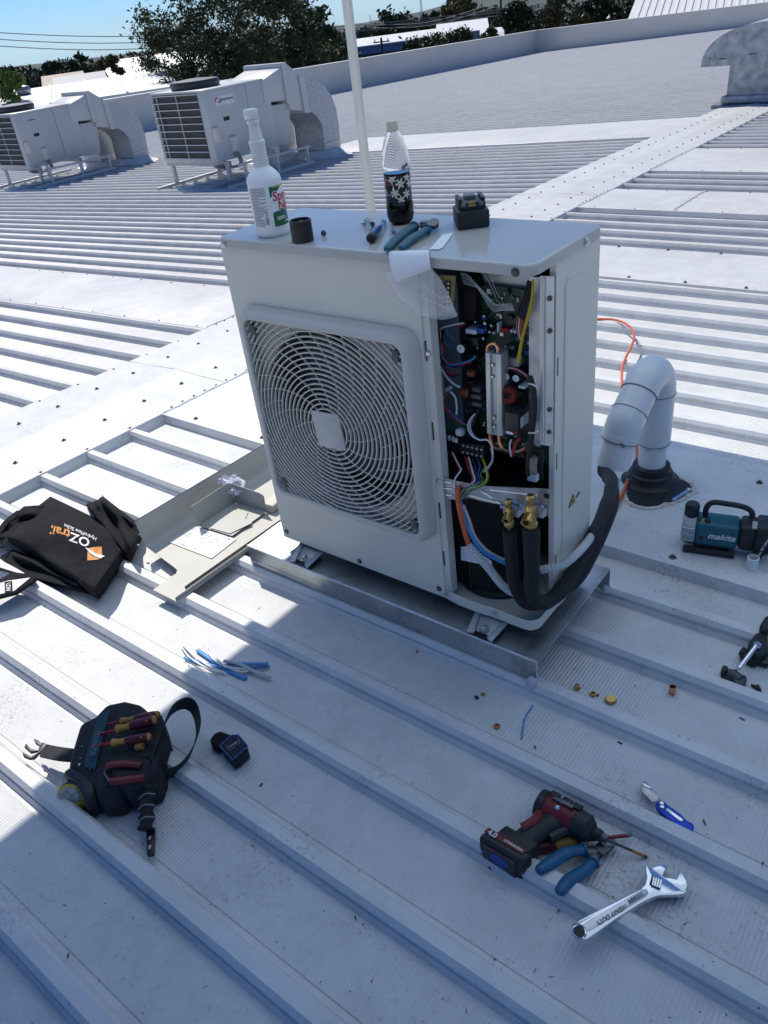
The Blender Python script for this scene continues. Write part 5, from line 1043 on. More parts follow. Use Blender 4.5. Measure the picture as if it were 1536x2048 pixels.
# battery pack on the lid
q0, q1, q2 = FZ(916, 462, LIDZ), FZ(978.6, 454, LIDZ), FZ(902, 444, LIDZ)
ux = (q1-q0).normalized(); uy = Vector((-ux.y, ux.x, 0)); c = q0+ux*.0385+uy*.043; Rb = Matrix((ux, uy, Vector((0, 0, 1)))).transposed()
t = lidthing('battery_pack', 'chunky black power-tool battery standing on the right of the lid', 'battery', c)
def bpack(t, c, Rb, zup=Vector((0, 0, 1)), sc=1.0):
    B = lambda x, y, z: c+Rb @ Vector((x*sc, y*sc, z*sc))
    BM = mat('black_tool_plastic', (.018, .019, .021), .5, var=.3, vscale=40, bump=.15, bscale=300)
    mb = MB(); mb.box(B(0, 0, .021), (.077*sc, .088*sc, .042*sc), Rb); mb.build('case', BM, t, bevel=.005*sc)
    mb = MB(); mb.box(B(0, .004, .050), (.064*sc, .074*sc, .020*sc), Rb); mb.build('slide_block', BM, t, bevel=.004*sc)
    for s in (-1, 1):
        mb = MB(); mb.box(B(s*.027, .002, .0635), (.009*sc, .066*sc, .008*sc), Rb); mb.build('rail', BM, t, bevel=.002*sc)
        mb = MB(); mb.box(B(s*.021, -.034, .055), (.010*sc, .003*sc, .008*sc), Rb); mb.build('rail_stop', mat('grey_tool_trim', (.14, .15, .16), .5), t)
    mb = MB(); mb.box(B(0, .012, .064), (.026*sc, .030*sc, .010*sc), Rb); mb.build('terminal_hood', mat('grey_tool_trim', (.14, .15, .16), .5), t, bevel=.002)
    for s in (0, 1, 2): mb = MB(); mb.box(B(-.001, -.0335, .051+s*.004), (.017*sc, .0025*sc, .002*sc), Rb); mb.build('contact', mat('brass_contact', (.55, .36, .10), .35, .8), t)
    return B
B = bpack(t, Vector((c.x, c.y, LIDZ)), Rb)

# pliers
TEAL = mat('teal_grip', (.012, .095, .145), .5, var=.2, vscale=40, bump=.12, bscale=200); STEEL = mat('dark_forged_steel', (.12, .12, .125), .4, .8, var=.3, vscale=30); CHROME = mat('satin_chrome', (.72, .73, .75), .17, 1, var=.06, rvar=.06)
def pliers(name, lab, P, h0, h1, jaw, piv, open_px, grip, r=.0095, group=None):
    t = thing(name, lab, 'pliers', P(h0[0][0], h0[0][1], 0), group=group)
    for h in (h0, h1):
        n = len(h); s = spline([P(x, y, z) for x, y, z in h], 6); m = len(s); rad = [r*(.85+.3*sin(pi*min(1, i/m*1.1))) if i < m-3 else r*1.05 for i in range(m)]; rad[0] = r*.6
        mb = MB(); mb.tube(s, rad, n=12, flat=(.85, 1.1), up=(0, 0, 1)); mb.build('grip', grip, t)
        mb = MB(); e = s[-1]; mb.ring(e-(s[-1]-s[-2]).normalized()*.004, e+(s[-1]-s[-2]).normalized()*.003, [(0, r*1.25), (.5, r*1.35), (1, r*1.1)], 12); mb.build('grip_collar', grip, t)
        mb = MB(); mb.tube([e, e.lerp(P(*piv), .6), P(*piv)], [r*.75, r*.9, r*.9], n=8, flat=(.6, 1.1), up=(0, 0, 1)); mb.build('shank', STEEL, t)
    pv = P(*piv); mb = MB(); mb.ring(pv-Vector((0, 0, .008)), pv+Vector((0, 0, .008)), [(0, .009), (.1, .011), (.9, .011), (1, .008)], 16); mb.build('pivot', STEEL, t)
    for J in jaw: mb = MB(); mb.prism([P(*q) for q in J], (0, 0, -.010)); mb.build('jaw', STEEL, t, bevel=.002)
    return t
K7 = lambda x, y: (690+x/4.955, 230+y/4.955)
LP = lambda x, y, z: Lp(*K7(x, y), z)
pliers('pliers', 'teal-handled pliers lying on the lid above the opened bay', LP, [(410, 1330, .010), (500, 1240, .010), (600, 1160, .012), (690, 1105, .012)], [(550, 1320, .010), (650, 1235, .010), (740, 1180, .012), (815, 1130, .014)], [[(800, 1080, .020), (830, 1035, .022), (900, 1018, .022), (930, 1035, .022), (925, 1075, .020), (880, 1100, .018)]], (790, 1085, .014), None, TEAL)
# blue bit driver and screws
t = thing('screwdriver', 'stubby blue screwdriver with black end lying on the lid', 'screwdriver', LP(300, 1160, 0))
a, b = LP(262, 1215, .013), LP(340, 1115, .012); d = (b-a).normalized()
mb = MB(); mb.ring(a, b, [(0, .0095), (.3, .0105), (.8, .0095), (1, .007)], 12); mb.build('handle', mat('blue_translucent_handle', (.02, .09, .24), .2, var=.15), t)
mb = MB(); mb.ring(a-d*.010, a+d*.010, [(0, .009), (.15, .0115), (1, .0115)], 16); mb.build('end_cap', BLK, t, ang=50)
mb = MB(); mb.ring(b, b+d*.035, [(0, .005), (.5, .005), (.5, .003), (1, .003)], 8); mb.build('shaft', CHROME, t)
for i, (x, y, lab) in enumerate([(188, 1075, 'loose bolt at the left of the small bolt cluster on the lid'), (228, 1045, 'loose bolt at the top of the small bolt cluster on the lid'), (268, 1085, 'loose bolt touching the blue screwdriver handle'), (238, 1112, 'loose bolt at the bottom of the small bolt cluster on the lid'), (385, 1060, 'loose bolt beside the shaft of the blue screwdriver'), (378, 1092, 'second loose bolt beside the shaft of the blue screwdriver'), (488, 1150, 'loose bolt lying between cola bottle and pliers')]):
    p = LP(x, y, .008); t = thing('bolt', lab, 'bolt', p-Vector((0, 0, .008)), group='loose bolts on the lid'); a = random.uniform(0, 6); d = Vector((cos(a), sin(a), .25)).normalized()
    dd = (CAM-p).normalized()*.6+d*.4; dd.z = abs(dd.z)*.3; dd.normalize()
    mb = MB(); mb.ring(p, p+dd*.0045, [(0, .0075), (.3, .0075), (.35, .0058), (1, .0055)], 6 if i % 2 else 12); mb.build('head', CHROME if i != 2 else DARKSTEEL, t)
    mb = MB(); mb.cyl(p-dd*.012, p, .0026, n=8); mb.build('shank', ZINC, t)
p = Lp(647, 466, .007); t = thing('bolt', 'single bolt standing alone beside the black plastic tube', 'bolt', p-Vector((0, 0, .007)), group='loose bolts on the lid'); dd = (CAM-p).normalized(); dd.z = .1
mb = MB(); mb.ring(p, p+dd*.005, [(0, .007), (.4, .007), (.5, .005), (1, .0035)], 12); mb.build('head', DARKSTEEL, t); mb = MB(); mb.cyl(p-dd*.012, p, .0026, n=8); mb.build('shank', ZINC, t)

# ================================================================ REMOVED PANEL AND THINGS IN IT
Z2 = lambda x, y: (x/2.477, 820+y/2.477)
t = thing('access_panel', 'removed beige access panel lying inside-up on the ribs left of the unit', 'panel', (-.37, .1, -.105))
PH = lambda y: RA-RB*y+.003
PBE = mat('beige_darkened_for_sun', (.45, .435, .385), .5, var=.05, vscale=6)  # darker copy of the unit beige, because this panel lies in the sun
pl = [(-.188, -.348), (-.315, -.348), (-.320, -.262), (-.318, -.245), (-.332, -.228), (-.36, -.222), (-.525, -.195), (-.532, .62), (-.205, .62)]
mb = MB(); mb.prism([Vector((x, y, PH(y))) for x, y in pl], (0, 0, .0014)); mb.build('plate', PBE, t, smooth=False)
mb = MB(); mb.grid(lambda u, v: Vector(((-.526, -.540, -.552, -.558, -.560, -.568)[round(v*5)], -.195+.815*u, PH(-.195+.815*u)+(.0008, .004, .014, .03, .06, .112)[round(v*5)])), 6, 5); fl = mb.build('side_flange', PBE, t, thick=.0012, ang=50)
mb = MB(); mb.tube([(-.568, -.195, PH(-.195)+.112), (-.568, .62, PH(.62)+.112)], .0022, n=5); mb.build('hem', mat('dark_hem', (.13, .13, .125), .5), fl)
mb = MB(); mb.rng(-.575, -.560, .10, .16, PH(.1)+.09, PH(.1)+.10); mb.build('hook_tab', PBE, fl)
mb = MB(); mb.prism([Vector((x, y, PH(y)+.0016)) for x, y in ((-.222, -.285), (-.207, -.285), (-.210, .60), (-.225, .60))], (0, 0, .008)); mb.build('foam_strip', mat('black_foam_strip', (.02, .02, .021), .95, bump=.6, bscale=400), t)
mb = MB(); mb.prism([Vector((x, y, PH(y)+.0016)) for x, y in ((-.199, -.345), (-.197, -.345), (-.200, .61), (-.202, .61))], (0, 0, .012)); mb.build('edge_return', PBE, t, smooth=False)
pap = [PR(*Z2(*p), RH+.007) for p in ((838, 655), (965, 575), (1172, 640), (1048, 736))]
mb = MB(); mb.prism(pap, (0, 0, .0004)); dg = mb.build('wiring_diagram', mat('printed_diagram_paper', (.66, .66, .67), .6, var=.04), t, smooth=False)
rr = random.Random(9); pm = MB(); eu, ev = pap[2]-pap[1], pap[0]-pap[1]
for i in range(34):
    u0, v0 = rr.uniform(.04, .85), rr.uniform(.06, .94); L = rr.uniform(.04, .14); a = pap[1]+eu*u0+ev*v0+Vector((0, 0, .0009)); b = a+(eu if rr.random() < .6 else ev*.8)*L; w = (ev if (b-a).dot(eu) > 0 and abs((b-a).dot(ev.normalized())) < .03 else eu).normalized()*.0009; pm.add([a-w, a+w, b+w, b-w], [(0, 1, 2, 3)])
o = pm.build('printed_lines', INK, dg, smooth=False); o['kind'] = 'stuff'
t = thing('inner_cover', 'small bent grey cover standing inside the removed access panel', 'cover', PR(*Z2(1100, 560), RH+.006))
GB = mat('grey_beige_cover', (.40, .39, .35), .45, var=.04)
b0 = [PR(*Z2(*p), RH+.012) for p in ((985, 575), (1150, 625), (1320, 505), (1165, 455))]
mb = MB(); mb.prism(b0, (0, 0, .0015)); mb.build('floor', GB, t, smooth=False)
w = b0[3]-b0[0]; mb = MB(); lo = [b0[0], b0[0]+w*.5, b0[3]]; up = Vector((-.012, 0, .085)); mb.prism([lo[0], lo[2], lo[2]+up, lo[2]+up*1.02-w*.25, lo[0]+up*1.0], (.0015, 0, 0)); mb.build('left_wall', GB, t, smooth=False)
e = b0[2]-b0[3]; mb = MB(); mb.prism([b0[3], b0[2], b0[2]+Vector((.0, .004, .070)), b0[2]+Vector((0, .004, .078))-e*.12, b0[3]+Vector((0, .004, .082))], (0, .0015, 0)); mb.build('end_wall', GB, t, smooth=False)
for q in ((1015, 600), (1130, 628)): p = PR(*Z2(*q), RH+.014); mb = MB(); mb.cyl(p, p+Vector((0, 0, .001)), .0035, n=10); mb.build('hole', BLK, t)
cr = [(1095, 612), (1180, 520), (1225, 490), (1255, 545), (1240, 560)]; mb = MB(); mb.prism([PR(*Z2(*p), RH+.016) for p in ((1040, 585), (1120, 520), (1165, 495), (1230, 505), (1215, 540), (1250, 560), (1165, 600), (1140, 612))], (0, 0, .001)); mb.build('lifted_flap', GB, t, smooth=False)
cq = [PR(*Z2(*p), h) for p, h in (((1078, 350), .14), ((1150, 315), .15), ((1228, 345), .14), ((1150, 432), .085))]; rr = random.Random(12); cm = {}
def crump(u, v):
    k = (round(u*7), round(v*7))
    if k not in cm: cm[k] = Vector((rr.uniform(-1, 1), rr.uniform(-1, 1), rr.uniform(-1, 1)))*.009
    return cq[0].lerp(cq[1], u).lerp(cq[3].lerp(cq[2], u), v)+cm[k]+Vector((.02, -.02, 0))*sin(3*u)*v
mb = MB(); mb.grid(crump, 7, 7); solo(mb, 'crumpled_paper', 'crumpled pale paper sticking up inside the removed panel', 'paper', mat('lilac_white_paper', (.60, .57, .66), .7, var=.12, vscale=60), smooth=False, thick=.0006)
p = PR(*Z2(1340, 480), RH+.02); mb = MB(); mb.box(p+Vector((.0, .03, .012)), (.05, .09, .016), Matrix.Rotation(.1, 3, 'Z')); mb.box(p+Vector((-.004, .03, -.006)), (.052, .092, .016), Matrix.Rotation(.05, 3, 'Z')); solo(mb, 'foam_block', 'cream foam packing pad beside the lower left corner of the unit', 'foam', mat('cream_foam', (.66, .62, .50), .8, bump=.3, bscale=150), bevel=.004)
# ================================================================ BAG
CLOTH = mat('black_polyester', (.017, .017, .020), .95, var=.3, vscale=30, bump=.3, bscale=500, spec=.18)
def cloth(q, hfun, name, parent, m=None, nu=26, nv=22, th=.003):
    """draped cloth: bilinear patch of four photo pixels, hfun(u, v) metres above the pan"""
    def at(u, v):
        x = (1-u)*(1-v)*q[0][0]+u*(1-v)*q[1][0]+u*v*q[2][0]+(1-u)*v*q[3][0]; y = (1-u)*(1-v)*q[0][1]+u*(1-v)*q[1][1]+u*v*q[2][1]+(1-u)*v*q[3][1]
        return PR(x, y, hfun(u, v))
    mb = MB(); mb.grid(at, nu, nv); o = mb.build(name, m or CLOTH, parent, thick=th, ang=75); return at, o
t = thing('gazebo_bag', 'crumpled black carry bag with white and orange lettering left of the removed panel', 'bag', PR(120, 1130, .0))
def hb(u, v):
    e = min(u, 1-u, v, 1-v); k = min(1, e/.09)**.6
    return .012+k*(.072+.035*sin(pi*u)*sin(pi*v)+.012*sin(9*u+4*v)*(1-k*.6)+.010*sin(5*u-7*v+1)+.018*max(0, .5-u)*sin(14*v))
bq = [Z2(*p) for p in ((5, 625), (250, 432), (690, 645), (490, 935))]
bq = [Z2(5, 625), Z2(250, 432), Z2(690, 645), Z2(490, 935)]
at, cov = cloth(bq, hb, 'cover', t, nu=36, nv=34)
def hb2(u, v): e = min(u, 1-u, v, 1-v); k = min(1, e/.1)**.6; return .010+k*(.075+.03*sin(7*u+2)*sin(5*v)+.012*sin(15*u+9*v))
cloth([Z2(430, 470), Z2(505, 425), Z2(720, 590), Z2(640, 760)], hb2, 'end_flap', t)
cloth([Z2(-60, 640), Z2(120, 480), Z2(330, 470), Z2(240, 640)], lambda u, v: hb2(u, v)*.75, 'side_panel', t)
cloth([Z2(-80, 780), Z2(60, 690), Z2(330, 780), Z2(470, 920)], lambda u, v: hb2(u, v)*.55, 'lower_fold', t)
for pts in ([(0, 590), (60, 530), (130, 485), (215, 478)], [(10, 680), (60, 600), (120, 560), (200, 560)], [(-20, 640), (20, 560), (90, 500)]): mb = MB(); mb.tube(spline([PR(*Z2(*p), .07) for p in pts], 5), .006, n=6, flat=(.4, 1.6), up=(0, 0, 1)); mb.build('strap', CLOTH, t)
for q in ((690, 622), (682, 675)): p = PR(*Z2(*q), .085); mb = MB(); mb.ring(p, p+Vector((0, -.002, .003)), [(0, .007), (.5, .008), (1, .005)], 14); mb.build('eyelet', STEEL, t)
WHT = mat('white_print', (.70, .70, .70), .6); ORG = mat('orange_print', (.62, .22, .02), .6)
def inv(px, py):
    u = v = .5
    for _ in range(25):
        f = lambda u, v: ((1-u)*(1-v)*bq[0][0]+u*(1-v)*bq[1][0]+u*v*bq[2][0]+(1-u)*v*bq[3][0]-px, (1-u)*(1-v)*bq[0][1]+u*(1-v)*bq[1][1]+u*v*bq[2][1]+(1-u)*v*bq[3][1]-py)
        a, b = f(u, v); e = 1e-4; a1, b1 = f(u+e, v); a2, b2 = f(u, v+e); A, Bq, Cq, Dq = (a1-a)/e, (a2-a)/e, (b1-b)/e, (b2-b)/e; det = A*Dq-Bq*Cq; u -= (Dq*a-Bq*b)/det; v -= (-Cq*a+A*b)/det
    return u, v
def onbag(px, py, lift=.0045):
    u, v = inv(px, py); return at(u, v)+Vector((.2, -.2, 1)).normalized()*lift
def bagtext(s, size, c, ax, ay, m, bold):       # c, ax, ay in photo pixels
    mb = MB(); tm = MB(); text(tm, s, 1.0, Matrix.Identity(4), bold=bold)
    for p in tm.v: mb.v.append(onbag(c[0]+ax[0]*p.x*size+ay[0]*p.y*size, c[1]+ax[1]*p.x*size+ay[1]*p.y*size))
    mb.f = tm.f; mb.m = tm.m; mb.build('lettering', m, t, smooth=False)
z2v = lambda x, y: (x/2.477, y/2.477)
bagtext('OZ', 1.0, Z2(398, 645), z2v(-66, -24), z2v(-16, 58), WHT, .02)
bagtext('trail', 1.0, Z2(300, 606), z2v(-62, -17), z2v(-14, 60), ORG, .02)
bagtext('HydroFlow Ss3m', .5, Z2(400, 608), z2v(-46, -20), z2v(-14, 46), WHT, .01)
mb = MB(); mb.v = [onbag(*Z2(*p), .006) for p in ((438, 690), (470, 684), (506, 682), (508, 716), (508, 742), (470, 748), (436, 750), (436, 720))]+[onbag(*Z2(472, 716), .006)]; mb.f = [(i, (i+1) % 8, 8) for i in range(8)]; mb.m = [0]*8; mb.build('logo_patch', ORG, t, smooth=False)
mb = MB(); mb.v = [onbag(*Z2(*p), .0085) for p in ((425, 686), (450, 700), (478, 718), (524, 730), (500, 742), (470, 730), (450, 716))]; mb.f = [tuple(range(7))]; mb.m = [0]; mb.build('logo_swoosh', WHT, t, smooth=False)
t = thing('strap', 'black strap end with white printed patch at the left picture edge', 'strap', PR(20, 1180, .0))
mb = MB(); mb.prism([PR(*Z2(*p), .07) for p in ((-60, 870), (60, 800), (165, 812), (182, 835), (80, 905), (-60, 940))], (0, 0, -.012)); mb.build('webbing', CLOTH, t, bevel=.004)
mb = MB(); mb.prism([PR(*Z2(*p), .073) for p in ((-60, 875), (40, 845), (150, 830), (70, 895), (-60, 925))], (0, 0, -.002)); mb.build('white_patch', WHT, t)
mb = MB(); mb.prism([PR(*Z2(*p), .0745) for p in ((22, 852), (60, 846), (62, 895), (24, 906))], (0, 0, -.001)); mb.build('print_band', CLOTH, t)
mb = MB(); text(mb, 'LOW', .022, basis(PR(*Z2(40, 878), .076), PR(*Z2(38, 920), .076)-PR(*Z2(42, 850), .076), PR(*Z2(70, 880), .076)-PR(*Z2(20, 880), .076)), bold=.0005); mb.build('lettering', WHT, t, smooth=False)

# ================================================================ TOOL POUCH
Z3 = lambda x, y: (x/2.477, 1250+y/2.477)
PP = lambda x, y, h: PR(*Z3(x, y), h)
NYL = mat('black_nylon', (.022, .023, .027), .85, var=.3, vscale=50, bump=.4, bscale=400); WEB = mat('dark_green_webbing', (.012, .030, .034), .8, var=.2, bump=.4, bscale=500); TEALB = mat('dull_teal_band', (.012, .055, .075), .7, var=.2)
t = thing('tool_pouch', 'black tool pouch with teal band lying across the ribs in the left foreground', 'pouch', PP(600, 720, 0))
def lump(pts, h0, h1, name, m, par, inset=.12, bv=.012):
    """soft block: outline at height h0, inset top at height h1"""
    lo = [PP(x, y, h0) for x, y in pts]; c = sum(lo, Vector())/len(lo); base = [Vector((p.x, p.y, ztop(p.x, p.y)-RH+.004)) for p in lo]
    mid = [p.copy() for p in lo]; top = [c+(p-c)*(1-inset)+Vector((0, 0, h1-h0)) for p in lo]; n = len(pts)
    mb = MB(); mb.add(base+mid+top, [tuple(range(n))]+[(i, (i+1) % n, n+(i+1) % n, n+i) for i in range(n)]+[(n+i, n+(i+1) % n, 2*n+(i+1) % n, 2*n+i) for i in range(n)]+[tuple(range(2*n, 3*n))]); return mb.build(name, m, par, bevel=bv, seg=3, ang=60)
lump([(480, 480), (540, 415), (640, 395), (712, 412), (775, 470), (800, 600), (790, 740), (640, 800), (600, 880), (505, 890), (440, 800), (340, 720), (400, 520)], .06, .095, 'main_pocket', NYL, t)
lump([(400, 520), (455, 488), (470, 560), (430, 700), (345, 715)], .07, .085, 'side_pocket', mat('dark_brown_leather', (.022, .017, .018), .6, bump=.3, bscale=200), t, bv=.008)
lump([(520, 690), (640, 660), (800, 690), (770, 780), (640, 830), (560, 790)], .085, .105, 'plier_pocket', NYL, t, bv=.008)
lump([(505, 800), (640, 790), (620, 880), (540, 900)], .05, .06, 'lower_pocket', NYL, t, bv=.008)
lump([(620, 560), (800, 440), (830, 560), (790, 690), (640, 680)], .085, .100, 'handle_pocket', NYL, t, bv=.008)
bs = [PP(490, 445, .112), PP(545, 420, .112), PP(505, 560, .116), PP(470, 715, .105), PP(415, 700, .105), PP(450, 560, .116)]
mb = MB(); mb.add([bs[0], bs[1], bs[2], bs[3], bs[4], bs[5]], [(0, 1, 2, 5), (5, 2, 3, 4)]); bd = mb.build('teal_band', TEALB, t, thick=.003)
mb = MB(); text(mb, 'makita', .030, basis(PP(476, 585, .121), PP(455, 680, .119)-PP(495, 490, .123), PP(510, 590, .119)-PP(440, 580, .119)), bold=.0006); mb.build('lettering', mat('faded_grey_print', (.07, .12, .14), .7), bd, smooth=False)
for q in ((398, 665), (395, 690), (406, 605), (448, 715)): p = PP(*q, .092); mb = MB(); mb.ring(p, p+Vector((0, 0, .003)), [(0, .004), (1, .002)], 10); mb.build('rivet', ZINC, t)
# belt loop, hanging strap, buckle strap
def strap(pts, w, m, nm, par, k=6):
    """flat webbing through (point, width direction) pairs"""
    P = spline([p for p, d in pts], k); Wd = spline([d for p, d in pts], k); mb = MB()
    mb.grid(lambda u, v: P[round(u*(len(P)-1))]+Wd[round(u*(len(P)-1))].normalized()*w*(v-.5), len(P)-1, 2); return mb.build(nm, m, par, thick=.003, ang=70)
up = Vector((0, 0, 1)); side = Vector((.45, .25, 1))
strap([(PP(735, 700, .09), side), (PP(800, 520, .10), side), (PP(850, 420, .105), side), (PP(920, 385, .10), side), (PP(968, 420, .085), side), (PP(985, 520, .07), side), (PP(945, 640, .055), side), (PP(880, 720, .045), side), (PP(810, 745, .045), side)], .05, WEB, 'belt_loop', t)
mb = MB(); s = spline([PP(775, 660, .11), PP(755, 740, .10), PP(735, 800, .075), PP(725, 870, .06), PP(728, 940, .05), PP(720, 1010, .04)], 6); mb.tube(s, [.010 if i < 10 else .0175+.003*sin(i*1.3) for i in range(len(s))], n=10); mb.build('knotted_strap', NYL, t)
for q in ((728, 850), (722, 905), (725, 965)): p0, p1 = PP(q[0]-42, q[1]+14, .07), PP(q[0]+42, q[1]-12, .07); mb = MB(); mb.tube(spline([p0, (p0+p1)/2+Vector((0, 0, .012)), p1], 4), .0016, n=4); mb.build('stitching', mat('pale_stitch', (.25, .25, .25), .8), t)
mb = MB(); mb.prism([PP(*q, .028) for q in ((722, 1010), (768, 1000), (762, 1135), (728, 1140))], (0, 0, -.010)); bk = mb.build('buckle_socket', BLK, t, bevel=.002)
for yy in (1055, 1100): p = PP(742, yy, .0285); mb = MB(); mb.box(p, (.006, .010, .001), Matrix.Rotation(.6, 3, 'Z')); mb.build('slot', WC['grey'], bk)
strap([(PP(380, 650, .06), Vector((.8, -.5, .1))), (PP(290, 640, .06), Vector((.8, -.6, .1))), (PP(205, 622, .055), Vector((.8, -.6, .1)))], .052, NYL, 'waist_strap', t)
mb = MB(); mb.prism([PP(*q, .06) for q in ((165, 660), (235, 590), (210, 580), (195, 600), (185, 632), (150, 655))], (0, 0, -.008)); b2 = mb.build('buckle_plug', BLK, t, bevel=.001)
for pr3 in ([(210, 590), (190, 570), (165, 562), (175, 585), (205, 600)], [(190, 620), (150, 610), (128, 585), (120, 605), (150, 630)], [(165, 655), (135, 640), (110, 630), (115, 650), (145, 662)]): mb = MB(); mb.prism([PP(*q, .06) for q in pr3], (0, 0, -.008)); mb.build('prong', BLK, b2, bevel=.001)
# tools held in the pouch
MAR = mat('maroon_grip', (.10, .008, .016), .45, var=.2); AMB = mat('amber_grip', (.42, .22, .04), .5, var=.2)
def driver(a, b, lab, r=.0135):
    a, b = Vector(a), Vector(b); t = thing('screwdriver', lab, 'screwdriver', (a+b)/2, group='screwdrivers in the pouch'); d = b-a
    mb = MB(); mb.ring(a, a+d*.36, [(0, r*.55), (.12, r*.95), (.6, r*.62), (1, r*.78)], 10); mb.build('bolster', AMB, t, ang=50)
    mb = MB(); mb.ring(a+d*.36, a+d*.93, [(0, r*.78), (.25, r*1.0), (.75, r*1.02), (1, r*.92)], 10); mb.build('grip', MAR, t, ang=50)
    mb = MB(); mb.ring(a+d*.93, b, [(0, r*.92), (.5, r*.85), (1, r*.5)], 10); mb.build('end_button', AMB, t, ang=50)
    mb = MB(); mb.cyl(a-d*.5, a+d*.02, .003, n=8); mb.build('shaft', WC['red'], t)
    p = a+d*.80+Vector((.3, -.5, 1)).normalized()*r*.98; mb = MB(); mb.ring(p, p+Vector((0, 0, .001)), [(0, .0028), (1, .002)], 8); mb.build('emblem', AMB, t)
    return t
driver(PP(572, 520, .120), PP(775, 468, .128), 'larger red and yellow screwdriver handle in the pouch, nearest the top')
driver(PP(595, 480, .110), PP(792, 442, .118), 'red and yellow screwdriver handle half hidden behind the topmost one', .0115)
driver(PP(550, 585, .118), PP(748, 553, .124), 'smaller red and yellow screwdriver handle below the topmost one', .0115)
RG = mat('dull_red_grip', (.17, .022, .018), .5, var=.3)
t = thing('pliers', 'red-handled pliers tucked into the front of the pouch', 'pliers', PP(620, 720, .10), group='pliers')
for h in ([(530, 700), (600, 688), (700, 695)], [(545, 775), (620, 768), (715, 755)]):
    mb = MB(); mb.tube(spline([PP(x, y, .112) for x, y in h], 6), .0085, n=8, flat=(.8, 1.2), up=(0, 0, 1)); mb.build('grip', RG, t)
mb = MB(); mb.tube([PP(530, 700, .108), PP(520, 735, .10), PP(545, 775, .108)], .004, n=6); mb.build('spring', STEEL, t)
mb = MB(); mb.cyl(PP(675, 605, .105), PP(710, 600, .108), .011, n=10); solo(mb, 'bit_holder', 'short amber plastic bit holder below the screwdriver handles', 'bit holder', AMB, bevel=.002)
# tape measure
t = thing('tape_measure', 'black and yellow tape measure clipped to the near corner of the pouch', 'tape measure', PP(380, 850, .0))
c = PP(350, 845, .045); ax = (CAM-c); ax.z *= .5; ax = (ax.normalized()*.9+(PP(300, 880, .045)-PP(480, 800, .045)).normalized()*.6).normalized()
mb = MB(); mb.ring(c-ax*.045, c+ax*.002, [(0, .026), (.1, .034), (.9, .034), (1, .031)], 22); mb.build('case', BLK, t)
mb = MB(); mb.ring(c+ax*.001, c+ax*.005, [(0, .032), (.6, .033), (1, .028)], 26); mb.build('yellow_rim', mat('yellow_plastic', (.60, .42, .03), .45), t)
mb = MB(); mb.ring(c+ax*.004, c+ax*.007, [(0, .027), (1, .0265)], 26); mb.build('scuffed_face', mat('scuffed_chrome_sticker', (.42, .40, .35), .45, .3, var=.6, vscale=120), t)
mb = MB(); a, b = PP(372, 912, .02), PP(472, 866, .035); mb.prism([a+Vector((0, 0, .012)), b+Vector((0, 0, .006)), b-Vector((0, 0, .002)), a-Vector((0, 0, .012))], (-.02, .02, 0)); mb.build('tape_mouth', mat('yellow_plastic', (.60, .42, .03), .45), t, bevel=.002)
lump([(310, 740), (350, 712), (440, 720), (490, 760), (480, 850), (420, 890), (380, 800)], .066, .080, 'shell', mat('black_tool_plastic', (.018, .019, .021), .5), t, bv=.01)

# small pouch (wrist band)
t = thing('wrist_pouch', 'small folded navy magnetic wrist pouch on the pan right of the tool pouch', 'pouch', PP(1130, 610, 0))
NVY = mat('navy_neoprene', (.008, .013, .028), .7, bump=.3, bscale=300)
mb = MB(); mb.prism([PP(*q, .032) for q in ((1036, 562), (1062, 530), (1092, 520), (1140, 538), (1150, 560), (1085, 610), (1050, 600))], (0, 0, -.026)); mb.build('rear_fold', CLOTH, t, bevel=.008, seg=3)
mb = MB(); mb.prism([PP(*q, .046) for q in ((1085, 592), (1140, 548), (1165, 543), (1190, 552), (1226, 600), (1222, 612), (1158, 668), (1145, 662))], (0, 0, -.040)); mb.build('front_fold', NVY, t, bevel=.009, seg=3)
mb = MB(); s = [PP(*q, .046) for q in ((1088, 598), (1145, 548), (1180, 545), (1226, 600), (1152, 668))]; mb.tube(s, .0022, n=5, closed=True); mb.build('blue_piping', WC['blue'], t)
q = [PP(*q, .050) for q in ((1122, 600), (1180, 562), (1192, 582), (1136, 622))]; mb = MB(); mb.prism(q, (0, 0, -.003)); lp_ = mb.build('label_patch', mat('grey_patch', (.22, .22, .23), .7), t, smooth=False)
c = sum(q, Vector())/4; mb = MB(); mb.prism([c+(p-c)*.86+Vector((0, 0, .0006)) for p in q], (0, 0, .0004)); mb.build('patch_field', CLOTH, lp_, smooth=False)

for k in range(6):
    d = (q[1]-q[0]); w = (q[0]-q[3])*.18; a_ = q[0].lerp(q[3], .5)+d*(.16+.115*k)+Vector((0, 0, .0012)); mb = MB(); mb.add([a_-w, a_+w, a_+w+d*.07, a_-w+d*.07], [(0, 1, 2, 3)]); mb.build('print_bar', mat('pale_grey_print', (.35, .36, .38), .6), lp_, smooth=False)

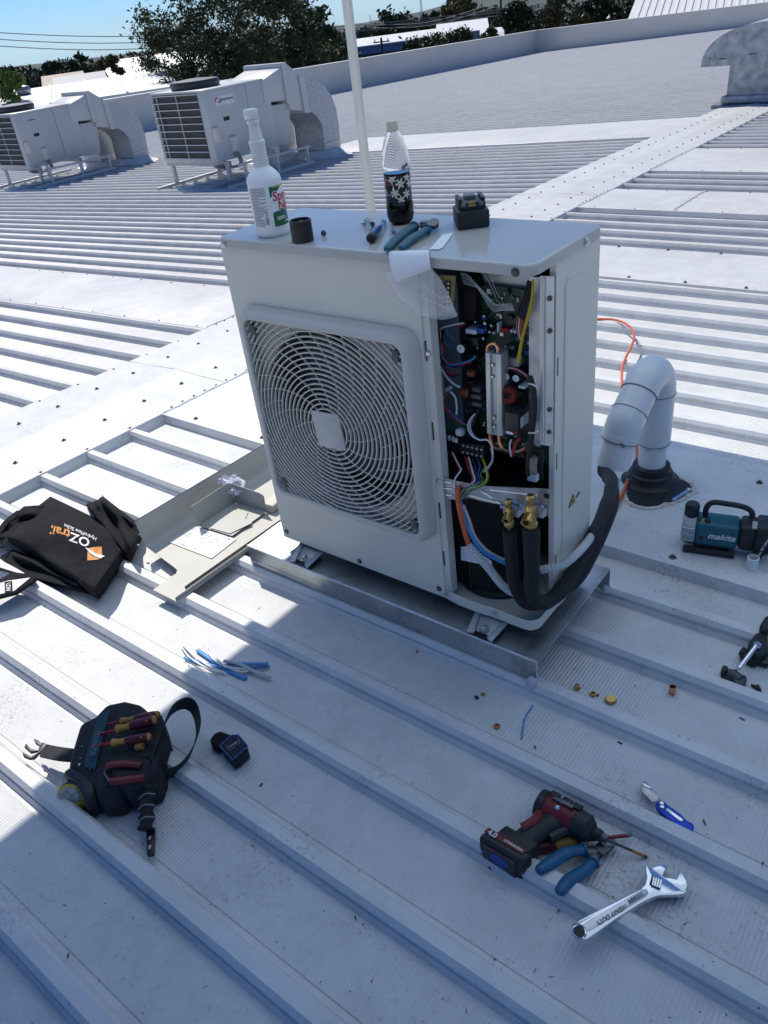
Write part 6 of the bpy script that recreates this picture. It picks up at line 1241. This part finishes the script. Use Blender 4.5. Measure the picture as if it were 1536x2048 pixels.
# wire offcuts
CUTS = [('sky', [(915, 160), (1000, 190), (1100, 210)], .0062, 'blue cable sheath offcut pointing left out of the heap'), ('sky', [(978, 125), (1060, 180), (1150, 235), (1220, 265)], .0066, 'blue sheath offcut crossing the heap down to the right'), ('sky', [(1130, 190), (1230, 192), (1328, 192)], .0056, 'blue sheath offcut at the right end of the heap'), ('blue', [(1180, 212), (1260, 214), (1336, 206)], .0045, 'darker blue sheath offcut under the right end of the heap'),
        ('white', [(900, 90), (960, 150), (1040, 205), (1120, 238)], .0032, 'long white core offcut curving from the top left of the heap'), ('white', [(895, 100), (940, 160), (1020, 210), (1090, 235)], .0024, 'thin white core offcut beside the long curved one'), ('white', [(1022, 95), (1040, 150), (1100, 200), (1200, 230), (1250, 222)], .0026, 'white core offcut arching over the middle of the heap'), ('grey', [(1110, 178), (1180, 192), (1260, 230), (1340, 262)], .0058, 'grey sheath offcut ending at the lower right of the heap'), ('white', [(1060, 150), (1110, 200), (1180, 215), (1250, 218)], .003, 'short white core offcut in the middle of the heap')]
for i, (c, pts, r, lab) in enumerate(CUTS):
    mb = MB(); mb.tube(spline([PP(x, y, .008+.004*i*(.4 if 0 < j < len(pts)-1 else .25)) for j, (x, y) in enumerate(pts)], 6), r, n=8, flat=(.6, 1.0), up=(0, 0, 1)); solo(mb, 'cable_offcut', lab, 'offcut', WC[c], group='cable offcuts in the heap')

# ================================================================ TOOLS AT LOWER RIGHT
Z4 = lambda x, y: (940+x/3.072, 1500+y/3.072)
Q4 = lambda x, y, h: PR(*Z4(x, y), h)
# impact driver
REDT = mat('dark_red_tool_plastic', (.16, .012, .016), .45, var=.2, vscale=30); BT = mat('black_tool_plastic', (.018, .019, .021), .5)
t = thing('impact_driver', 'red and black cordless impact driver lying on its side at lower right', 'impact driver', Q4(420, 480, 0))
a0, a1 = Q4(440, 330, .048), Q4(690, 470, .046); ax = (a1-a0); ax.z = 0; L = ax.length; ax.normalize(); upv = Vector((0, 0, 1)); hv = Q4(250, 620, .045)-Q4(480, 430, .045); hv.z = 0; hv.normalize()
M = lambda s, h, z: a0+ax*s+hv*h+upv*z
mb = MB(); mb.ring(M(-.006, 0, 0), M(.085, 0, 0), [(0, .020), (.08, .030), (.25, .034), (.8, .034), (1, .030)], 20); mb.build('motor_housing', REDT, t)
mb = MB(); mb.ring(M(.083, 0, 0), M(.128, 0, 0), [(0, .030), (.05, .033), (.7, .031), (1, .018)], 20); mb.build('hammer_case', BT, t)
mb = MB(); mb.ring(M(-.010, 0, 0), M(.012, 0, 0), [(0, .022), (.2, .033), (1, .0352)], 20); mb.build('rear_cap', BT, t)
mb = MB(); mb.ring(M(.126, 0, 0), M(.148, 0, 0), [(0, .012), (.1, .0135), (.8, .0135), (1, .011)], 14); mb.build('chuck_collar', BT, t)
mb = MB(); mb.ring(M(.146, 0, 0), M(.160, 0, 0), [(0, .010), (1, .009)], 14); mb.build('chuck', STEEL, t)
s = spline([M(.052, .012, 0), M(.045, .05, 0), M(.040, .085, -.002), M(.040, .11, -.004)], 5); mb = MB(); mb.tube(s, [.026-.003*sin(pi*i/len(s)) for i in range(len(s))], n=14, flat=(.85, 1.15), up=(0, 0, 1)); mb.build('grip', BT, t)
mb = MB(); s = spline([M(.020, .03, .016), M(.028, .06, .020), M(.022, .09, .018)], 5); mb.tube(s, .008, n=6, flat=(.5, 1.2), up=(0, 0, 1)); mb.build('red_grip_stripe', REDT, t)
mb = MB(); mb.tube(spline([M(.085, .030, 0), M(.078, .05, 0), M(.074, .07, 0)], 4), .011, n=8); mb.build('trigger', BT, t)
Rm = Matrix((ax, hv, ax.cross(hv))).transposed(); zc = -.006
mb = MB(); mb.box(M(.040, .128, zc), (.082, .034, .074), Rm); mb.build('battery_foot', BT, t, bevel=.006)
mb = MB(); mb.box(M(.036, .158, zc), (.112, .034, .078), Rm); bt = mb.build('battery', BT, t, bevel=.010, seg=3)
mb = MB(); mb.box(M(.036, .1766, zc), (.082, .0025, .054), Rm); st = mb.build('battery_sticker', mat('dark_sticker', (.03, .03, .036), .4), bt, bevel=.0008)
for dz in (-.027, .027): mb = MB(); mb.box(M(.036, .178, zc+dz), (.082, .0008, .0015), Rm); mb.build('sticker_line', mat('orange_line', (.3, .09, .05), .5), st)
mb = MB(); mb.prism(ellipse(M(.036, .1782, zc), ax*.022, upv*.020, 18), hv*.0006); mb.build('blue_blot', mat('blue_blot_print', (.01, .06, .30), .4), st)
mb = MB(); mb.box(M(.030, .150, zc+.0395), (.096, .014, .0016), Rm); mb.build('sticker_band', REDT, bt)
text_m = MB(); text(text_m, '4.0', .017, basis(M(.000, .153, zc+.0412), ax, -hv), bold=.0006); text(text_m, 'LITHIUM-ION', .0075, basis(M(.050, .151, zc+.0412), ax, -hv), bold=.0003, shear=.2); text_m.build('lettering', WHT, bt, smooth=False)
for s_ in (.02, .05, .075): mb = MB(); mb.box(M(s_, -.018, .030), (.022, .016, .010), Rm); mb.build('vent_block', BT, t, bevel=.003)
mb = MB(); mb.box(M(.050, -.006, .036), (.05, .012, .012), Rm); mb.build('belt_clip', STEEL, t, bevel=.003)
p = M(.048, .010, .034); mb = MB(); mb.ring(p, p+upv*.003, [(0, .006), (.6, .005), (1, .003)], 10); mb.build('clip_screw', CHROME, t)
mb = MB(); b0_, b1_ = a1+ax*.012, Q4(1090, 660, .006); b0_ = M(.158, 0, -.002); d = b1_-b0_; mb.cyl(b0_, b0_+d*.62, .0032, n=8); bit = mb.build('driver_bit', STEEL, t)
mb = MB(); mb.cyl(b0_+d*.62, b0_+d*.92, .0036, n=8); mb.build('bit_sleeve', AMB, bit); mb = MB(); mb.ring(b0_+d*.92, b1_, [(0, .0036), (.5, .0036), (1, .0012)], 8); mb.build('bit_tip', BLK, bit)
# red screwdriver
t = thing('screwdriver', 'red-shafted insulated screwdriver with amber collar beside the impact driver', 'screwdriver', Q4(700, 560, .0), group='tools on the pan at lower right')
a, b = Q4(395, 600, .018), Q4(650, 560, .018); d = b-a; mb = MB(); mb.ring(a, a+d*.5, [(0, .009), (.1, .0155), (1, .015)], 14); mb.build('grip', MAR, t)
mb = MB(); mb.ring(a+d*.5, b, [(0, .015), (.3, .0145), (.85, .013), (.9, .015), (1, .0148)], 14); mb.build('bolster', AMB, t)
e = Q4(1000, 522, .020); mb = MB(); mb.cyl(b, b.lerp(e, .9), .0042, n=10); mb.build('shaft', mat('red_shaft', (.22, .02, .02), .4), t); mb = MB(); mb.ring(b.lerp(e, .9), e, [(0, .004), (.4, .0042), (1, .001)], 8); mb.build('tip', STEEL, t)
# pliers
TE2 = mat('blue_teal_grip', (.012, .10, .19), .45, var=.2, vscale=30)
pliers('pliers', 'blue-handled combination pliers with spread handles in front of the impact driver', Q4, [(415, 745, .050), (500, 690, .047), (600, 630, .040), (700, 612, .030)], [(545, 880, .052), (600, 810, .044), (690, 750, .032), (760, 690, .024)], [[(750, 600, .030), (800, 555, .030), (890, 545, .028), (900, 560, .028), (880, 600, .026), (820, 645, .026)]], (755, 625, .024), None, TE2, r=.0115)
# adjustable wrench
t = thing('adjustable_wrench', 'chrome adjustable wrench with its handle resting on a rib at lower right', 'wrench', Q4(950, 1000, 0))
hw = lambda x, y: .066-.036*max(0, min(1, (x-640)/560))
def wr(pts, th, nm, m=CHROME, lift=0, bv=.003, seg=2): mb = MB(); mb.prism([Q4(x, y, hw(x, y)+lift) for x, y in pts], (0, 0, -th)); return mb.build(nm, m, t, bevel=bv, seg=seg)
hd = [(622, 1110), (630, 1070), (665, 1045), (720, 1015), (900, 925), (1050, 850), (1075, 825), (1085, 780), (1078, 735), (1075, 708), (1095, 705), (1115, 730), (1185, 775), (1300, 855), (1335, 850), (1325, 880), (1290, 888), (1160, 892), (1125, 905), (1050, 945), (900, 1040), (760, 1140), (725, 1160), (690, 1165), (650, 1150)]
body = wr(hd, .014, 'handle')
wr([(1115, 728), (1150, 705), (1190, 698), (1218, 702), (1200, 750), (1185, 775)], .013, 'movable_jaw', lift=.001)
wr([(1185, 778), (1270, 790), (1290, 735), (1315, 760), (1336, 810), (1336, 850), (1310, 872), (1250, 830)], .013, 'fixed_jaw', lift=.002)
wr([(1118, 768), (1185, 800), (1170, 855), (1102, 825)], .004, 'worm_window', BLK, lift=.0012, bv=0)
for i in range(4): x = 1122+i*15; mb = MB(); mb.tube([Q4(x+8, 782+i*6, hw(x, 800)+.003), Q4(x-2, 832+i*6, hw(x, 830)+.003)], .0024, n=8); mb.build('worm_thread', CHROME, t)
wr([(690, 1075), (720, 1050), (1060, 855), (1085, 855), (1098, 878), (1080, 900), (740, 1108), (715, 1112)], .001, 'panel_recess', mat('satin_steel_recess', (.55, .56, .58), .35, 1, var=.1), lift=.0012, bv=.0005)
p = Q4(670, 1118, .0668); mb = MB(); mb.ring(p, p+upv*.0012, [(0, .0125), (1, .0115)], 24); mb.build('hang_hole', BLK, t); mb = MB(); mb.tube(ellipse(p+upv*.001, Vector((.013, 0, 0)), Vector((0, .013, 0)), 24), .0022, n=6, closed=True); mb.build('hole_rim', CHROME, t)
ex = Q4(800, 1010, .06)-Q4(1000, 890, .05); mb = MB(); text(mb, 'HEAVY DUTY', .013, basis(Q4(870, 1010, hw(870, 0)+.003), ex, Q4(880, 1030, .06)-Q4(860, 985, .06)), bold=.0003); text(mb, '300MM', .013, basis(Q4(1020, 905, hw(1020, 0)+.003), ex, Q4(1030, 930, .06)-Q4(1010, 885, .06)), bold=.0003); mb.build('lettering', mat('etched_grey', (.22, .22, .23), .5, .5), t, smooth=False)
# utility knife
t = thing('utility_knife', 'blue folding utility knife with open blade on the pan at right', 'knife', Q4(1230, 380, 0))
kn = lambda pts, h, th, nm, m, bv=.0015: MB().prism([Q4(x, y, h) for x, y in pts], (0, 0, -th)).build(nm, m, t, bevel=bv)
kn([(1060, 195), (1072, 192), (1168, 285), (1150, 312), (1120, 320), (1048, 245), (1046, 232)], .024, .004, 'blade_holder', mat('brushed_knife_steel', (.42, .42, .42), .35, .9, var=.2, vscale=40), .0005)
kn([(1062, 200), (1112, 228), (1108, 236), (1060, 214)], .026, .0012, 'blade', CHROME, .0002)
kn([(1138, 325), (1160, 305), (1190, 308), (1215, 335), (1300, 395), (1330, 430), (1372, 450), (1380, 470), (1370, 490), (1340, 500), (1310, 492), (1200, 405), (1145, 350)], .032, .014, 'handle', mat('anodised_blue', (.015, .06, .45), .3, .5, var=.1), .003)
kn([(1205, 355), (1222, 355), (1308, 420), (1308, 436), (1290, 436), (1205, 370)], .0345, .002, 'belt_clip', CHROME, .0008)
for q in ((1178, 325), (1180, 348)): p = Q4(*q, .033); mb = MB(); mb.ring(p, p+upv*.003, [(0, .0055), (.5, .0055), (1, .003)], 12); mb.build('pivot_screw', CHROME, t)
# ================================================================ VACUUM PUMP AND THINGS AT THE RIGHT EDGE
Zp = lambda x, y: (1140+x/3.879, 600+y/3.879)
PU = lambda x, y, h: PR(*Zp(x, y), RH+.004+h)
MTEAL = mat('teal_tool_plastic', (.010, .105, .135), .4, var=.1)
c0, c1 = PU(968, 1760, .076), PU(1315, 1806, .076); ax = c1-c0; ax.z = 0; L = ax.length; ax.normalize(); nr = Vector((ax.y, -ax.x, 0)); upv = Vector((0, 0, 1))
if nr.dot(CAM-c0) < 0: nr = -nr
t = thing('vacuum_pump', 'teal and black cordless vacuum pump standing on the flat flashing at right', 'vacuum pump', Vector((c0.x+.06, c0.y, ztop(0, c0.y)+.004)))
Mv = lambda s, n, z: c0+ax*s+nr*n+upv*z
Rv = Matrix((ax, -nr, upv)).transposed()
def bxv(s, n, z, d, nm, m, bv=.004): mb = MB(); mb.box(Mv(s, n, z), d, Rv); return mb.build(nm, m, t, bevel=bv, seg=3)
mo = bxv(L/2, 0, .0, (L, .084, .084), 'motor_housing', MTEAL, .016)
mb = MB(); s = [(-.004, .034), (-.012, .04)]; hx = [Mv(-.038, 0, -.002)+(nr*cos(a)*.047+upv*sin(a)*.054) for a in [pi/8+k*pi/4 for k in range(8)]]; mb.prism(hx, ax*.042); mb.build('oil_case', mat('cast_grey_case', (.36, .38, .39), .45, .3), t, bevel=.006)
for k in (-1, 0, 1): mb = MB(); mb.tube([Mv(-.040, .043, .022*k), Mv(.0, .048, .022*k)], .003, n=5); mb.build('case_rib', mat('cast_grey_case', (.36, .38, .39), .45, .3), t)
mb = MB(); mb.ring(Mv(-.014, 0, .044), Mv(-.014, 0, .088), [(0, .020), (.1, .0225), (.85, .0225), (1, .019)], 18); mb.build('exhaust_cap', BT, t)
mb = MB(); mb.tube(spline([Mv(.030, -.008, .030), Mv(.026, -.008, .068), Mv(.042, -.008, .094), Mv(.085, -.008, .096), Mv(.130, -.008, .092), Mv(.156, -.008, .078), Mv(.160, -.008, .056)], 6), .0088, n=12); mb.build('carry_handle', BT, t)
mb = MB(); mb.ring(Mv(.036, .022, .030), Mv(.036, .024, .050), [(0, .009), (.8, .009), (1, .007)], 12); mb.build('inlet_cap', BT, t); mb = MB(); mb.ring(Mv(.012, .02, .034), Mv(.028, .02, .042), [(0, .006), (.5, .008), (1, .006)], 8); mb.build('inlet_fitting', BRASS, t)
mb = MB(); mb.tube([Mv(-.026, .036, -.063), Mv(L-.006, .036, -.063)], .011, n=10); mb.build('base_rail', BT, t); mb = MB(); mb.tube([Mv(-.026, -.032, -.063), Mv(L-.006, -.032, -.063)], .011, n=10); mb.build('base_rail', BT, t)
bxv(L/2-.01, 0, -.046, (L*.8, .06, .022), 'base_block', BT)
mb = MB(); mb.ring(Mv(.022, .0415, -.012), Mv(.022, .0435, -.012), [(0, .008), (1, .007)], 14); mb.build('drain_plug', BT, t)
bxv(L+.024, 0, .002, (.05, .082, .088), 'battery_mount', BT, .012); b = bxv(L+.075, .004, -.004, (.062, .086, .120), 'battery', BT, .010)
bxv(L+.046, .020, .048, (.030, .040, .006), 'window', mat('pale_window', (.35, .36, .36), .3), .002)
mb = MB(); text(mb, 'makita', .030, basis(Mv(L*.62, .0424, .002), ax, upv), bold=.0008, shear=.25); mb.build('lettering', WHT, mo, smooth=False)
mb = MB(); text(mb, 'makita 18V Lithium-ion', .011, basis(Mv(L+.072, .0475, -.008), (upv*.9+ax*.25), -ax), bold=.0003); mb.build('lettering', WHT, b, smooth=False)
p = PR(1503, 1137, RH+.004); t = thing('pipe_coupler', 'small white plastic pipe coupler standing in front of the vacuum pump battery', 'coupler', p); mb = MB(); mb.lathe([(.0165, 0), (.0175, .001), (.0175, .043), (.0165, .044), (.0145, .044), (.0145, .001)], p, n=24, caps=False); mb.build('sleeve', PVCW, t)
mb = MB(); rr = random.Random(4); pc = PR(1548, 1118, RH+.03)
mb.grid(lambda u, v: pc+Vector(((u-.5)*.11, (v-.5)*.10, .05*sin(pi*u)*sin(pi*v)-.028+rr.uniform(-.008, .008))), 9, 9); solo(mb, 'plastic_bag', 'crumpled clear plastic bag at the right picture edge beside the vacuum pump', 'plastic bag', mat('clear_bag_film', (.75, .77, .77), .15, alpha=.35, var=.05), smooth=False)
# flaring tool and tube handle
Zf = lambda x, y: (1320+x/4.454, 960+y/4.454)
F = lambda x, y, h: PR(*Zf(x, y), h)
t = thing('flaring_tool', 'black flaring tool with chrome crank at the right picture edge', 'flaring tool', F(850, 1560, 0))
mb = MB(); mb.prism([F(*q, .05) for q in ((790, 1440), (850, 1360), (900, 1340), (965, 1360), (965, 1500), (920, 1540), (860, 1560), (790, 1500))], (0, 0, -.045)); mb.build('yoke', BT, t, bevel=.008, seg=3)
mb = MB(); mb.prism([F(*q, .065) for q in ((885, 1290), (940, 1200), (1000, 1190), (1000, 1330), (920, 1340))], (0, 0, -.05)); mb.build('clutch_head', BT, t, bevel=.010, seg=3)
mb = MB(); mb.prism([F(*q, .030) for q in ((710, 1530), (740, 1470), (780, 1500), (870, 1560), (860, 1620), (800, 1600), (740, 1560))], (0, 0, -.026)); mb.build('clamp_arm', BT, t, bevel=.006)
mb = MB(); mb.prism([F(*q, .022) for q in ((870, 1610), (960, 1640), (1000, 1600), (1000, 1520), (890, 1540))], (0, 0, -.018)); mb.build('die_bar', mat('dark_green_steel', (.03, .05, .05), .4, .5), t, bevel=.003)
mb = MB(); mb.cyl(F(715, 1530, .026), F(750, 1545, .026), .010, n=12); mb.build('clamp_knob', BT, t)
a, b = F(868, 1465, .062), F(705, 1680, .030); mb = MB(); mb.cyl(a, b, .0062, n=12); mb.build('crank_rod', CHROME, t)
mb = MB(); mb.ring(a-Vector((0, 0, .004)), a+Vector((0, 0, .006)), [(0, .010), (.5, .010), (1, .005)], 14); mb.build('crank_pivot', CHROME, t)
s = [F(600, 1725, .022), F(660, 1745, .022), F(720, 1790, .022)]; mb = MB(); mb.tube(spline(s, 5), .0155, n=12); mb.build('crank_grip', mat('dark_slate_plastic', (.05, .065, .075), .5), t)
mb = MB(); mb.ring(F(545, 1700, .022), F(600, 1715, .022), [(0, .012), (.15, .0165), (.8, .0165), (1, .010)], 14); mb.build('end_knob', BT, t)
mb = MB(); mb.prism([F(*q, .030) for q in ((640, 1690), (690, 1668), (700, 1720), (770, 1735), (780, 1765), (740, 1835), (700, 1830), (660, 1780))], (0, 0, -.028)); mb.build('grip_fork', mat('dark_slate_plastic', (.05, .065, .075), .5), t, bevel=.006)
mb = MB(); mb.prism([F(*q, .012) for q in ((812, 1815), (850, 1825), (880, 1820), (905, 1868), (860, 1850))], (0, 0, -.008)); solo(mb, 'plastic_scrap', 'torn black scrap lying beside the crank grip at the right', 'scrap', BLK, smooth=False)
# brass and copper bits
def nut(px, py, r, h, m, lab, cat='nut', n=6, name='brass_nut', hole=True, grp='loose fittings on the pan'):
    p = PR(px, py, 0); t = thing(name, lab, cat, p, group=grp); mb = MB(); mb.lathe([(r*.92, 0), (r, h*.12), (r, h*.8), (r*.86, h)]+([(r*.5, h), (r*.5, h*.3)] if hole else [(r*.2, h*1.02)]), p, n=n); mb.build('body', m, t, bevel=0, ang=30)
    if hole: mb = MB(); mb.tube(ellipse(p+Vector((0, 0, h)), Vector((r*.58, 0, 0)), Vector((0, r*.58, 0)), 16), r*.09, n=5, closed=True); mb.build('rim', m, t)
nut(1154, 1379, .0085, .016, BRASS, 'olive brass flare nut nearest the plinth', hole=False); nut(1186, 1391, .0095, .010, BRASS, 'open brass ring nut between two brass nuts', n=18); nut(1221, 1404, .0145, .014, BRASS, 'largest round brass fitting on the pan right of the plinth', n=24, name='brass_thimble', cat='fitting', hole=False)
nut(994, 1456, .009, .010, COPPER, 'copper flare bonnet on the pan below the plinth', n=14, name='copper_bonnet', cat='fitting'); nut(966, 1391, .006, .007, BRASS, 'tiny brass olive beside a black screw in front of the plinth', n=12, name='brass_olive', cat='fitting')
p = PR(1344, 1388, .0); t = thing('copper_coupling', 'copper pipe coupling standing upright on the pan at right', 'fitting', p, group='loose fittings on the pan'); mb = MB(); mb.lathe([(.0085, 0), (.0088, .001), (.0088, .027), (.0078, .0275), (.0072, .026), (.0072, .002)], p, n=20, caps=False); mb.build('sleeve', COPPER, t); mb = MB(); mb.tube(ellipse(p+Vector((0, 0, .0138)), Vector((.0088, 0, 0)), Vector((0, .0088, 0)), 18), .0006, n=5, closed=True); mb.build('stop_bead', COPPER, t)
p = PR(953, 1395, .004); t = thing('screw', 'small black screw beside the tiny brass olive', 'screw', p); mb = MB(); mb.ring(p, p+Vector((.006, -.002, .003)), [(0, .0055), (.4, .0055), (1, .003)], 10); mb.build('head', BLK, t); mb = MB(); mb.cyl(p-Vector((.010, -.003, .001)), p, .002, n=6); mb.build('shank', STEEL, t)
mb = MB(); mb.tube(spline([PR(1066, 1411, .006), PR(1052, 1432, .010), PR(1046, 1455, .008), PR(1043, 1478, .005)], 6), .0022, n=6); solo(mb, 'wire_scrap', 'curved blue wire scrap on the pan below the plinth', 'wire', WC['sky'])
for x, y, c, L, a, lab in ((1484, 1438, 'blue', .014, .2, 'short blue wire stub at the right picture edge'), (1070, 1495, 'red', .010, .8, 'tiny red wire stub right of the copper bonnet'), (1240, 1486, 'black', .012, .1, 'tiny black stub beside the rib right of the blue wire scrap'), (1409, 1645, 'green', .014, .9, 'tiny green wire stub right of the blue knife'), (834, 1303, 'red', .008, .4, 'tiny red wire stub in front of the plinth'), (1196, 1391, 'black', .009, 1.2, 'tiny black stub behind the brass ring nut'), (522, 1570, 'black', .011, 1.4, 'tiny black stub right of the hanging pouch strap')):
    p = PR(x, y, .003); d = Vector((cos(a), -sin(a), 0))*L/2; mb = MB(); mb.cyl(p-d, p+d, .0026, n=6); solo(mb, 'wire_stub', lab, 'wire stub', WC[c], group='tiny wire stubs')
# grit and leaf scraps scattered on the pans
rr = random.Random(21); mb = MB()
for i in range(520):
    x, y = rr.uniform(0, 1536), rr.uniform(1180, 2048); p = PR(x, y, .0025)
    f = ((p.y-RY0)/RP) % 1
    if .12 < f < .88 or rr.random() < .2:
        s = rr.choice([.0012, .0015, .002, .003]); a = rr.uniform(0, 6); u = Vector((cos(a), sin(a), 0))*s*rr.choice([1, 1, 2.5]); v = Vector((-sin(a), cos(a), 0))*s*.6; 
        if f <= .12 or f >= .88: p.z += RH
        mb.add([p-u, p+v+Vector((0, 0, s*.8)), p+u, p-v], [(0, 1, 2), (0, 2, 3)])
solo(mb, 'grit', 'dark grit and leaf scraps scattered over the near roof pans', 'grit', mat('dark_grit', (.05, .045, .04), .9), kind='stuff', smooth=False)
